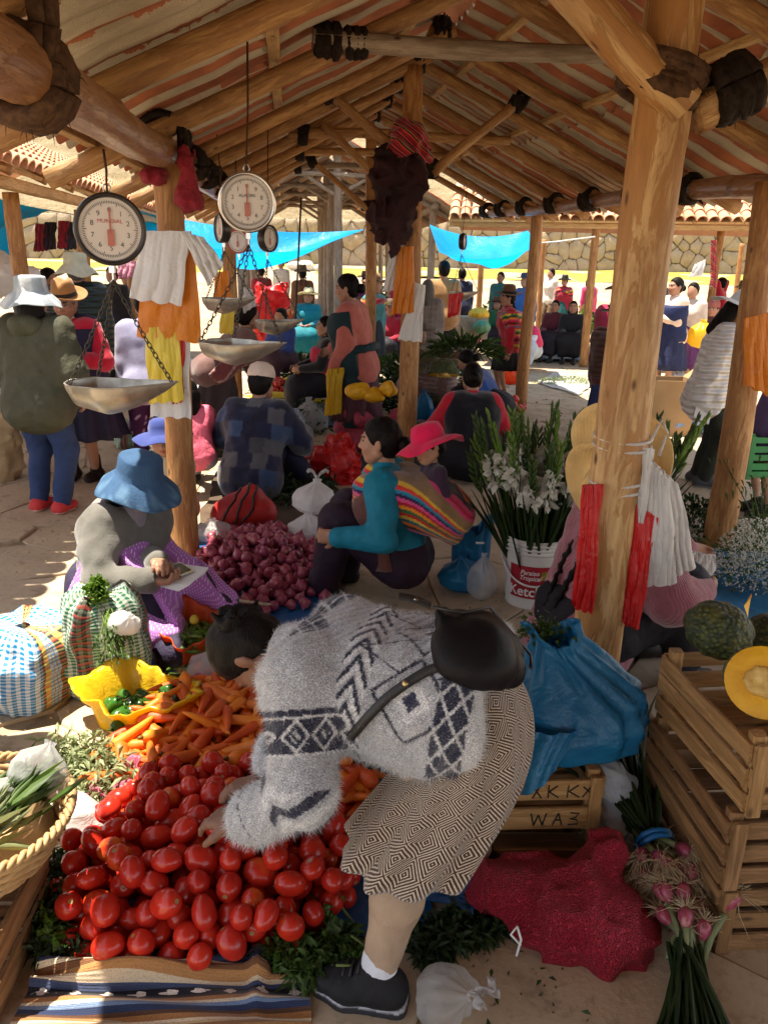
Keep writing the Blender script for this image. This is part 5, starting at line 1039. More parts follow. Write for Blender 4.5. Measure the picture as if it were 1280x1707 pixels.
# loose mohair fibres standing off the knit
ii = rng.integers(0, len(V), 46000); b0 = V[ii]; d = N[ii]+rng.normal(size=(len(ii), 3))*.75; d /= np.linalg.norm(d, axis=1)[:, None]; Ln = rng.uniform(.006, .022, len(ii))[:, None]; sd_ = np.cross(d, rng.normal(size=d.shape)); sd_ /= np.linalg.norm(sd_, axis=1)[:, None]; sd_ *= .00055
Vt = np.stack([b0-sd_, b0+sd_, b0+d*Ln+V3(0, 0, -1)*Ln*.25], 1).reshape(-1, 3); cf = np.repeat(np.where(C[ii][:, :1] < .1, C[ii]*1.2+.05, C[ii]*.6+.30), 3, 0); o_ = link('mohair_fibres', npmesh('mohair_fibres', Vt, np.arange(len(Vt)).reshape(-1, 3), colr=cf, org=loc, smooth=False), M['wool'], p.o, loc); o_['kind'] = 'stuff'
# skirt, legs, shoes
skirt(p, (1, 1, 1), M['weave'], z0=.085, hemc=(.085, 1.60, .37), rx0=.165, ry0=.155, rx1=.205, ry1=.185, folds=9, amp=.015, n=30, k=120, ctrl=p.T(0, .03, -.15)+V3(0, 0, .03))
leg = SDF()
for kn_, an in zip(p.kn, p.ank): leg.cap(kn_*.5+p.Pc*.5, kn_, .078, .066, .03).cap(kn_, kn_*.62+an*.38, .063, .061, .03).cap(kn_*.62+an*.38, an*.86+kn_*.14, .061, .044, .03)
garment(p, 'leggings', leg, c8(176, 152, 128), 'smooth', wr=.003, ws=20)
sock = SDF()
for an, kn_ in zip(p.ank, p.kn): sock.cap(an-V3(0, 0, .01), an*.86+kn_*.14, .043, .046)
garment(p, 'socks', sock, c8(225, 228, 238), 'wool', wr=.002)
shoes(p, (.014, .014, .016), 'smooth', (.02, .02, .022), yawoff=(4, 0), name='shoe'); fd = p.Rz@rotz(R(4))@V3(0, 1, 0); an = p.ank[0]; b0 = an.copy(); b0[2] = .012; xn = np.cross(fd, (0, 0, 1))
f = SDF()
for q in (-.02, .02): f.cap(b0-fd*.062*s+xn*q*s, b0+fd*.08*s+xn*q*1.3*s, .030*s, .032*s, .02).cap(b0+fd*.08*s+xn*q*1.3*s, b0+fd*.152*s+xn*q*.8*s, .032*s, .022*s, .02)
Vs_, Fs_ = sdf_raw(f, .007, clip=lambda P: np.maximum(.002-P[..., 2], P[..., 2]-.034)); cs_ = np.where((np.abs(Vs_[:, 2]-.027) < .004)[:, None], (.45, .46, .5), (.03, .03, .034)); link('sole', npmesh('sole', Vs_, Fs_, colr=cs_, org=loc), M['smooth'], p.o, loc)
m = MB()
for q in range(5): c0 = an+V3(0, 0, .012)+fd*(.045+.022*q)*s+V3(0, 0, .015-.013*q); m.tube([c0-xn*.024, c0+V3(0, 0, .007), c0+xn*.024], .004, 5)
m.build('laces', simple('laces', (.02, .02, .022), (.04, .04, .04), .7), p.o)
# shoulder bag
BG = thing('shoulder_bag', 'black leather shoulder bag lying on the back of the bending woman', 'bag', p.T(-.02, -.2, -.02)); c0 = p.T(-.03, -.165, -.02)
from mathutils.bvhtree import BVHTree
bvh = BVHTree.FromPolygons([tuple(q) for q in V.tolist()], F.tolist())
sk_ = [o for o in HERO.o.children if o.name.startswith('skirt')][0]; bvh2 = BVHTree.FromPolygons([tuple(np.array(q.co)+loc) for q in sk_.data.vertices], [list(q.vertices) for q in sk_.data.polygons])
def surf(px, py, off=.02, y=1.7):
    """point on the woman's clothes seen at a pixel, lifted off the cloth"""
    d = Vector(ray(px, py)).normalized(); best = None
    for b_ in (bvh, bvh2):
        h = b_.ray_cast(Vector(CAM), d)
        if h[0] is not None and (best is None or h[3] < best[3]): best = h
    if best is None: return at(px, py, y)
    n_ = np.array(best[1]); n_ = n_ if n_@np.array(d) < 0 else -n_; return np.array(best[0])+n_*off
qa = [surf(*q, .022) for q in ((716, 1006), (800, 1030), (856, 1085), (850, 1140), (800, 1140), (735, 1118), (722, 1060))]; f = SDF(); lift = V3(0, 0, 0); nq = len(qa)
poly_ = np.array(((728, 1020), (800, 1030), (846, 1064), (860, 1108), (848, 1138), (800, 1142), (742, 1120), (730, 1070)), float); cpx = poly_.mean(0)
for fr_, th_ in ((1., .012), (.85, .018), (.6, .021), (.3, .022), (0., .022)):
    for i in range(8):
        for w0 in (0., .5): q = cpx+((poly_[i]*(1-w0)+poly_[(i+1) % 8]*w0)-cpx)*fr_*.97; f.ell(surf(q[0], q[1], th_*.8), np.full(3, th_), None, .045)
Vb, Fb = sdf_raw(f, .007, disp=lambda P: .003*fbm(P, 14, 2)); Vb = relax(Vb, Fb, 9, .6); link('bag_body', npmesh('bag_body', Vb, Fb, colr=(.010, .009, .010), org=ORG[BG.name]), M['leather'], BG, ORG[BG.name])
m = MB(); m.tube([surf(*q, .052) for q in ((722, 1012), (770, 1022), (815, 1042), (850, 1085), (858, 1130))], .004, 6); m.build('zip_piping', simple('black_trim', (.02, .02, .02), (.03, .03, .03), .35), BG)
def ribbon(pts, w_, nrmv, th=.004):
    pts = np.asarray(pts, float); n = len(pts); tt = np.linspace(0, n-1, n*6); P = np.stack([np.interp(tt, np.arange(n), pts[:, k]) for k in range(3)], 1)
    for _ in range(4): P[1:-1] = (P[:-2]+P[1:-1]*2+P[2:])/4
    T = np.gradient(P, axis=0); T /= np.linalg.norm(T, axis=1)[:, None]; sd = np.cross(T, nrmv); sd /= np.linalg.norm(sd, axis=1)[:, None]; nn = np.cross(sd, T); m = MB()
    m.grid(np.stack([P-sd*w_/2-nn*th/2, P+sd*w_/2-nn*th/2, P+sd*w_/2+nn*th/2, P-sd*w_/2+nn*th/2], 1), wrap=True); return m
ribbon([surf(*q, .010) for q in ((745, 1112), (715, 1122), (680, 1140), (645, 1165), (612, 1195), (585, 1225))], .022, V3(0, -1, .6)).build('strap', simple('strap', (.012, .011, .012), (.03, .028, .026), .5), BG)
ribbon([surf(718, 1010, .03), surf(700, 1002, .02), surf(680, 996, .015), surf(665, 994, .012)], .022, V3(0, -.3, 1)).build('strap', simple('strap', (.012, .011, .012), (.03, .028, .026), .5), BG)
br = simple('brass', (.55, .42, .2), (.4, .3, .15), .3, metal=.9); MB().tube([surf(678, 1141, .012), surf(678, 1141, .018)], .007, 10).build('buckle', br, BG)
MB().tube([surf(690, 998, .02), surf(696, 1003, .026), surf(702, 1006, .026)], .005, 8).build('buckle', simple('nickel', (.6, .6, .6), (.5, .5, .5), .25, metal=1.), BG)
# ------------------------------------------------------------------ produce
def blob(prof, k=12, mod=None):
    P = lathe(prof, k, mod); m = MB(); m.grid(P, wrap=True); return m
def veg_mat(name, a, b_, rough=.3, ns=5., rvar=.2, bump=.05, bs=30., **kw): return simple(name, a, b_, rough, ns, bs, bump, .004, rvar=rvar, **kw)
M['tomato'] = veg_mat('tomato_skin', (.46, .022, .012), (.38, .016, .010), .22, 3., .22, coat=.25)
t = MT('tomato_skin2'); v = t.mapv(t.coord(), (1, 1, 1), t.rnd()); x, y, z = t.xyz(t.coord()); r = t.rnd1()
c = t.mix(t.noise(v, 22., 4).smooth(.3, .75), (.54, .028, .012), (.43, .018, .010)); c = t.mix(r.gt(.82)*t.noise(v, 14., 2).smooth(.4, .7)*.75, c, (.68, .16, .02)); c = t.mix(r.lt(.25)*.5, c, (.36, .014, .010))
sc_ = ((x*x+y*y).pow(.5)+t.noise(v, 120, 2)*.004).smooth(.007, .0095); top_ = z.gt(.02); c = t.mix((1.-sc_)*top_, c, (.30, .22, .09)); M['tomato'] = t.done(c, t.noise(v, 30., 3)*.22+.12, t.bump(t.noise(v, 28., 3), .10, .004), spec=.45)
M['carrot'] = simple('carrot_skin', (.70, .165, .014), (.58, .11, .012), .5, 4., 60., .45, .003, stretch=(1, 1, 2.5), rvar=.15, vc=True)
t = MT('onion_skin'); v = t.mapv(t.coord(), (1, 1, .12), t.rnd()); r = t.rnd1(); c = t.mix(t.noise(v, 90., 3, .6).smooth(.35, .7), (.27, .035, .065), (.42, .10, .13)); c = t.mix(r*.6, c, (.20, .02, .07)); c = t.mix(t.noise(t.mapv(t.coord(), (1, 1, 1), t.rnd()), 18, 3).smooth(.6, .7)*.6, c, (.55, .32, .22)); M['onion'] = t.done(c, .34, t.bump(t.noise(v, 70., 2), .25, .002), spec=.5)
M['chili'] = veg_mat('green_chili', (.10, .17, .018), (.055, .11, .012), .3, 6., .3); M['pepper_green'] = veg_mat('green_pepper', (.035, .12, .012), (.02, .07, .01), .2, 6., .3); M['pepper_red'] = veg_mat('red_pepper', (.36, .012, .01), (.25, .01, .01), .2, 6., .2)
M['stem'] = simple('green_stem', (.12, .16, .03), (.08, .11, .02), .6); M['root'] = simple('dry_root', (.50, .40, .25), (.38, .28, .16), .8)
M['lime'] = veg_mat('lime_skin', (.55, .42, .03), (.45, .38, .03), .4)
def leafmat(name, a, b_, tr=.3, rough=.5): return simple(name, a, b_, rough, 9., 60., .3, .003, transl=tr)
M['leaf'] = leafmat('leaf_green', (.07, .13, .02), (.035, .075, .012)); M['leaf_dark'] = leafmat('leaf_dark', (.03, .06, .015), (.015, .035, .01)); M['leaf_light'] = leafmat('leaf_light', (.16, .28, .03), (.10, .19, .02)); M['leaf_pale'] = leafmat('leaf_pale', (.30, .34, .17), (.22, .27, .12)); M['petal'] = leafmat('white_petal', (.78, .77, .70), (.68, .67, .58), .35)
def tomato_mesh(el, lob, seed):
    th = np.linspace(0, math.pi, 13); prof = [(max(.0005, .036*math.sin(a)*(1+.06*math.cos(a))), .036*el*math.cos(a)-(.004*math.exp(-(a/.22)**2))) for a in th]
    def mod(TH, T, r, z): return r*(.02*np.sin(lob*TH+seed)*np.sin(T*math.pi)+.03*np.sin(2*TH+seed*2)), 0*z
    return blob(prof, 16, mod).mesh('tomato')
TOM = [tomato_mesh(*a) for a in ((1.18, 4, 1), (1.05, 5, 2), (1.28, 3, 3), (.92, 5, 4), (1.12, 4, 5))]
def carrot_mesh(L, r, bend, seed):
    n = 12; z = np.linspace(0, 1, n); rr = r*np.interp(z, [0, .04, .12, .5, .85, .96, 1], [.3, .85, 1, .78, .46, .22, .03]); rr *= 1+.05*np.sin(z*31+seed); m = MB(); P = np.stack([bend*np.sin(z*2.4)*L, bend*.5*np.cos(z*3+seed)*L, z*L-.5*L], 1); m.tube(P, rr, 9, c_=(1, 1, 1)); m.tube([P[0]-V3(0, 0, .012), P[0]+V3(0, 0, .004)], [.006, .009], 6, c_=(.22, .5, .6)); return m.mesh('carrot', colr=True)
CAR = [carrot_mesh(.21, .025, .05, 1), carrot_mesh(.19, .028, .02, 2), carrot_mesh(.24, .023, .07, 3), carrot_mesh(.17, .026, .03, 4), carrot_mesh(.2, .022, -.08, 5)]
def onion_mesh(el, seed):
    prof = [(.0008, .052), (.004, .044), (.007, .036), (.014, .029), (.026, .018*el), (.0335, .004), (.034, -.006), (.029, -.018*el), (.016, -.028*el), (.006, -.031*el), (.0005, -.031*el)]
    return blob(prof, 12, lambda TH, T, r, z: (r*.05*np.sin(2*TH+seed)+r*.02*np.sin(5*TH+seed), 0*z)).mesh('onion')
ONI = [onion_mesh(.95, 1), onion_mesh(1.05, 2), onion_mesh(.85, 3)]
def chili_mesh(L, r, bend):
    n = 9; z = np.linspace(0, 1, n); P = np.stack([bend*L*np.sin(z*2.6), z*0, z*L-.5*L], 1); m = MB(); m.tube(P, r*np.array([.55, .9, 1, .98, .92, .8, .62, .4, .06]), 7); m.tube([P[0]-V3(0, 0, .0), P[0]-V3(.003, 0, .012), P[0]-V3(.008, 0, .02)], .0025, 5); return m.mesh('chili_pepper')
CHI = [chili_mesh(.085, .0105, .12), chili_mesh(.075, .012, -.1), chili_mesh(.095, .010, .2)]
class Heap:
    """drops balls one by one onto ground and onto each other"""
    def __init__(s, floor=0.): s.P = np.zeros((0, 3)); s.r = np.zeros(0); s.floor = floor
    def rest(s, xy, r):
        z = s.floor+r
        if len(s.P):
            d2 = ((s.P[:, :2]-xy)**2).sum(1); R2 = ((s.r+r)*.93)**2; m = d2 < R2
            if m.any(): z = max(z, (s.P[m, 2]+np.sqrt(R2[m]-d2[m])).max())
        return z
    def drop(s, gen, r, tries=14, bias=None):
        best = None
        for _ in range(tries):
            xy = gen(); z = s.rest(xy, r); c = z+(bias(xy) if bias else 0)
            if best is None or c < best[0]: best = (c, xy, z)
        s.P = np.vstack([s.P, [*best[1], best[2]]]); s.r = np.append(s.r, r); return s.P[-1]
def in_poly(pts):
    pts = np.asarray(pts, float)
    def inside(p):
        x, y = p; c = False; j = len(pts)-1
        for i in range(len(pts)):
            if (pts[i][1] > y) != (pts[j][1] > y) and x < (pts[j][0]-pts[i][0])*(y-pts[i][1])/(pts[j][1]-pts[i][1])+pts[i][0]: c = not c
            j = i
        return c
    lo, hi = pts.min(0), pts.max(0)
    def gen():
        while True:
            p = rng.uniform(lo, hi)
            if inside(p): return p
    return gen
# tomatoes under the bending woman
pl = [G(x, y)[:2] for x, y in ((95, 1560), (150, 1628), (330, 1645), (490, 1605), (575, 1535), (615, 1460), (560, 1370), (470, 1330), (330, 1330), (215, 1345), (150, 1420), (100, 1500))]
gen = in_poly(pl); cen = np.array(G(360, 1470)[:2]); hp = Heap(.012); hy = cen-np.array([.02, -.02])
for i in range(295):
    r = rng.uniform(.030, .038); c = hp.drop(gen, r, 22, lambda xy: .34*np.hypot((xy[0]-cen[0])/1.0, (xy[1]-cen[1])/.9)*1.0)
    if c[2] > .225: continue
    o = link('tomato', TOM[rng.integers(5)], M['tomato'], None, c, rquat(), np.array([1, rng.uniform(.9, 1.05), rng.uniform(.86, 1.16)])*r/.036*.98)
    dx_, dy_ = c[0]-cen[0], c[1]-cen[1]; tag(o, 'ripe tomato '+('high on the heap right under the reaching hands' if c[2] > .15 and abs(dx_) < .25 else 'at the front edge of the heap beside the striped blanket' if dy_ < -.18 else 'on the basket side of the tomato heap' if dx_ < -.16 else 'on the skirt side of the tomato heap' if dx_ > .16 else 'at the back of the tomato heap against the carrots' if dy_ > .12 else 'in the middle of the tomato heap'), 'tomato', 'tomatoes heaped in front of the bending woman')
# carrots: a bank behind the tomatoes and a second lot under her arm
def rods(n, gen, meshes, mat, name, label, cat, group, cen, slope, rr=.021, floor=.01, lim=.3, scl=(.85, 1.1), bias_yaw=None, Hh=None):
    h = Hh or Heap(floor)
    for i in range(n):
        c = h.drop(gen, rr, 14, lambda xy: slope*np.hypot(*(xy-cen)))
        if c[2] > lim: continue
        a = rng.uniform(0, 6.28) if bias_yaw is None else bias_yaw+rng.normal()*.55; d = V3(math.cos(a), math.sin(a), rng.normal()*.22); o = link(name, meshes[rng.integers(len(meshes))], mat, None, c, quat_z(d, rng.uniform(0, 6)), rng.uniform(*scl)); tag(o, (label+(', near its top' if c[2] > .16 else ', low on its left' if c[0] < cen[0]-.1 else ', low on its right' if c[0] > cen[0]+.1 else ', low in its middle')) if n > 100 else label, cat, group)
    return h
g1 = in_poly([G(x, y)[:2] for x, y in ((180, 1315), (205, 1250), (270, 1200), (330, 1165), (430, 1150), (490, 1200), (470, 1320), (330, 1325), (230, 1335))]); cen = np.array(G(370, 1235)[:2])
rods(185, g1, CAR, M['carrot'], 'carrot', 'orange carrot in the bank of carrots behind the tomatoes', 'carrot', 'carrots banked behind the tomatoes', cen, .22, .026, floor=.035, lim=.30)
g2 = in_poly([G(x, y)[:2] for x, y in ((520, 1420), (520, 1270), (600, 1260), (615, 1330), (600, 1420), (570, 1440))]); cen = np.array(G(560, 1330)[:2])
rods(55, g2, CAR, M['carrot'], 'carrot', 'orange carrot between the bending woman\'s arm and skirt', 'carrot', 'carrots beside the bending woman', cen, .4, .026, lim=.22)
# onions
g3 = in_poly([G(x, y)[:2] for x, y in ((300, 1030), (330, 960), (350, 905), (420, 880), (490, 890), (520, 925), (545, 960), (555, 1010), (480, 1030), (400, 1040))]); cen = np.array(G(440, 950)[:2]); ho = Heap(.02)
for i in range(300):
    r = rng.uniform(.029, .036); c = ho.drop(g3, r, 20, lambda xy: .30*np.hypot((xy[0]-cen[0]), (xy[1]-cen[1])*.8))
    if c[2] > .22: continue
    o = link('onion', ONI[rng.integers(3)], M['onion'], None, c, rquat() if rng.random() < .6 else quat_z(V3(rng.normal()*.6, rng.normal()*.6, 1)), r/.033); dx_, dy_ = c[0]-cen[0], c[1]-cen[1]; tag(o, 'small red onion '+('on the crest of the onion heap' if c[2] > .13 else 'at the front of the onion heap above the bending head' if dy_ < -.2 else 'at the left of the onion heap near the post and notebook' if dx_ < -.15 else 'at the right of the onion heap near the white bags' if dx_ > .15 else 'at the far side of the onion heap before the backpack' if dy_ > .2 else 'in the middle slope of the onion heap'), 'onion', 'red onions heaped beside the seated mother')
# ------------------------------------------------------------------ plastic bags, sheets, sacks
def plastic(name, c1, c2, transl=.4, rough=.3, bump=.55, bd=.012, alpha=None, ns=3.):
    t = MT(name); v = t.coord(); f = t.noise(v, ns, 4).smooth(.3, .7); cr = t.noise(v, 9., 4, .65, 2.2); cr2 = (t.noise(v, 11., 3, .6, 1.2)-.5).abs()*-2.6+(t.noise(v, 30., 3, .6, 1.)-.5).abs()*-1.6
    return t.done(t.mix(f, c1, c2), rough, t.bump(cr+cr2*.35, bump, bd), spec=.5, transl=transl, tcol=c1, alpha=alpha)
M['pl_yellow'] = plastic('yellow_plastic', (.85, .60, .02), (.75, .48, .015)); M['pl_lemon'] = plastic('lemon_plastic', (.85, .72, .10), (.80, .62, .06)); M['pl_orange'] = plastic('orange_plastic', (.80, .30, .012), (.70, .24, .01)); M['pl_redor'] = plastic('red_orange_plastic', (.75, .12, .02), (.62, .08, .015)); M['pl_red'] = plastic('red_plastic', (.72, .02, .02), (.60, .012, .015), .3)
M['pl_white'] = plastic('white_plastic', (.80, .79, .77), (.72, .71, .70), .35); M['pl_blue'] = plastic('blue_plastic', (.02, .24, .48), (.015, .17, .38), .3); M['pl_sheet'] = plastic('blue_sheet', (.015, .13, .36), (.01, .09, .28), .1); M['pl_pink'] = plastic('pink_plastic', (.65, .20, .28), (.55, .14, .22), .4)
M['pl_clear'] = plastic('clear_plastic', (.75, .76, .76), (.68, .69, .70), .4, .2, .6, .012, alpha=.42); M['pl_grey'] = plastic('pale_grey_plastic', (.55, .60, .66), (.45, .50, .56), .35)
def closed_bag(name, label, c, size, mat, folds=9, seed=0, neck=.16, tilt=(0, 0, 0), cat='bag', ears=True, group=None, k=56, sub=None):
    """knotted carrier bag: bulging body, gathered neck, two ears; its base at c"""
    sx, sy, sz = size; prof = []
    for t_ in np.linspace(0, 1, 26):
        r = np.interp(t_, [0, .06, .2, .45, .68, .84, .92, 1], [.05, .62, .95, 1, .80, .36, neck, neck*1.25]); prof.append((r, t_*1.0))
    def mod(TH, T, r, z): return r*(.05*np.sin(3*TH+seed)+(.03+.22*np.clip(T-.45, 0, 1))*np.sin(folds*TH+seed*3+2*np.sin(TH*2+T*4))*.8+.06*vnoise(np.stack([np.cos(TH)*2, np.sin(TH)*2, T*5], -1), 1., seed)), .03*np.sin(2*TH+seed)*np.sin(T*3.14)
    P = lathe(prof, k, mod)*np.array([sx/2, sy/2, sz]); P[..., :2] += (np.linspace(0, 1, 26)**2)[:, None, None]*np.array([.1*sx*math.sin(seed), .1*sy*math.cos(seed)])
    m = MB(); m.grid(P, wrap=True); tp = P[-1].mean(0)
    if ears:
        for q in (-1, 1):
            def fn(u, v_): w_ = .16*sx*(.4+.9*u); return np.stack([tp[0]+q*(.02+.22*u)*sx, tp[1]+(v_-.5)*w_+.01*np.sin(u*9), tp[2]+.05*sz+.20*sz*np.sin(u*2.2)+.012*np.cos(v_*9)], -1)
            s_ = sheet(fn, 8, 5, .002)
            for Vv_ in s_.V: pass
            n0 = m.n; m.V += s_.V; m.C += s_.C; m.F += [f_+n0 for f_ in s_.F]; m.n += s_.n
    Rm = rotz(R(tilt[2]))@rotx(R(tilt[0]))@roty(R(tilt[1])); m.V = [V@Rm.T for V in m.V]
    o = link(name, m.mesh(name), mat, None, c); return tag(o, label, cat, group)
def open_bag(name, label, c, rx, ry, h, mat, seed=0, flare=.25, cat='bag', yaw=0., rim=.12, k=72, low=None, parent=None, group=None):
    """slumped open bag: outer wall, irregular rolled rim, inner wall to the floor"""
    prof = [(.05, .0), (.75, .0), (.95, .12), (1., .4), (1-.1+flare*.3, .7), (1.+flare*.5, .92), (1.+flare*.55, 1.), (.94+flare*.5, .95), (.9+flare*.2, .7), (.88, .4), (.8, .15), (.05, .08)]
    def mod(TH, T, r, z):
        w_ = np.clip(z-.25, 0, 1); d = .13*np.sin(2*TH+seed)+.09*np.sin(5*TH+2*seed)+.05*np.sin(11*TH+seed)+.03*np.sin(19*TH)
        hz = rim*w_*(1.2*np.sin(2*TH+seed*1.7)+.7*np.sin(3*TH+seed)+.35*np.sin(7*TH+2*seed))
        if low is not None: hz = hz-w_*.55*np.exp(-(np.angle(np.exp(1j*(TH-low)))/.9)**2)
        return r*d*(.35+w_), hz
    P = lathe(prof, k, mod)*np.array([rx, ry, h]); m = MB(); m.grid(P, wrap=True); o = link(name, m.mesh(name), mat, parent, c, (0, 0, R(yaw))); return tag(o, label, cat, group) if parent is None else o
# blue ground sheets
def ground_sheet(label, quad, mat, z=.016, amp=.02, n=34, name='ground_sheet', seed=0, thick=.003):
    q = [np.asarray(a, float) for a in quad]
    def fn(u, v_):
        P = (q[0]*(1-u[..., None])+q[1]*u[..., None])*(1-v_[..., None])+(q[3]*(1-u[..., None])+q[2]*u[..., None])*v_[..., None]
        s3 = np.stack([P[..., 0], P[..., 1], u*0], -1); P[..., 2] = z+amp*(.5+.5*fbm(s3, 5., 3, seed)); e = np.minimum(np.minimum(u, 1-u), np.minimum(v_, 1-v_)); P[..., :2] += ((.03*np.stack([vnoise(s3, 7, seed+1), vnoise(s3, 7, seed+2)], -1))*(e < .15)[..., None]); return P
    m = sheet(fn, n, n, thick); o = m.build(name, mat, pc=m.pc); return tag(o, label, 'sheet')
ground_sheet('blue plastic sheet under the tomatoes and carrots', [G(120, 1640), G(720, 1560), G(660, 1180), G(215, 1210)], M['pl_sheet'], .014, .012)
ground_sheet('crumpled blue plastic sheet behind the standing leg', [G(640, 1500), G(790, 1560), G(790, 1420), G(650, 1380)], M['pl_sheet'], .02, .07, seed=4)
ground_sheet('dark blue sheet under the chillies and onions', [G(230, 1130), G(540, 1110), G(560, 890), G(330, 900)], M['pl_sheet'], .014, .010, seed=2)
# striped blanket in front of the tomatoes
t = MT('striped_blanket'); u, vv, _ = t.xyz(t.attr('pc')); n = t.noise(t.coord(), 260., 2); rp = t.node('ValToRGB'); e_ = rp.color_ramp; e_.interpolation = 'CONSTANT'
stops = [(0, c8(150, 105, 60)), (.06, c8(205, 175, 130)), (.10, c8(225, 205, 170)), (.14, c8(160, 110, 64)), (.2, c8(84, 56, 40)), (.24, c8(40, 52, 84)), (.30, c8(110, 130, 160)), (.34, c8(214, 196, 166)), (.38, c8(168, 118, 70)), (.44, c8(60, 42, 36)), (.47, c8(24, 24, 34)), (.57, c8(60, 70, 100)), (.61, c8(200, 180, 150)), (.65, c8(170, 122, 74)), (.71, c8(112, 74, 46)), (.76, c8(226, 208, 176)), (.80, c8(44, 56, 88)), (.86, c8(26, 26, 36)), (.93, c8(188, 146, 96))]
while len(e_.elements) < len(stops): e_.elements.new(.5)
for el_, (ps, cc) in zip(e_.elements, stops): el_.position = ps; el_.color = (*cc, 1)
t.lk((vv*1.0).fract(), rp.inputs[0]); fig = ((u*9).fract()-.5).abs(); b_ = vv; motif = ((b_-.52).abs()*9.+fig*1.6+((u*104).sin()*.12)+((vv*160+u*60).sin()*.08)).lt(.42); c = t.mix(motif, rp.outputs[0], c8(225, 215, 205)); c = t.mix(n.smooth(.4, .8)*.4, c, (.02, .015, .015)); M['blanket'] = t.done(c, .92, t.bump(n+(vv*400).sin()*.3, .5, .003), sheen=.3, spec=.15)
q = [G(10, 1735), G(520, 1720), G(512, 1612), G(78, 1612)]
def fn(u, v_):
    P = (q[0]*(1-u[..., None])+q[1]*u[..., None])*(1-v_[..., None])+(q[3]*(1-u[..., None])+q[2]*u[..., None])*v_[..., None]; P[..., 2] = .02+.045*np.exp(-((v_-.84+.10*np.sin(u*5))/.09)**2)+.03*np.exp(-((v_-.62-.16*u)/.05)**2)*(u < .85)+.012*np.sin(v_*17+u*6)*np.sin(u*5)+.03*np.exp(-((u-.81)/.025)**2)*v_; return P
m = sheet(fn, 60, 44, .004); tag(m.build('striped_blanket', M['blanket'], pc=m.pc), 'brown and blue striped woven blanket in front of the tomatoes', 'blanket')
# yellow bag of peppers
yb = G(238, 1205, 0); open_bag('plastic_bag', 'open yellow plastic bag of green and red peppers', yb, .175, .15, .16, M['pl_yellow'], 1.3, .5, yaw=-20, rim=.16)
def pep_mesh(L, r, s_):
    prof = [(.001, L*.42), (r*.35, L*.47), (r*.8, L*.42), (r, L*.2), (r*.9, -.1*L), (r*.7, -.35*L), (r*.3, -.48*L), (.001, -.5*L)]; m = blob(prof, 14, lambda TH, T, rr, z: (rr*.12*np.sin(3*TH+s_), 0*z)); m.tube([V3(0, 0, L*.40), V3(.004, 0, L*.55), V3(.014, 0, L*.66)], [.006, .004, .0035], 6); return m.mesh('bell_pepper')
PEP = [pep_mesh(.085, .030, 1), pep_mesh(.10, .026, 2)]; gp = Heap(.05)
for i in range(17):
    c = gp.drop(lambda: yb[:2]+rng.normal(size=2)*np.array([.055, .045]), .025, 14); red = i in (3, 9, 13, 15); o = link('bell_pepper', PEP[i % 2], M['pepper_red' if red else 'pepper_green'], None, c, rquat()); tag(o, ('shiny red pepper' if red else 'shiny green pepper')+' inside the open yellow bag', 'pepper', 'red peppers in the yellow bag' if red else 'green peppers in the yellow bag')
# orange bag of chillies
ob = G(318, 1098, 0); open_bag('plastic_bag', 'open red orange plastic bag full of green chillies', ob, .155, .145, .22, M['pl_redor'], 2.1, .25, yaw=10, low=-1.5, rim=.12)
g4 = lambda: ob[:2]+np.array([-.0, -.02])+rng.normal(size=2)*np.array([.055, .055]); gh = Heap(.10)
rods(120, g4, CHI, M['chili'], 'chili_pepper', 'green chilli in or spilling from the red orange bag', 'chilli', 'green chillies in the red orange bag', ob[:2], .35, .011, lim=.24, scl=(.9, 1.25), Hh=gh)
g5 = in_poly([G(x, y)[:2] for x, y in ((260, 1115), (370, 1085), (375, 1120), (320, 1140))]); rods(24, g5, CHI, M['chili'], 'chili_pepper', 'green chilli lying on the blue sheet before the red orange bag', 'chilli', 'loose green chillies', G(320, 1115)[:2], .2, .011, floor=.02, lim=.09)
for (px, py) in ((322, 1094), (333, 1050)):
    c = G(px, py, .06) if py > 1080 else ob+V3(.03, -.02, .20); o = link('lime', blob([(.0005, .022), (.012, .018), (.02, .006), (.02, -.008), (.012, -.018), (.0005, -.021)], 12).mesh('lime'), M['lime'], None, c); tag(o, 'yellow lime lying '+('beside the chillies' if py > 1080 else 'on top of the chillies in the bag'), 'lime')
# small bags round the produce
closed_bag('plastic_bag', 'white carrier bag of beetroot between carrots and chillies', G(355, 1150), (.24, .2, .20), M['pl_clear'], 9, 2, ears=False)
M['beet'] = veg_mat('beetroot', (.20, .012, .035), (.13, .01, .025), .35)
hb = Heap(.02)
for i in range(5): c = hb.drop(lambda: G(350, 1165)[:2]+rng.normal(size=2)*np.array([.05, .03]), .034, 6); o = link('beetroot', ONI[i % 3], M['beet'], None, c, rquat(), 1.1); tag(o, 'dark red beetroot by the white bag behind the carrots', 'beetroot', 'beetroots behind the carrots')
open_bag('plastic_bag', 'crumpled pink plastic bag at the left of the tomatoes', G(165, 1378), .10, .075, .09, M['pl_pink'], .6, .5, yaw=20, rim=.2)
open_bag('plastic_bag', 'wine coloured plastic bag holding a few tomatoes beside the carrots', G(200, 1340), .06, .08, .10, M['pl_pink'], 2.6, .3, yaw=-35, rim=.2)
o = closed_bag('plastic_bag', 'two pale knotted bags, upper one, stacked beside the onions', G(520, 905)+V3(0, .02, .19), (.27, .24, .22), M['pl_white'], 10, 1, tilt=(0, 4, 20)); o['label'] = 'knotted pale pink white bag resting on another beside the onions'
o = closed_bag('plastic_bag', 'lower pale carrier bag squashed under a knotted bag by the onions', G(520, 912), (.30, .25, .24), M['pl_white'], 8, 4, ears=False)
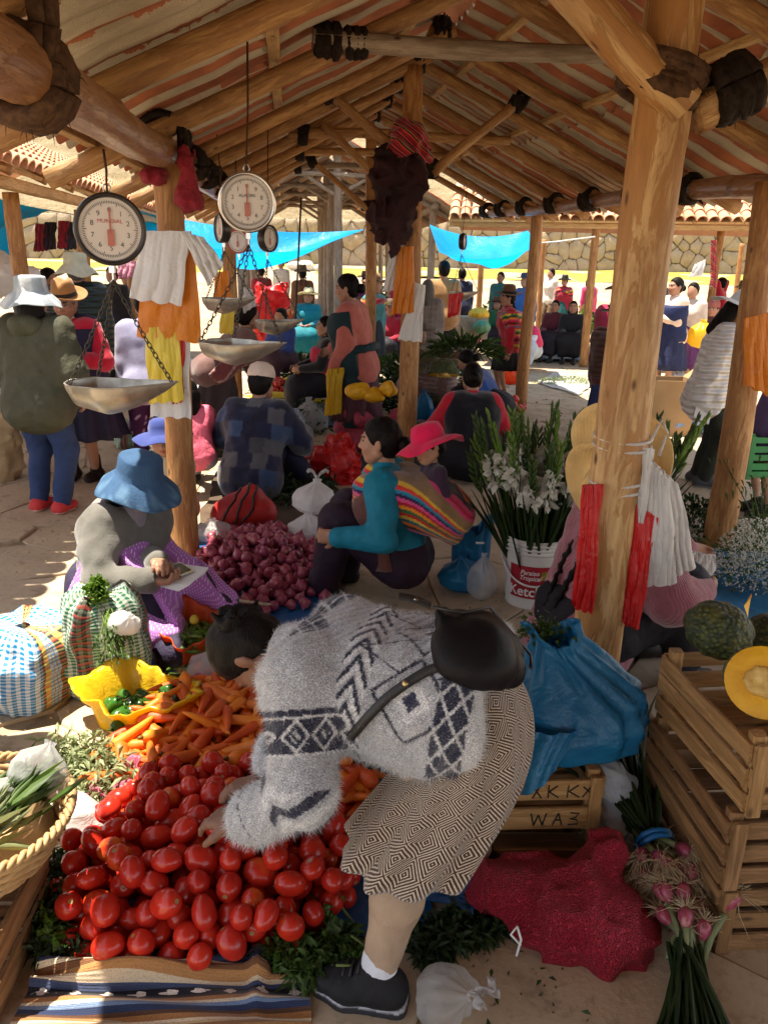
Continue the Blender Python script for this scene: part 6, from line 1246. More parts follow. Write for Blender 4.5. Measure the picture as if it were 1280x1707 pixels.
closed_bag('plastic_bag', 'crumpled clear plastic bag lying behind the left post base', G(360, 905)+V3(0, 0, .0), (.26, .2, .16), M['pl_clear'], 8, 5, ears=False)
open_bag('plastic_bag', 'small bright yellow bag behind the left post base', G(288, 925), .07, .06, .10, M['pl_lemon'], 3., .3)
closed_bag('plastic_bag', 'small clear knotted bag on the ground beside the black shoe', G(715, 1660), (.17, .13, .15), M['pl_clear'], 9, 3, tilt=(50, 10, 40), ears=True)
closed_bag('plastic_bag', 'dark blue crumpled bag on the ground behind the seated mother', G(770, 985), (.26, .2, .2), M['pl_blue'], 8, 6, ears=False)
closed_bag('plastic_bag', 'clear bag of blue plastic beside the ketchup bucket', G(800, 1000), (.16, .14, .26), M['pl_clear'], 7, 7, ears=False)
open_bag('plastic_bag', 'bright blue bag tucked behind the mother\'s bundle', at(785, 895, 4.2)*V3(1, 1, 0)+V3(0, 0, .0), .10, .10, .36, M['pl_blue'], 1., .2)
# ------------------------------------------------------------------ checked market bags
def check_mat(name, a, b_, accent, su=34., sv=34., band=(.0, .0)):
    t = MT(name); u, v_, w_ = t.xyz(t.attr('pc')); x = ((u*su).fract()-.5).abs().lt(.25); y = ((v_*sv).fract()-.5).abs().lt(.25); c = t.mix((x+y)*.5, a, b_)
    bd = ((u*1.0*3+.1).fract()).lt(.26)*1.; c2 = t.mix(x*.6+y*.4, accent[0], accent[1]); y2 = ((v_*sv*.5).fract()).lt(.35); c2 = t.mix(y2*.6, c2, accent[2]); c = t.mix(bd, c, c2); n = t.noise(t.coord(), 7., 3, .6, 1.5); return t.done(c, .4, t.bump(n+((u*su*6).sin()+(v_*sv*6).sin())*.03, .5, .02), spec=.4, transl=.15)
M['chk_blue'] = check_mat('blue_check', (.01, .22, .50), (.72, .75, .76), (c8(60, 60, 60), c8(230, 210, 120), c8(200, 80, 60)), 30, 22); M['chk_green'] = check_mat('green_check', (.012, .16, .07), (.62, .66, .58), (c8(40, 40, 44), c8(120, 130, 110), c8(190, 70, 60)), 26, 30)
def market_bag(label, c, sx, sy, h, mat, yaw=0., seed=0, lean=0.):
    k = 80; n = 30; th = np.arange(k)*2*math.pi/k; sq = lambda a: np.sign(np.cos(a))*np.abs(np.cos(a))**.55; sq2 = lambda a: np.sign(np.sin(a))*np.abs(np.sin(a))**.55; rows = []; pcs = []
    for i, t_ in enumerate(np.linspace(0, 1, n)):
        w_ = np.interp(t_, [0, .05, .3, .7, .9, 1], [.75, .93, 1.05, 1., .82, .55]); z = h*t_*(1-.0*t_); s3 = np.stack([np.cos(th)*1.5, np.sin(th)*1.5, np.full(k, t_*3)], -1); d = 1+.10*fbm(s3, 1.3, 3, seed)+.05*t_*np.sin(9*th+seed)
        rows.append(np.stack([sq(th)*sx/2*w_*d+lean*t_*t_*h, sq2(th)*sy/2*w_*d, z+.05*h*np.sin(2*th+seed)*t_**3+.04*h*fbm(s3, 2, 2, seed+3)*t_], -1)); pcs.append(np.stack([th/(2*math.pi), np.full(k, t_), th*0], -1))
    rows.append(rows[-1].mean(0)+(rows[-1]-rows[-1].mean(0))*.2+V3(0, 0, -.02)); pcs.append(pcs[-1]*V3(1, 0, 0)+V3(0, 1.2, 0)); m = MB(); m.grid(np.array(rows), wrap=True); o = link('checked_bag', m.mesh('checked_bag', pc=np.concatenate(pcs)), mat, None, c, (0, 0, R(yaw))); return tag(o, label, 'bag')
market_bag('green checked woven bag topped with celery beside the writing woman', G(178, 1150)+V3(0, .03, 0), .32, .26, .44, M['chk_green'], 25, 2)
b1 = market_bag('blue checked woven bag slumped at the left edge in the sun', G(40, 1150), .50, .42, .32, M['chk_blue'], -30, 5, .12)
m = MB()
for q in (0, 1):
    a = G(10+25*q, 1120)+V3(0, 0, .24); th = np.linspace(0, math.pi, 12); m.tube(np.stack([a[0]+.13*np.cos(th), a[1]-.16+.0*th, a[2]-.12*np.sin(th)], 1), .008, 6)
m.build('handle', simple('pale_handle', (.5, .6, .68), (.4, .5, .6), .5), b1)
# ------------------------------------------------------------------ leafy things
def leaf_cloud(name, label, cat, pts, sizes, mat, group=None, parent=None, up=.3, w_=.5, kind=None, droop=.3, dirs=None):
    """many folded leaf blades, one mesh"""
    n = len(pts); pts = np.asarray(pts); d = rng.normal(size=(n, 3)) if dirs is None else np.asarray(dirs)+rng.normal(size=(n, 3))*.25; d[:, 2] += up; d /= np.linalg.norm(d, axis=1)[:, None]; s = np.cross(d, rng.normal(size=(n, 3))); s /= np.linalg.norm(s, axis=1)[:, None]; nn = np.cross(d, s); L = np.broadcast_to(sizes, (n,))[:, None]; W_ = L*w_
    a = pts; b_ = pts+d*L*.5+s*W_*.5+nn*L*.06; c = pts+d*L+V3(0, 0, -1)*L*droop; e = pts+d*L*.5-s*W_*.5+nn*L*.06; mid = pts+d*L*.5-nn*L*.04
    V = np.stack([a, b_, c, e, mid], 1).reshape(-1, 3); i = np.arange(n)*5; F = np.concatenate([np.stack([i, i+1, i+4], 1), np.stack([i+1, i+2, i+4], 1), np.stack([i+2, i+3, i+4], 1), np.stack([i+3, i, i+4], 1)]); o0 = V.mean(0) if parent is None else ORG[parent.name]; o = link(name, npmesh(name, V, F, org=o0), mat, parent, o0)
    if parent is None: tag(o, label, cat, group, kind or 'stuff')
    return o
def bunch(name, label, cat, base, tip, n, spread, mat_s, mat_l, leafn=300, leaf=.03, r=.003, group=None, lw=.5, lz=(.5, 1.), curve=.1):
    """stalks from base to tip plus leaves near the tips"""
    base = np.asarray(base, float); tip = np.asarray(tip, float); o = thing(name, label, cat, base, group); m = MB(); P = []; D = []; ax = tip-base; L = np.linalg.norm(ax)
    for i in range(n):
        e = tip+rng.normal(size=3)*spread*L; mid = (base+e)/2+rng.normal(size=3)*curve*L*.5; b0 = base+rng.normal(size=3)*.012; tt = np.linspace(0, 1, 6)[:, None]; C = b0*(1-tt)**2+2*tt*(1-tt)*mid+e*tt*tt; m.tube(C, r*np.linspace(1, .5, 6), 5)
        for _ in range(max(1, leafn//n)): q = rng.uniform(*lz); P.append(b0*(1-q)**2+2*q*(1-q)*mid+e*q*q+rng.normal(size=3)*leaf*.4); D.append(nrm(e-b0))
    m.build('stalks', mat_s, o); leaf_cloud('leaves', None, None, P, rng.uniform(.6, 1.2, len(P))*leaf, mat_l, parent=o, w_=lw, dirs=D); return o
bunch('celery', 'bright celery leaves sticking out of the green checked bag', 'celery', G(178, 1150)+V3(0, .0, .40), at(160, 985, 2.85), 9, .28, M['leaf_light'], M['leaf_light'], 420, .035, .004, lw=.7)
bunch('celery', 'drooping herb stems hanging over the front of the green checked bag', 'herbs', at(178, 1020, 2.82), at(192, 1085, 2.68), 22, .22, M['leaf_light'], M['leaf'], 160, .03, .002)
closed_bag('plastic_bag', 'small white bag tucked on top of the green checked bag', at(200, 1048, 2.78), (.12, .09, .11), M['pl_white'], 7, 8, tilt=(30, 30, 0), ears=False)
# carrot tops and herbs scattered round the heaps
def litter(name, label, quad, n, leaf, mat, z=.02, zr=.03, cat='greens', lw=.25, kind='stuff', up=.1):
    gen = in_poly([G(*q)[:2] for q in quad]); P = [[*gen(), z+rng.random()*zr] for _ in range(n)]; return leaf_cloud(name, label, cat, P, rng.uniform(.5, 1.3, n)*leaf, mat, w_=lw, up=up, kind=kind)
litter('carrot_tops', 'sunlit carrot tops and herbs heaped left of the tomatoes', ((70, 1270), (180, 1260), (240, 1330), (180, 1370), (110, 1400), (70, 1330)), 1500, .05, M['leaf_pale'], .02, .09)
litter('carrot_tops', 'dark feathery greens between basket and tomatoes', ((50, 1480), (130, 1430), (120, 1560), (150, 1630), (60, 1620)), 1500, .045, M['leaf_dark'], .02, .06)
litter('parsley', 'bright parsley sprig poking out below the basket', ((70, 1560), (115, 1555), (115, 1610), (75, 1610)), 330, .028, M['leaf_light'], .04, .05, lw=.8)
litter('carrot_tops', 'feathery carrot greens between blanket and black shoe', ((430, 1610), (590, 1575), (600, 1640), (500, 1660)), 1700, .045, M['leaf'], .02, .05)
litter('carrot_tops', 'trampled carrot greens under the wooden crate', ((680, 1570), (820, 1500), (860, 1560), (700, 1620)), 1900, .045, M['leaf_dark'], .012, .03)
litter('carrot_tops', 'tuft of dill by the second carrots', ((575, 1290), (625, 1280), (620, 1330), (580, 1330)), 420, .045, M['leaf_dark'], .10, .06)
litter('chaff', 'dry straw and leaf scraps scattered on the left flagstones', ((-40, 780), (300, 760), (300, 900), (-60, 900)), 420, .04, M['root'], .016, .004, up=-.1, lw=.12)
litter('chaff', 'few scraps of leaf on the bare ground by the clear bag', ((760, 1560), (1000, 1600), (1000, 1707), (720, 1707)), 50, .022, M['leaf_dark'], .016, .004, up=-.1, lw=.4)
for k_, (px, py) in enumerate(((105, 1275), (150, 1290))):
    c = G(px, py)+V3(0, 0, .02); P = np.tile(c, (13, 1))+rng.normal(size=(13, 3))*.006; o = leaf_cloud('leafy_top', ['pale spiky onion top lying on the sunlit ground', 'second pale spiky top beside the carrot greens'][k_], 'greens', P, .085, M['leaf_pale'], w_=.2, up=.5)
m = MB()
for (a, b_) in (((530, 1450), (590, 1540)), ((515, 1480), (555, 1560)), ((585, 1560), (640, 1590)), ((560, 1610), (640, 1600))): m.tube([G(*a, .09), G((a[0]+b_[0])/2, (a[1]+b_[1])/2+6, .08), G(*b_, .05)], .0035, 5)
so = tag(m.build('cut_greens', M['stem']), 'loose green stalks and a lobed leaf at the right edge of the tomatoes', 'stalks')
P = np.tile(G(548, 1518, .09), (14, 1))+rng.normal(size=(14, 3))*V3(.016, .016, .004); leaf_cloud('leaf', None, None, P, .045, M['leaf'], parent=so, w_=.9, up=-.1)
MB().tube([G(665, 1540, .03), G(690, 1568, .03), G(700, 1580, .03)], [.007, .011, .014], 9).build('celery_stick', M['leaf_pale']); tag(bpy.data.objects['celery_stick'], 'pale cut celery stick behind the standing leg', 'celery')

litter('chaff', 'leaf scraps and straw strewn over the stones between the stalls', ((330, 1040), (820, 1040), (1000, 700), (760, 600), (380, 600), (200, 760)), 1500, .05, M['root'], .014, .01, up=-.15, lw=.14)
litter('leaf_scraps', 'green leaf scraps trodden on the stones between the stalls', ((330, 1040), (820, 1040), (1000, 700), (760, 600), (380, 600), (200, 760)), 900, .045, M['leaf_dark'], .014, .01, up=-.15, lw=.35)
litter('chaff', 'bits of straw and peel on the sunlit left lane', ((-60, 880), (250, 800), (240, 1060), (120, 1280), (-60, 1300)), 420, .025, M['root'], .014, .006, up=-.15, lw=.2)
litter('chaff', 'bits of straw on the sunlit stones at the right', ((1000, 780), (1280, 850), (1280, 620), (860, 640)), 500, .04, M['root'], .014, .006, up=-.15, lw=.2)

closed_bag('cloth_bundle', 'black cloth bundle beside the patchwork man', G(478, 800), (.34, .28, .24), simple('black_cloth', (.012, .011, .013), (.02, .018, .02), .9), 7, 2, ears=False, cat='bundle')
closed_bag('plastic_bag', 'grey green bag between backpack and patchwork man', G(420, 800), (.3, .25, .2), M['pl_grey'], 7, 4, ears=False)
litter('herb_pile', 'dark herbs lying between the onions and the red sack', ((450, 860), (560, 850), (560, 800), (470, 800)), 500, .09, M['leaf_dark'], .02, .10, lw=.2)

for k_, (qd, cc, lb) in enumerate(((((330, 880), (565, 885), (560, 790), (365, 790)), (.10, .065, .04), 'added brown cloth darkening the ground behind the onions'), (((565, 800), (770, 800), (745, 715), (575, 715)), (.03, .035, .05), 'added dark cloth darkening the ground behind the seated mother'), (((420, 715), (640, 715), (620, 640), (445, 640)), (.05, .09, .14), 'added faded blue cloth darkening the ground before the standing woman'), (((690, 800), (870, 790), (845, 700), (705, 700)), (.05, .04, .035), 'added dark cloth darkening the ground under the black vest woman'), (((640, 668), (810, 668), (795, 598), (655, 598)), (.09, .075, .05), 'added brown cloth darkening the ground beyond the centre post'), (((200, 800), (330, 800), (340, 700), (240, 700)), (.11, .09, .06), 'added cloth darkening the ground behind the left post'))):
    ground_sheet(lb, [G(*q) for q in qd], simple('darkening_sheet%d' % k_, cc, tuple(x*.6 for x in cc), .9, 5, 60, .4), .014, .03, n=22, seed=20+k_)  # made-up dark sheets, added to darken the pale paving among the stalls
# ------------------------------------------------------------------ crates
def crate(label, o3, yaw, sx, sy, sz, mat, slats=3, group=None, bottom=True, seedj=.004, post=.035):
    """slatted box; o3 = front left bottom corner, local x to the right, y to the back"""
    o = thing('wooden_crate', label, 'crate', o3, group); Rz = rotz(R(yaw)); W = lambda x, y, z: np.asarray(o3)+Rz@V3(x, y, z); h = sz/slats*.72; th = .011
    for i in range(slats):
        z = sz*(i+.5)/slats+rng.uniform(-seedj, seedj)
        for y in (-th/2, sy+th/2): board('slat', o, W(0, y, z), W(sx, y, z+rng.uniform(-seedj, seedj)), th, h*rng.uniform(.9, 1.08), mat)
        for x in (-th/2, sx+th/2): board('slat', o, W(x, .0, z), W(x, sy, z+rng.uniform(-seedj, seedj)), th, h*rng.uniform(.9, 1.08), mat)
    for x in (post/2+.002, sx-post/2-.002):
        for y in (post/2+.002, sy-post/2-.002): board('corner_post', o, W(x, y, .0), W(x, y, sz+.012), post, post, mat)
    for x in (post/2, sx-post/2): board('corner_post', o, W(x, -th-.006, .0), W(x, -th-.006, sz), post, .012, mat, up=Rz@V3(0, 1, 0))
    if bottom:
        for k in range(4): board('bottom_board', o, W(.0, sy*(k+.5)/4, .012), W(sx, sy*(k+.5)/4, .012), sy/4*.8, .010, mat)
    return o, W
C0 = V3(.885, 1.66, 0)
for k_, (z0, lb, dx) in enumerate(((0., 'bottom crate of the slatted stack at the right edge', .0), (.215, 'middle crate of the slatted stack at the right edge', -.012), (.43, 'top crate of the slatted stack, holding the pumpkins', .012))): crate(lb, C0+V3(dx, rng.uniform(-.01, .01), z0), 4+k_*1.5, .44, .47, .20, M['crate'] if k_ == 2 else M['crate_dark'], 3, 'slatted crates stacked at the right edge')
for k in range(4): pass
cr, Wc = crate('wooden crate with black scribbled marks under the blue bag', V3(.27, 1.93, .135), 4, .37, .34, .19, M['crate'], 2); CRATE_W = Wc
crate('low wooden crate on the ground under the scribbled crate', V3(.25, 1.90, .0), 2, .40, .36, .125, M['crate_dark'], 1)
ink = simple('black_ink', (.012, .01, .01), (.03, .025, .02), .8)
def stroke(pl, W, z0): # felt pen strokes on a slat, slightly proud of the wood
    for ln in pl: MB().tube([W(x, -.0135, z0+z) for x, z in ln], .0022, 5).build('painted_mark', ink, cr)
stroke([[(.17, -.02), (.19, .02)], [(.17, .02), (.195, -.02)], [(.215, -.02), (.215, .022)], [(.24, .02), (.217, .0)], [(.217, 0), (.245, -.02)], [(.27, -.02), (.272, .02)], [(.30, .02), (.274, 0)], [(.274, 0), (.305, -.02)], [(.315, -.02), (.34, .02)], [(.315, .015), (.345, -.015)]], Wc, .143)
stroke([[(.17, .02), (.18, -.02)], [(.18, -.02), (.192, .015)], [(.192, .015), (.205, -.02)], [(.205, -.02), (.215, .02)], [(.235, -.02), (.25, .02)], [(.25, .02), (.262, -.02)], [(.24, -.003), (.258, -.003)], [(.285, .02), (.31, .018), (.30, .004), (.285, 0), (.305, -.004), (.31, -.018), (.28, -.02)]], Wc, .05)
bc, Wb = crate('old wooden box under the basket in the lower left corner', V3(-1.23, 1.38, 0), 3, .36, .36, .22, M['crate_dark'], 2)
# ------------------------------------------------------------------ pumpkins
t = MT('pumpkin_rind'); v = t.mapv(t.coord(), (1, 1, 1), t.rnd()); vo = t.voro(v, 75., 'F1'); c = t.mix(vo.smooth(.1, .6), (.10, .11, .025), (.022, .035, .012)); c = t.mix(t.noise(v, 14, 3).smooth(.5, .7)*.5, c, (.14, .14, .03)); M['rind'] = t.done(c, .6, t.bump(vo*-1.+t.noise(v, 9, 3), .8, .008))
t = MT('pumpkin_flesh'); v = t.coord(); M['flesh'] = t.done(t.mix(t.noise(v, 22, 4).smooth(.3, .7), (.80, .44, .015), (.70, .34, .01)), .5, t.bump(t.noise(v, 50, 3), .4, .005), transl=.05)
M['seed'] = simple('pumpkin_seeds', (.72, .52, .16), (.55, .33, .08), .5, 40, 70, .6, .006)
def pumpkin(label, c, r, sq=.85, cut=None, seed=0, rot=(0, 0, 0), name='pumpkin', rind=None):
    """lobed squash; cut=True shows an open half facing local -y"""
    o = thing(name, label, 'pumpkin', c); Rm = rotz(R(rot[2]))@rotx(R(rot[0]))@roty(R(rot[1])); f = lambda TH, T, rr, z: (rr*(.05*np.cos(9*TH+seed)+.03*np.sin(2*TH+seed)), 0*z); th = np.linspace(0, math.pi, 15); P = lathe([(max(.001, r*math.sin(a)*(1+.12*math.exp(-((a-1.6)/.7)**2))), r*sq*math.cos(a)-.12*r*math.exp(-(a/.3)**2)) for a in th], 36, f)
    if cut: P[..., 1] = np.maximum(P[..., 1], -.02*r)
    m = MB(); m.grid(P, wrap=True); m.V = [V@Rm.T+c for V in m.V]; m.build('rind', rind or M['rind'], o)
    if cut:
        k = 36; a = np.arange(k)*2*math.pi/k; ring = lambda q, y: np.stack([np.cos(a)*r*q*1.09, np.full(k, y), np.sin(a)*r*q*sq*.98], -1); m = MB(); m.grid(np.stack([ring(1, -.02*r), ring(.97, -.035*r), ring(.58, -.036*r), ring(.50, -.030*r), ring(.02, -.028*r)]), wrap=True); m.V = [V@Rm.T+c for V in m.V]; m.build('flesh', M['flesh'], o)
        f2 = SDF()
        for q in range(60): b = rng.uniform(0, 6.28); e = math.sqrt(rng.random())*.50*r; f2.ell(c+Rm@V3(math.cos(b)*e, -.05*r+rng.uniform(-.04, .04)*r, math.sin(b)*e*.9), np.array([.10, .07, .05])*r, rquat().to_matrix(), .01)
        V, F = sdf_raw(f2, .0065); link('seed_pulp', npmesh('seed_pulp', V, F, org=c), M['seed'], o, c)
    return o
p_ = pumpkin('warty dark green pumpkin with a wedge cut out on the top crate', at(1198, 1050, 2.05), .085, .92, None, 1, (20, 10, 0))
m = MB(); c0 = at(1240, 1010, 2.02); m.add([c0, c0+V3(.012, -.01, .03), c0+V3(.02, .01, -.02), c0+V3(.03, .03, .025), c0+V3(.01, -.012, -.03)], [(0, 1, 3), (0, 3, 2), (0, 2, 4)]); m.build('cut_face', M['flesh'], p_)
pumpkin('halved pumpkin showing yellow flesh and seeds at the right edge', at(1274, 1138, 1.80), .088, 1.05, True, 3, (-30, 12, -38))
pumpkin('second dark pumpkin behind the halved one at the right edge', at(1290, 1060, 2.15), .075, .9, None, 5)
# ------------------------------------------------------------------ blue sack on the crate, red net sack, grey bag
def sack(name, label, prims, mat, res=.011, wr=.02, ws=7, cat='bag', fold=.012, seed=1, extra=None, relax_=2):
    f = SDF()
    for q in prims: f.cap(*q[:4], k=q[4] if len(q) > 4 else .06)
    V, F = sdf_raw(f, res, disp=lambda P: wr*fbm(P, ws, 3, seed)+fold*np.sin(fbm(P, 4., 2, seed+4)*9)-fold*2.2*np.maximum(0, .3-np.abs(vnoise(P, 13, seed+9)))/.3); V = relax(V, F, relax_, .4); c = V.mean(0); c[2] = V[:, 2].min(); N = normals(V, F)
    o = link(name, npmesh(name, V, F, org=c), mat, None, c); return tag(o, label, cat)
bb = V3(.56, 2.12, .33)
q0 = [at(905, 1060, 2.22), at(1000, 1180, 2.14), at(880, 1290, 2.02), at(960, 1260, 2.05), at(1022, 1130, 2.2), at(900, 1190, 2.05), at(880, 1050, 2.24)]
bs0 = V3(.60, 2.11, .315); k = 90; n = 34; th = np.arange(k)*2*math.pi/k; rows = []
for t_ in np.linspace(0, 1, n):
    w_ = np.interp(t_, [0, .06, .25, .5, .72, .88, 1], [.55, .85, 1., .92, .60, .36, .42]); cx = np.interp(t_, [0, .5, 1], [.0, .0, -.10]); fo = (.05+.20*t_)*np.abs(np.sin(4.5*th+1.4*np.sin(th*2+t_*2)+t_*1.2))+.06*t_*np.sin(13*th+3*t_); s3 = np.stack([np.cos(th)*1.4, np.sin(th)*1.4, np.full(k, t_*2.4)], -1); d = 1-fo+.10*fbm(s3, 1.2, 3, 5)
    rows.append(np.stack([bs0[0]+cx+.215*w_*d*np.cos(th), bs0[1]+.05*t_+.165*w_*d*np.sin(th), bs0[2]+.36*t_+.03*np.sin(2*th+1)*t_-.05*(1-t_)**2*np.maximum(0, -np.cos(th))], -1))
inn = [r.mean(0)+(r-r.mean(0))*(.93 if i_ < n-1 else .97)+V3(0, 0, -.004) for i_, r in enumerate(rows)][::-1][:14]
m = MB(); m.grid(np.array(rows+inn), wrap=True); o_ = m.build('plastic_sack', M['pl_blue']); tag(o_, 'big blue plastic sack of herbs standing on the scribbled crate', 'bag')
dr = [at(862, 1210, 2.0), at(960, 1215, 2.0), at(930, 1270, 1.955), at(868, 1325, 1.93)]
def fnd(u, v_): P = (dr[0]*(1-u[..., None])+dr[1]*u[..., None])*(1-v_[..., None])+(dr[3]*(1-u[..., None])+dr[2]*u[..., None])*v_[..., None]; P[..., 1] -= .03*np.sin(u*math.pi)+.012*np.abs(np.sin(u*9+v_*3)); return P
m = sheet(fnd, 20, 20, .003); link('bag_flap', m.mesh('bag_flap', ORG[o_.name]), M['pl_blue'], o_, ORG[o_.name])
bb = V3(.56, 2.16, .36)
P = bb+V3(-.075, .02, .30)+rng.normal(size=(230, 3))*V3(.035, .03, .018); leaf_cloud('herbs', 'green herb leaves showing at the mouth of the blue sack', 'herbs', P, rng.uniform(.012, .03, 230), M['leaf'], w_=.6)
t = MT('red_net'); v = t.coord(); x, y, z = t.xyz(v); nz = t.noise(v, 4., 3)*.02; a_ = ((x*.8+z*.6+nz)*430).sin().abs(); b_ = ((y*.9-z*.5+x*.3+nz)*430).sin().abs(); g_n = t.voro(v, 170.)*3.2; al = g_n.lt(.62); fold = t.noise(v, 6., 4, .6, 1.5)
M['net'] = t.done(t.mix(g_n.smooth(.1, .7), (.44, .016, .04), (.20, .006, .016)), .55, t.bump(g_n*-.3+fold, .8, .02), spec=.4, alpha=al*.12+.88)
nb0 = V3(.49, 1.73, 0); NS = .82
sack('net_sack', 'empty crumpled red net sack slumped on the ground before the crate', [(nb0+NS*V3(-.16, .06, .10), nb0+NS*V3(.15, -.02, .08), .07, .085, .08), (nb0+NS*V3(-.02, -.06, .06), nb0+NS*V3(.12, -.09, .06), .075, .08, .06), (nb0+NS*V3(.08, .05, .13), nb0+NS*V3(.18, .10, .22), .06, .045, .06), (nb0+NS*V3(-.20, .05, .08), nb0+NS*V3(-.26, .03, .10), .05, .02, .05), (nb0+NS*V3(.16, -.08, .06), nb0+NS*V3(.23, -.09, .05), .07, .06, .05), (nb0+NS*V3(.0, .0, .05), nb0+NS*V3(.1, -.04, .05), .1, .1, .08)], M['net'], .008, .012, 8, 'sack', .008, 3, relax_=3)
m = MB(); a = at(862, 1545, 1.55); m.tube([a, a+V3(.01, -.01, -.03), a+V3(0, -.02, -.07)], .003, 4); m.tube([a, a+V3(-.015, -.005, -.02), a+V3(.01, -.012, -.045)], .003, 4); tag(m.build('string', simple('white_string', (.7, .7, .68), (.6, .6, .58), .8)), 'knotted white string hanging from the red net sack', 'string')
gb = at(1010, 1320, 2.05)
sack('plastic_bag', 'pale grey crumpled plastic bag hanging beside the scribbled crate', [(gb+V3(0, 0, .07), gb+V3(.01, -.02, -.09), .03, .045, .05), (gb+V3(-.02, 0, .07), gb+V3(.02, 0, .02), .025, .04, .04)], M['pl_grey'], .006, .012, 16, fold=.008)
# ------------------------------------------------------------------ spring onions
def blades(base, dirs, L, w_, mat, parent, name='leaves', droop=.25, n=7):
    m = MB()
    for d, l in zip(dirs, L):
        d = nrm(d); s = nrm(np.cross(d, rng.normal(size=3))); t_ = np.linspace(0, 1, n); P = base+rng.normal(size=3)*.012+np.outer(t_*l, d)+np.outer(-(t_**2)*l*droop, V3(0, 0, 1))+np.outer(t_**2*l*.12*rng.normal(), s); ww = w_*np.interp(t_, [0, .15, .7, 1], [.6, 1, .8, .05]); nn = np.cross(d, s)
        P[:, 2] = np.maximum(P[:, 2], .012); m.grid(np.stack([P-s*ww[:, None], P+nn*ww[:, None]*.5, P+s*ww[:, None], P-nn*ww[:, None]*.5], 1), wrap=True)
    return m.build(name, mat, parent)
def scallions(label, bulb, tipdir, n, L, roots=True):
    o = thing('spring_onions', label, 'onions', bulb, 'bunches of spring onions by the crates'); tipdir = nrm(tipdir); ds = [tipdir+rng.normal(size=3)*.16 for _ in range(n)]; b0 = bulb+tipdir*.10
    blades(b0, ds, rng.uniform(.75, 1.1, n)*L, .010, M['leaf_dark'], o, droop=.12); m = MB(); mb = MB(); mr = MB()
    for k in range(max(6, n//7)):
        q = bulb+rng.normal(size=3)*V3(.045, .035, .035); e = b0+rng.normal(size=3)*.015; m.tube([q+(e-q)*.25, q+(e-q)*.6, e+tipdir*.03], [.010, .008, .007], 7); P = lathe([(.0005, .038), (.010, .026), (.019, .008), (.020, -.008), (.012, -.02), (.0005, -.024)], 9); Rq = np.array(quat_z(e-q).to_matrix()); mb.grid(P.reshape(6, 9, 3)@Rq.T+q, wrap=True)
        if roots:
            for _ in range(44): d = nrm(-nrm(e-q)*1.0+rng.normal(size=3)*.55); l = rng.uniform(.04, .09); mr.tube([q-nrm(e-q)*.017, q+d*l*.5+rng.normal(size=3)*.004, q+d*l+V3(0, 0, -.35*l)], [.0014, .0011, .0005], 3, False)
    m.build('stalks', M['leaf_pale'], o); mb.build('bulbs', M['onion'], o); mr.build('roots', M['root'], o) if roots else None; return o
scallions('bunch of spring onions leaning on the crates, leaves upward', V3(.80, 1.80, .13), V3(-.13, .72, .16), 130, .60)
scallions('bunch of spring onions lying on the ground, leaves towards the viewer', V3(.80, 1.70, .10), V3(-.12, -.75, -.22), 120, .55)
m = MB(); c0 = V3(.785, 1.885, .25)
lashing(cr, c0, V3(-.06, .65, .42), .055, simple('blue_tie', (.01, .16, .42), (.01, .12, .35), .4), 2, .02, 'tie') if False else None
lo = bpy.data.objects['spring_onions']; lashing(lo, V3(.786, 1.88, .15), V3(-.13, .72, .16), .05, simple('blue_tie', (.01, .16, .42), (.01, .12, .35), .4), 2, .016, 'tie')
# ------------------------------------------------------------------ wicker basket
bk = V3(-1.02, 1.66, .235); BK = thing('wicker_basket', 'round wicker basket of packeted herbs on the old box at the left edge', 'basket', bk); M['wicker'] = simple('wicker', (.50, .34, .16), (.34, .21, .09), .6, 9, 50, .4, .003)
for i, t_ in enumerate(np.linspace(0, 1, 9)):
    r = .16+.085*t_**.7; k = 48; th = np.arange(k+1)*2*math.pi/k; z = bk[2]+.13*t_; m = MB(); m.tube(np.stack([bk[0]+(r+.006*np.cos(th*16+i*math.pi))*np.cos(th), bk[1]+(r+.006*np.cos(th*16+i*math.pi))*np.sin(th), z+.002*np.sin(th*9)], 1), .0085, 6, False); m.build('withy', M['wicker'], BK)
for sg in (0, 1):
    m = MB(); k = 200; th = np.linspace(0, 2*math.pi, k+1); m.tube(np.stack([bk[0]+(.247+.007*np.cos(th*34+sg*math.pi))*np.cos(th), bk[1]+(.247+.007*np.cos(th*34+sg*math.pi))*np.sin(th), bk[2]+.138+.007*np.sin(th*34+sg*math.pi)], 1), .0075, 6, False); m.build('braided_rim', M['wicker'], BK)
m = MB(); P = lathe([(.001, .006), (.15, .006), (.165, .02), (.2, .075), (.155, .012), (.001, .0)], 30); m.grid(P+bk, wrap=True); m.build('basket_floor', M['wicker'], BK)
for k_, (dx, dy, mt, lb) in enumerate(((.06, .02, 'leaf_pale', 'packet of long dried green leaves on top of the basket'), (-.02, -.08, 'leaf_pale', 'packet of pale dried leaves at the front of the basket'), (.12, .09, 'leaf', 'upright packet of grey green leaves at the basket rim'))):
    c = bk+V3(dx, dy, .12+.02*k_); n = 70; d0 = nrm(V3(.55, .75, .35) if k_ != 1 else V3(.9, .2, .15)); P = c+rng.normal(size=(n, 3))*V3(.03, .03, .012)-d0*.07; leaf_cloud('dried_leaves', lb, 'herbs', P, rng.uniform(.09, .17, n), M[mt], w_=.13, up=.05, dirs=np.tile(d0, (n, 1)), droop=.05); closed_bag('plastic_packet', lb.replace('packet of', 'clear wrapper round the').replace('upright clear', 'upright, clear'), c+V3(0, 0, -.03), (.16, .10, .14), M['pl_clear'], 7, k_+2, tilt=(-30, 40, 40), ears=False, cat='packet')
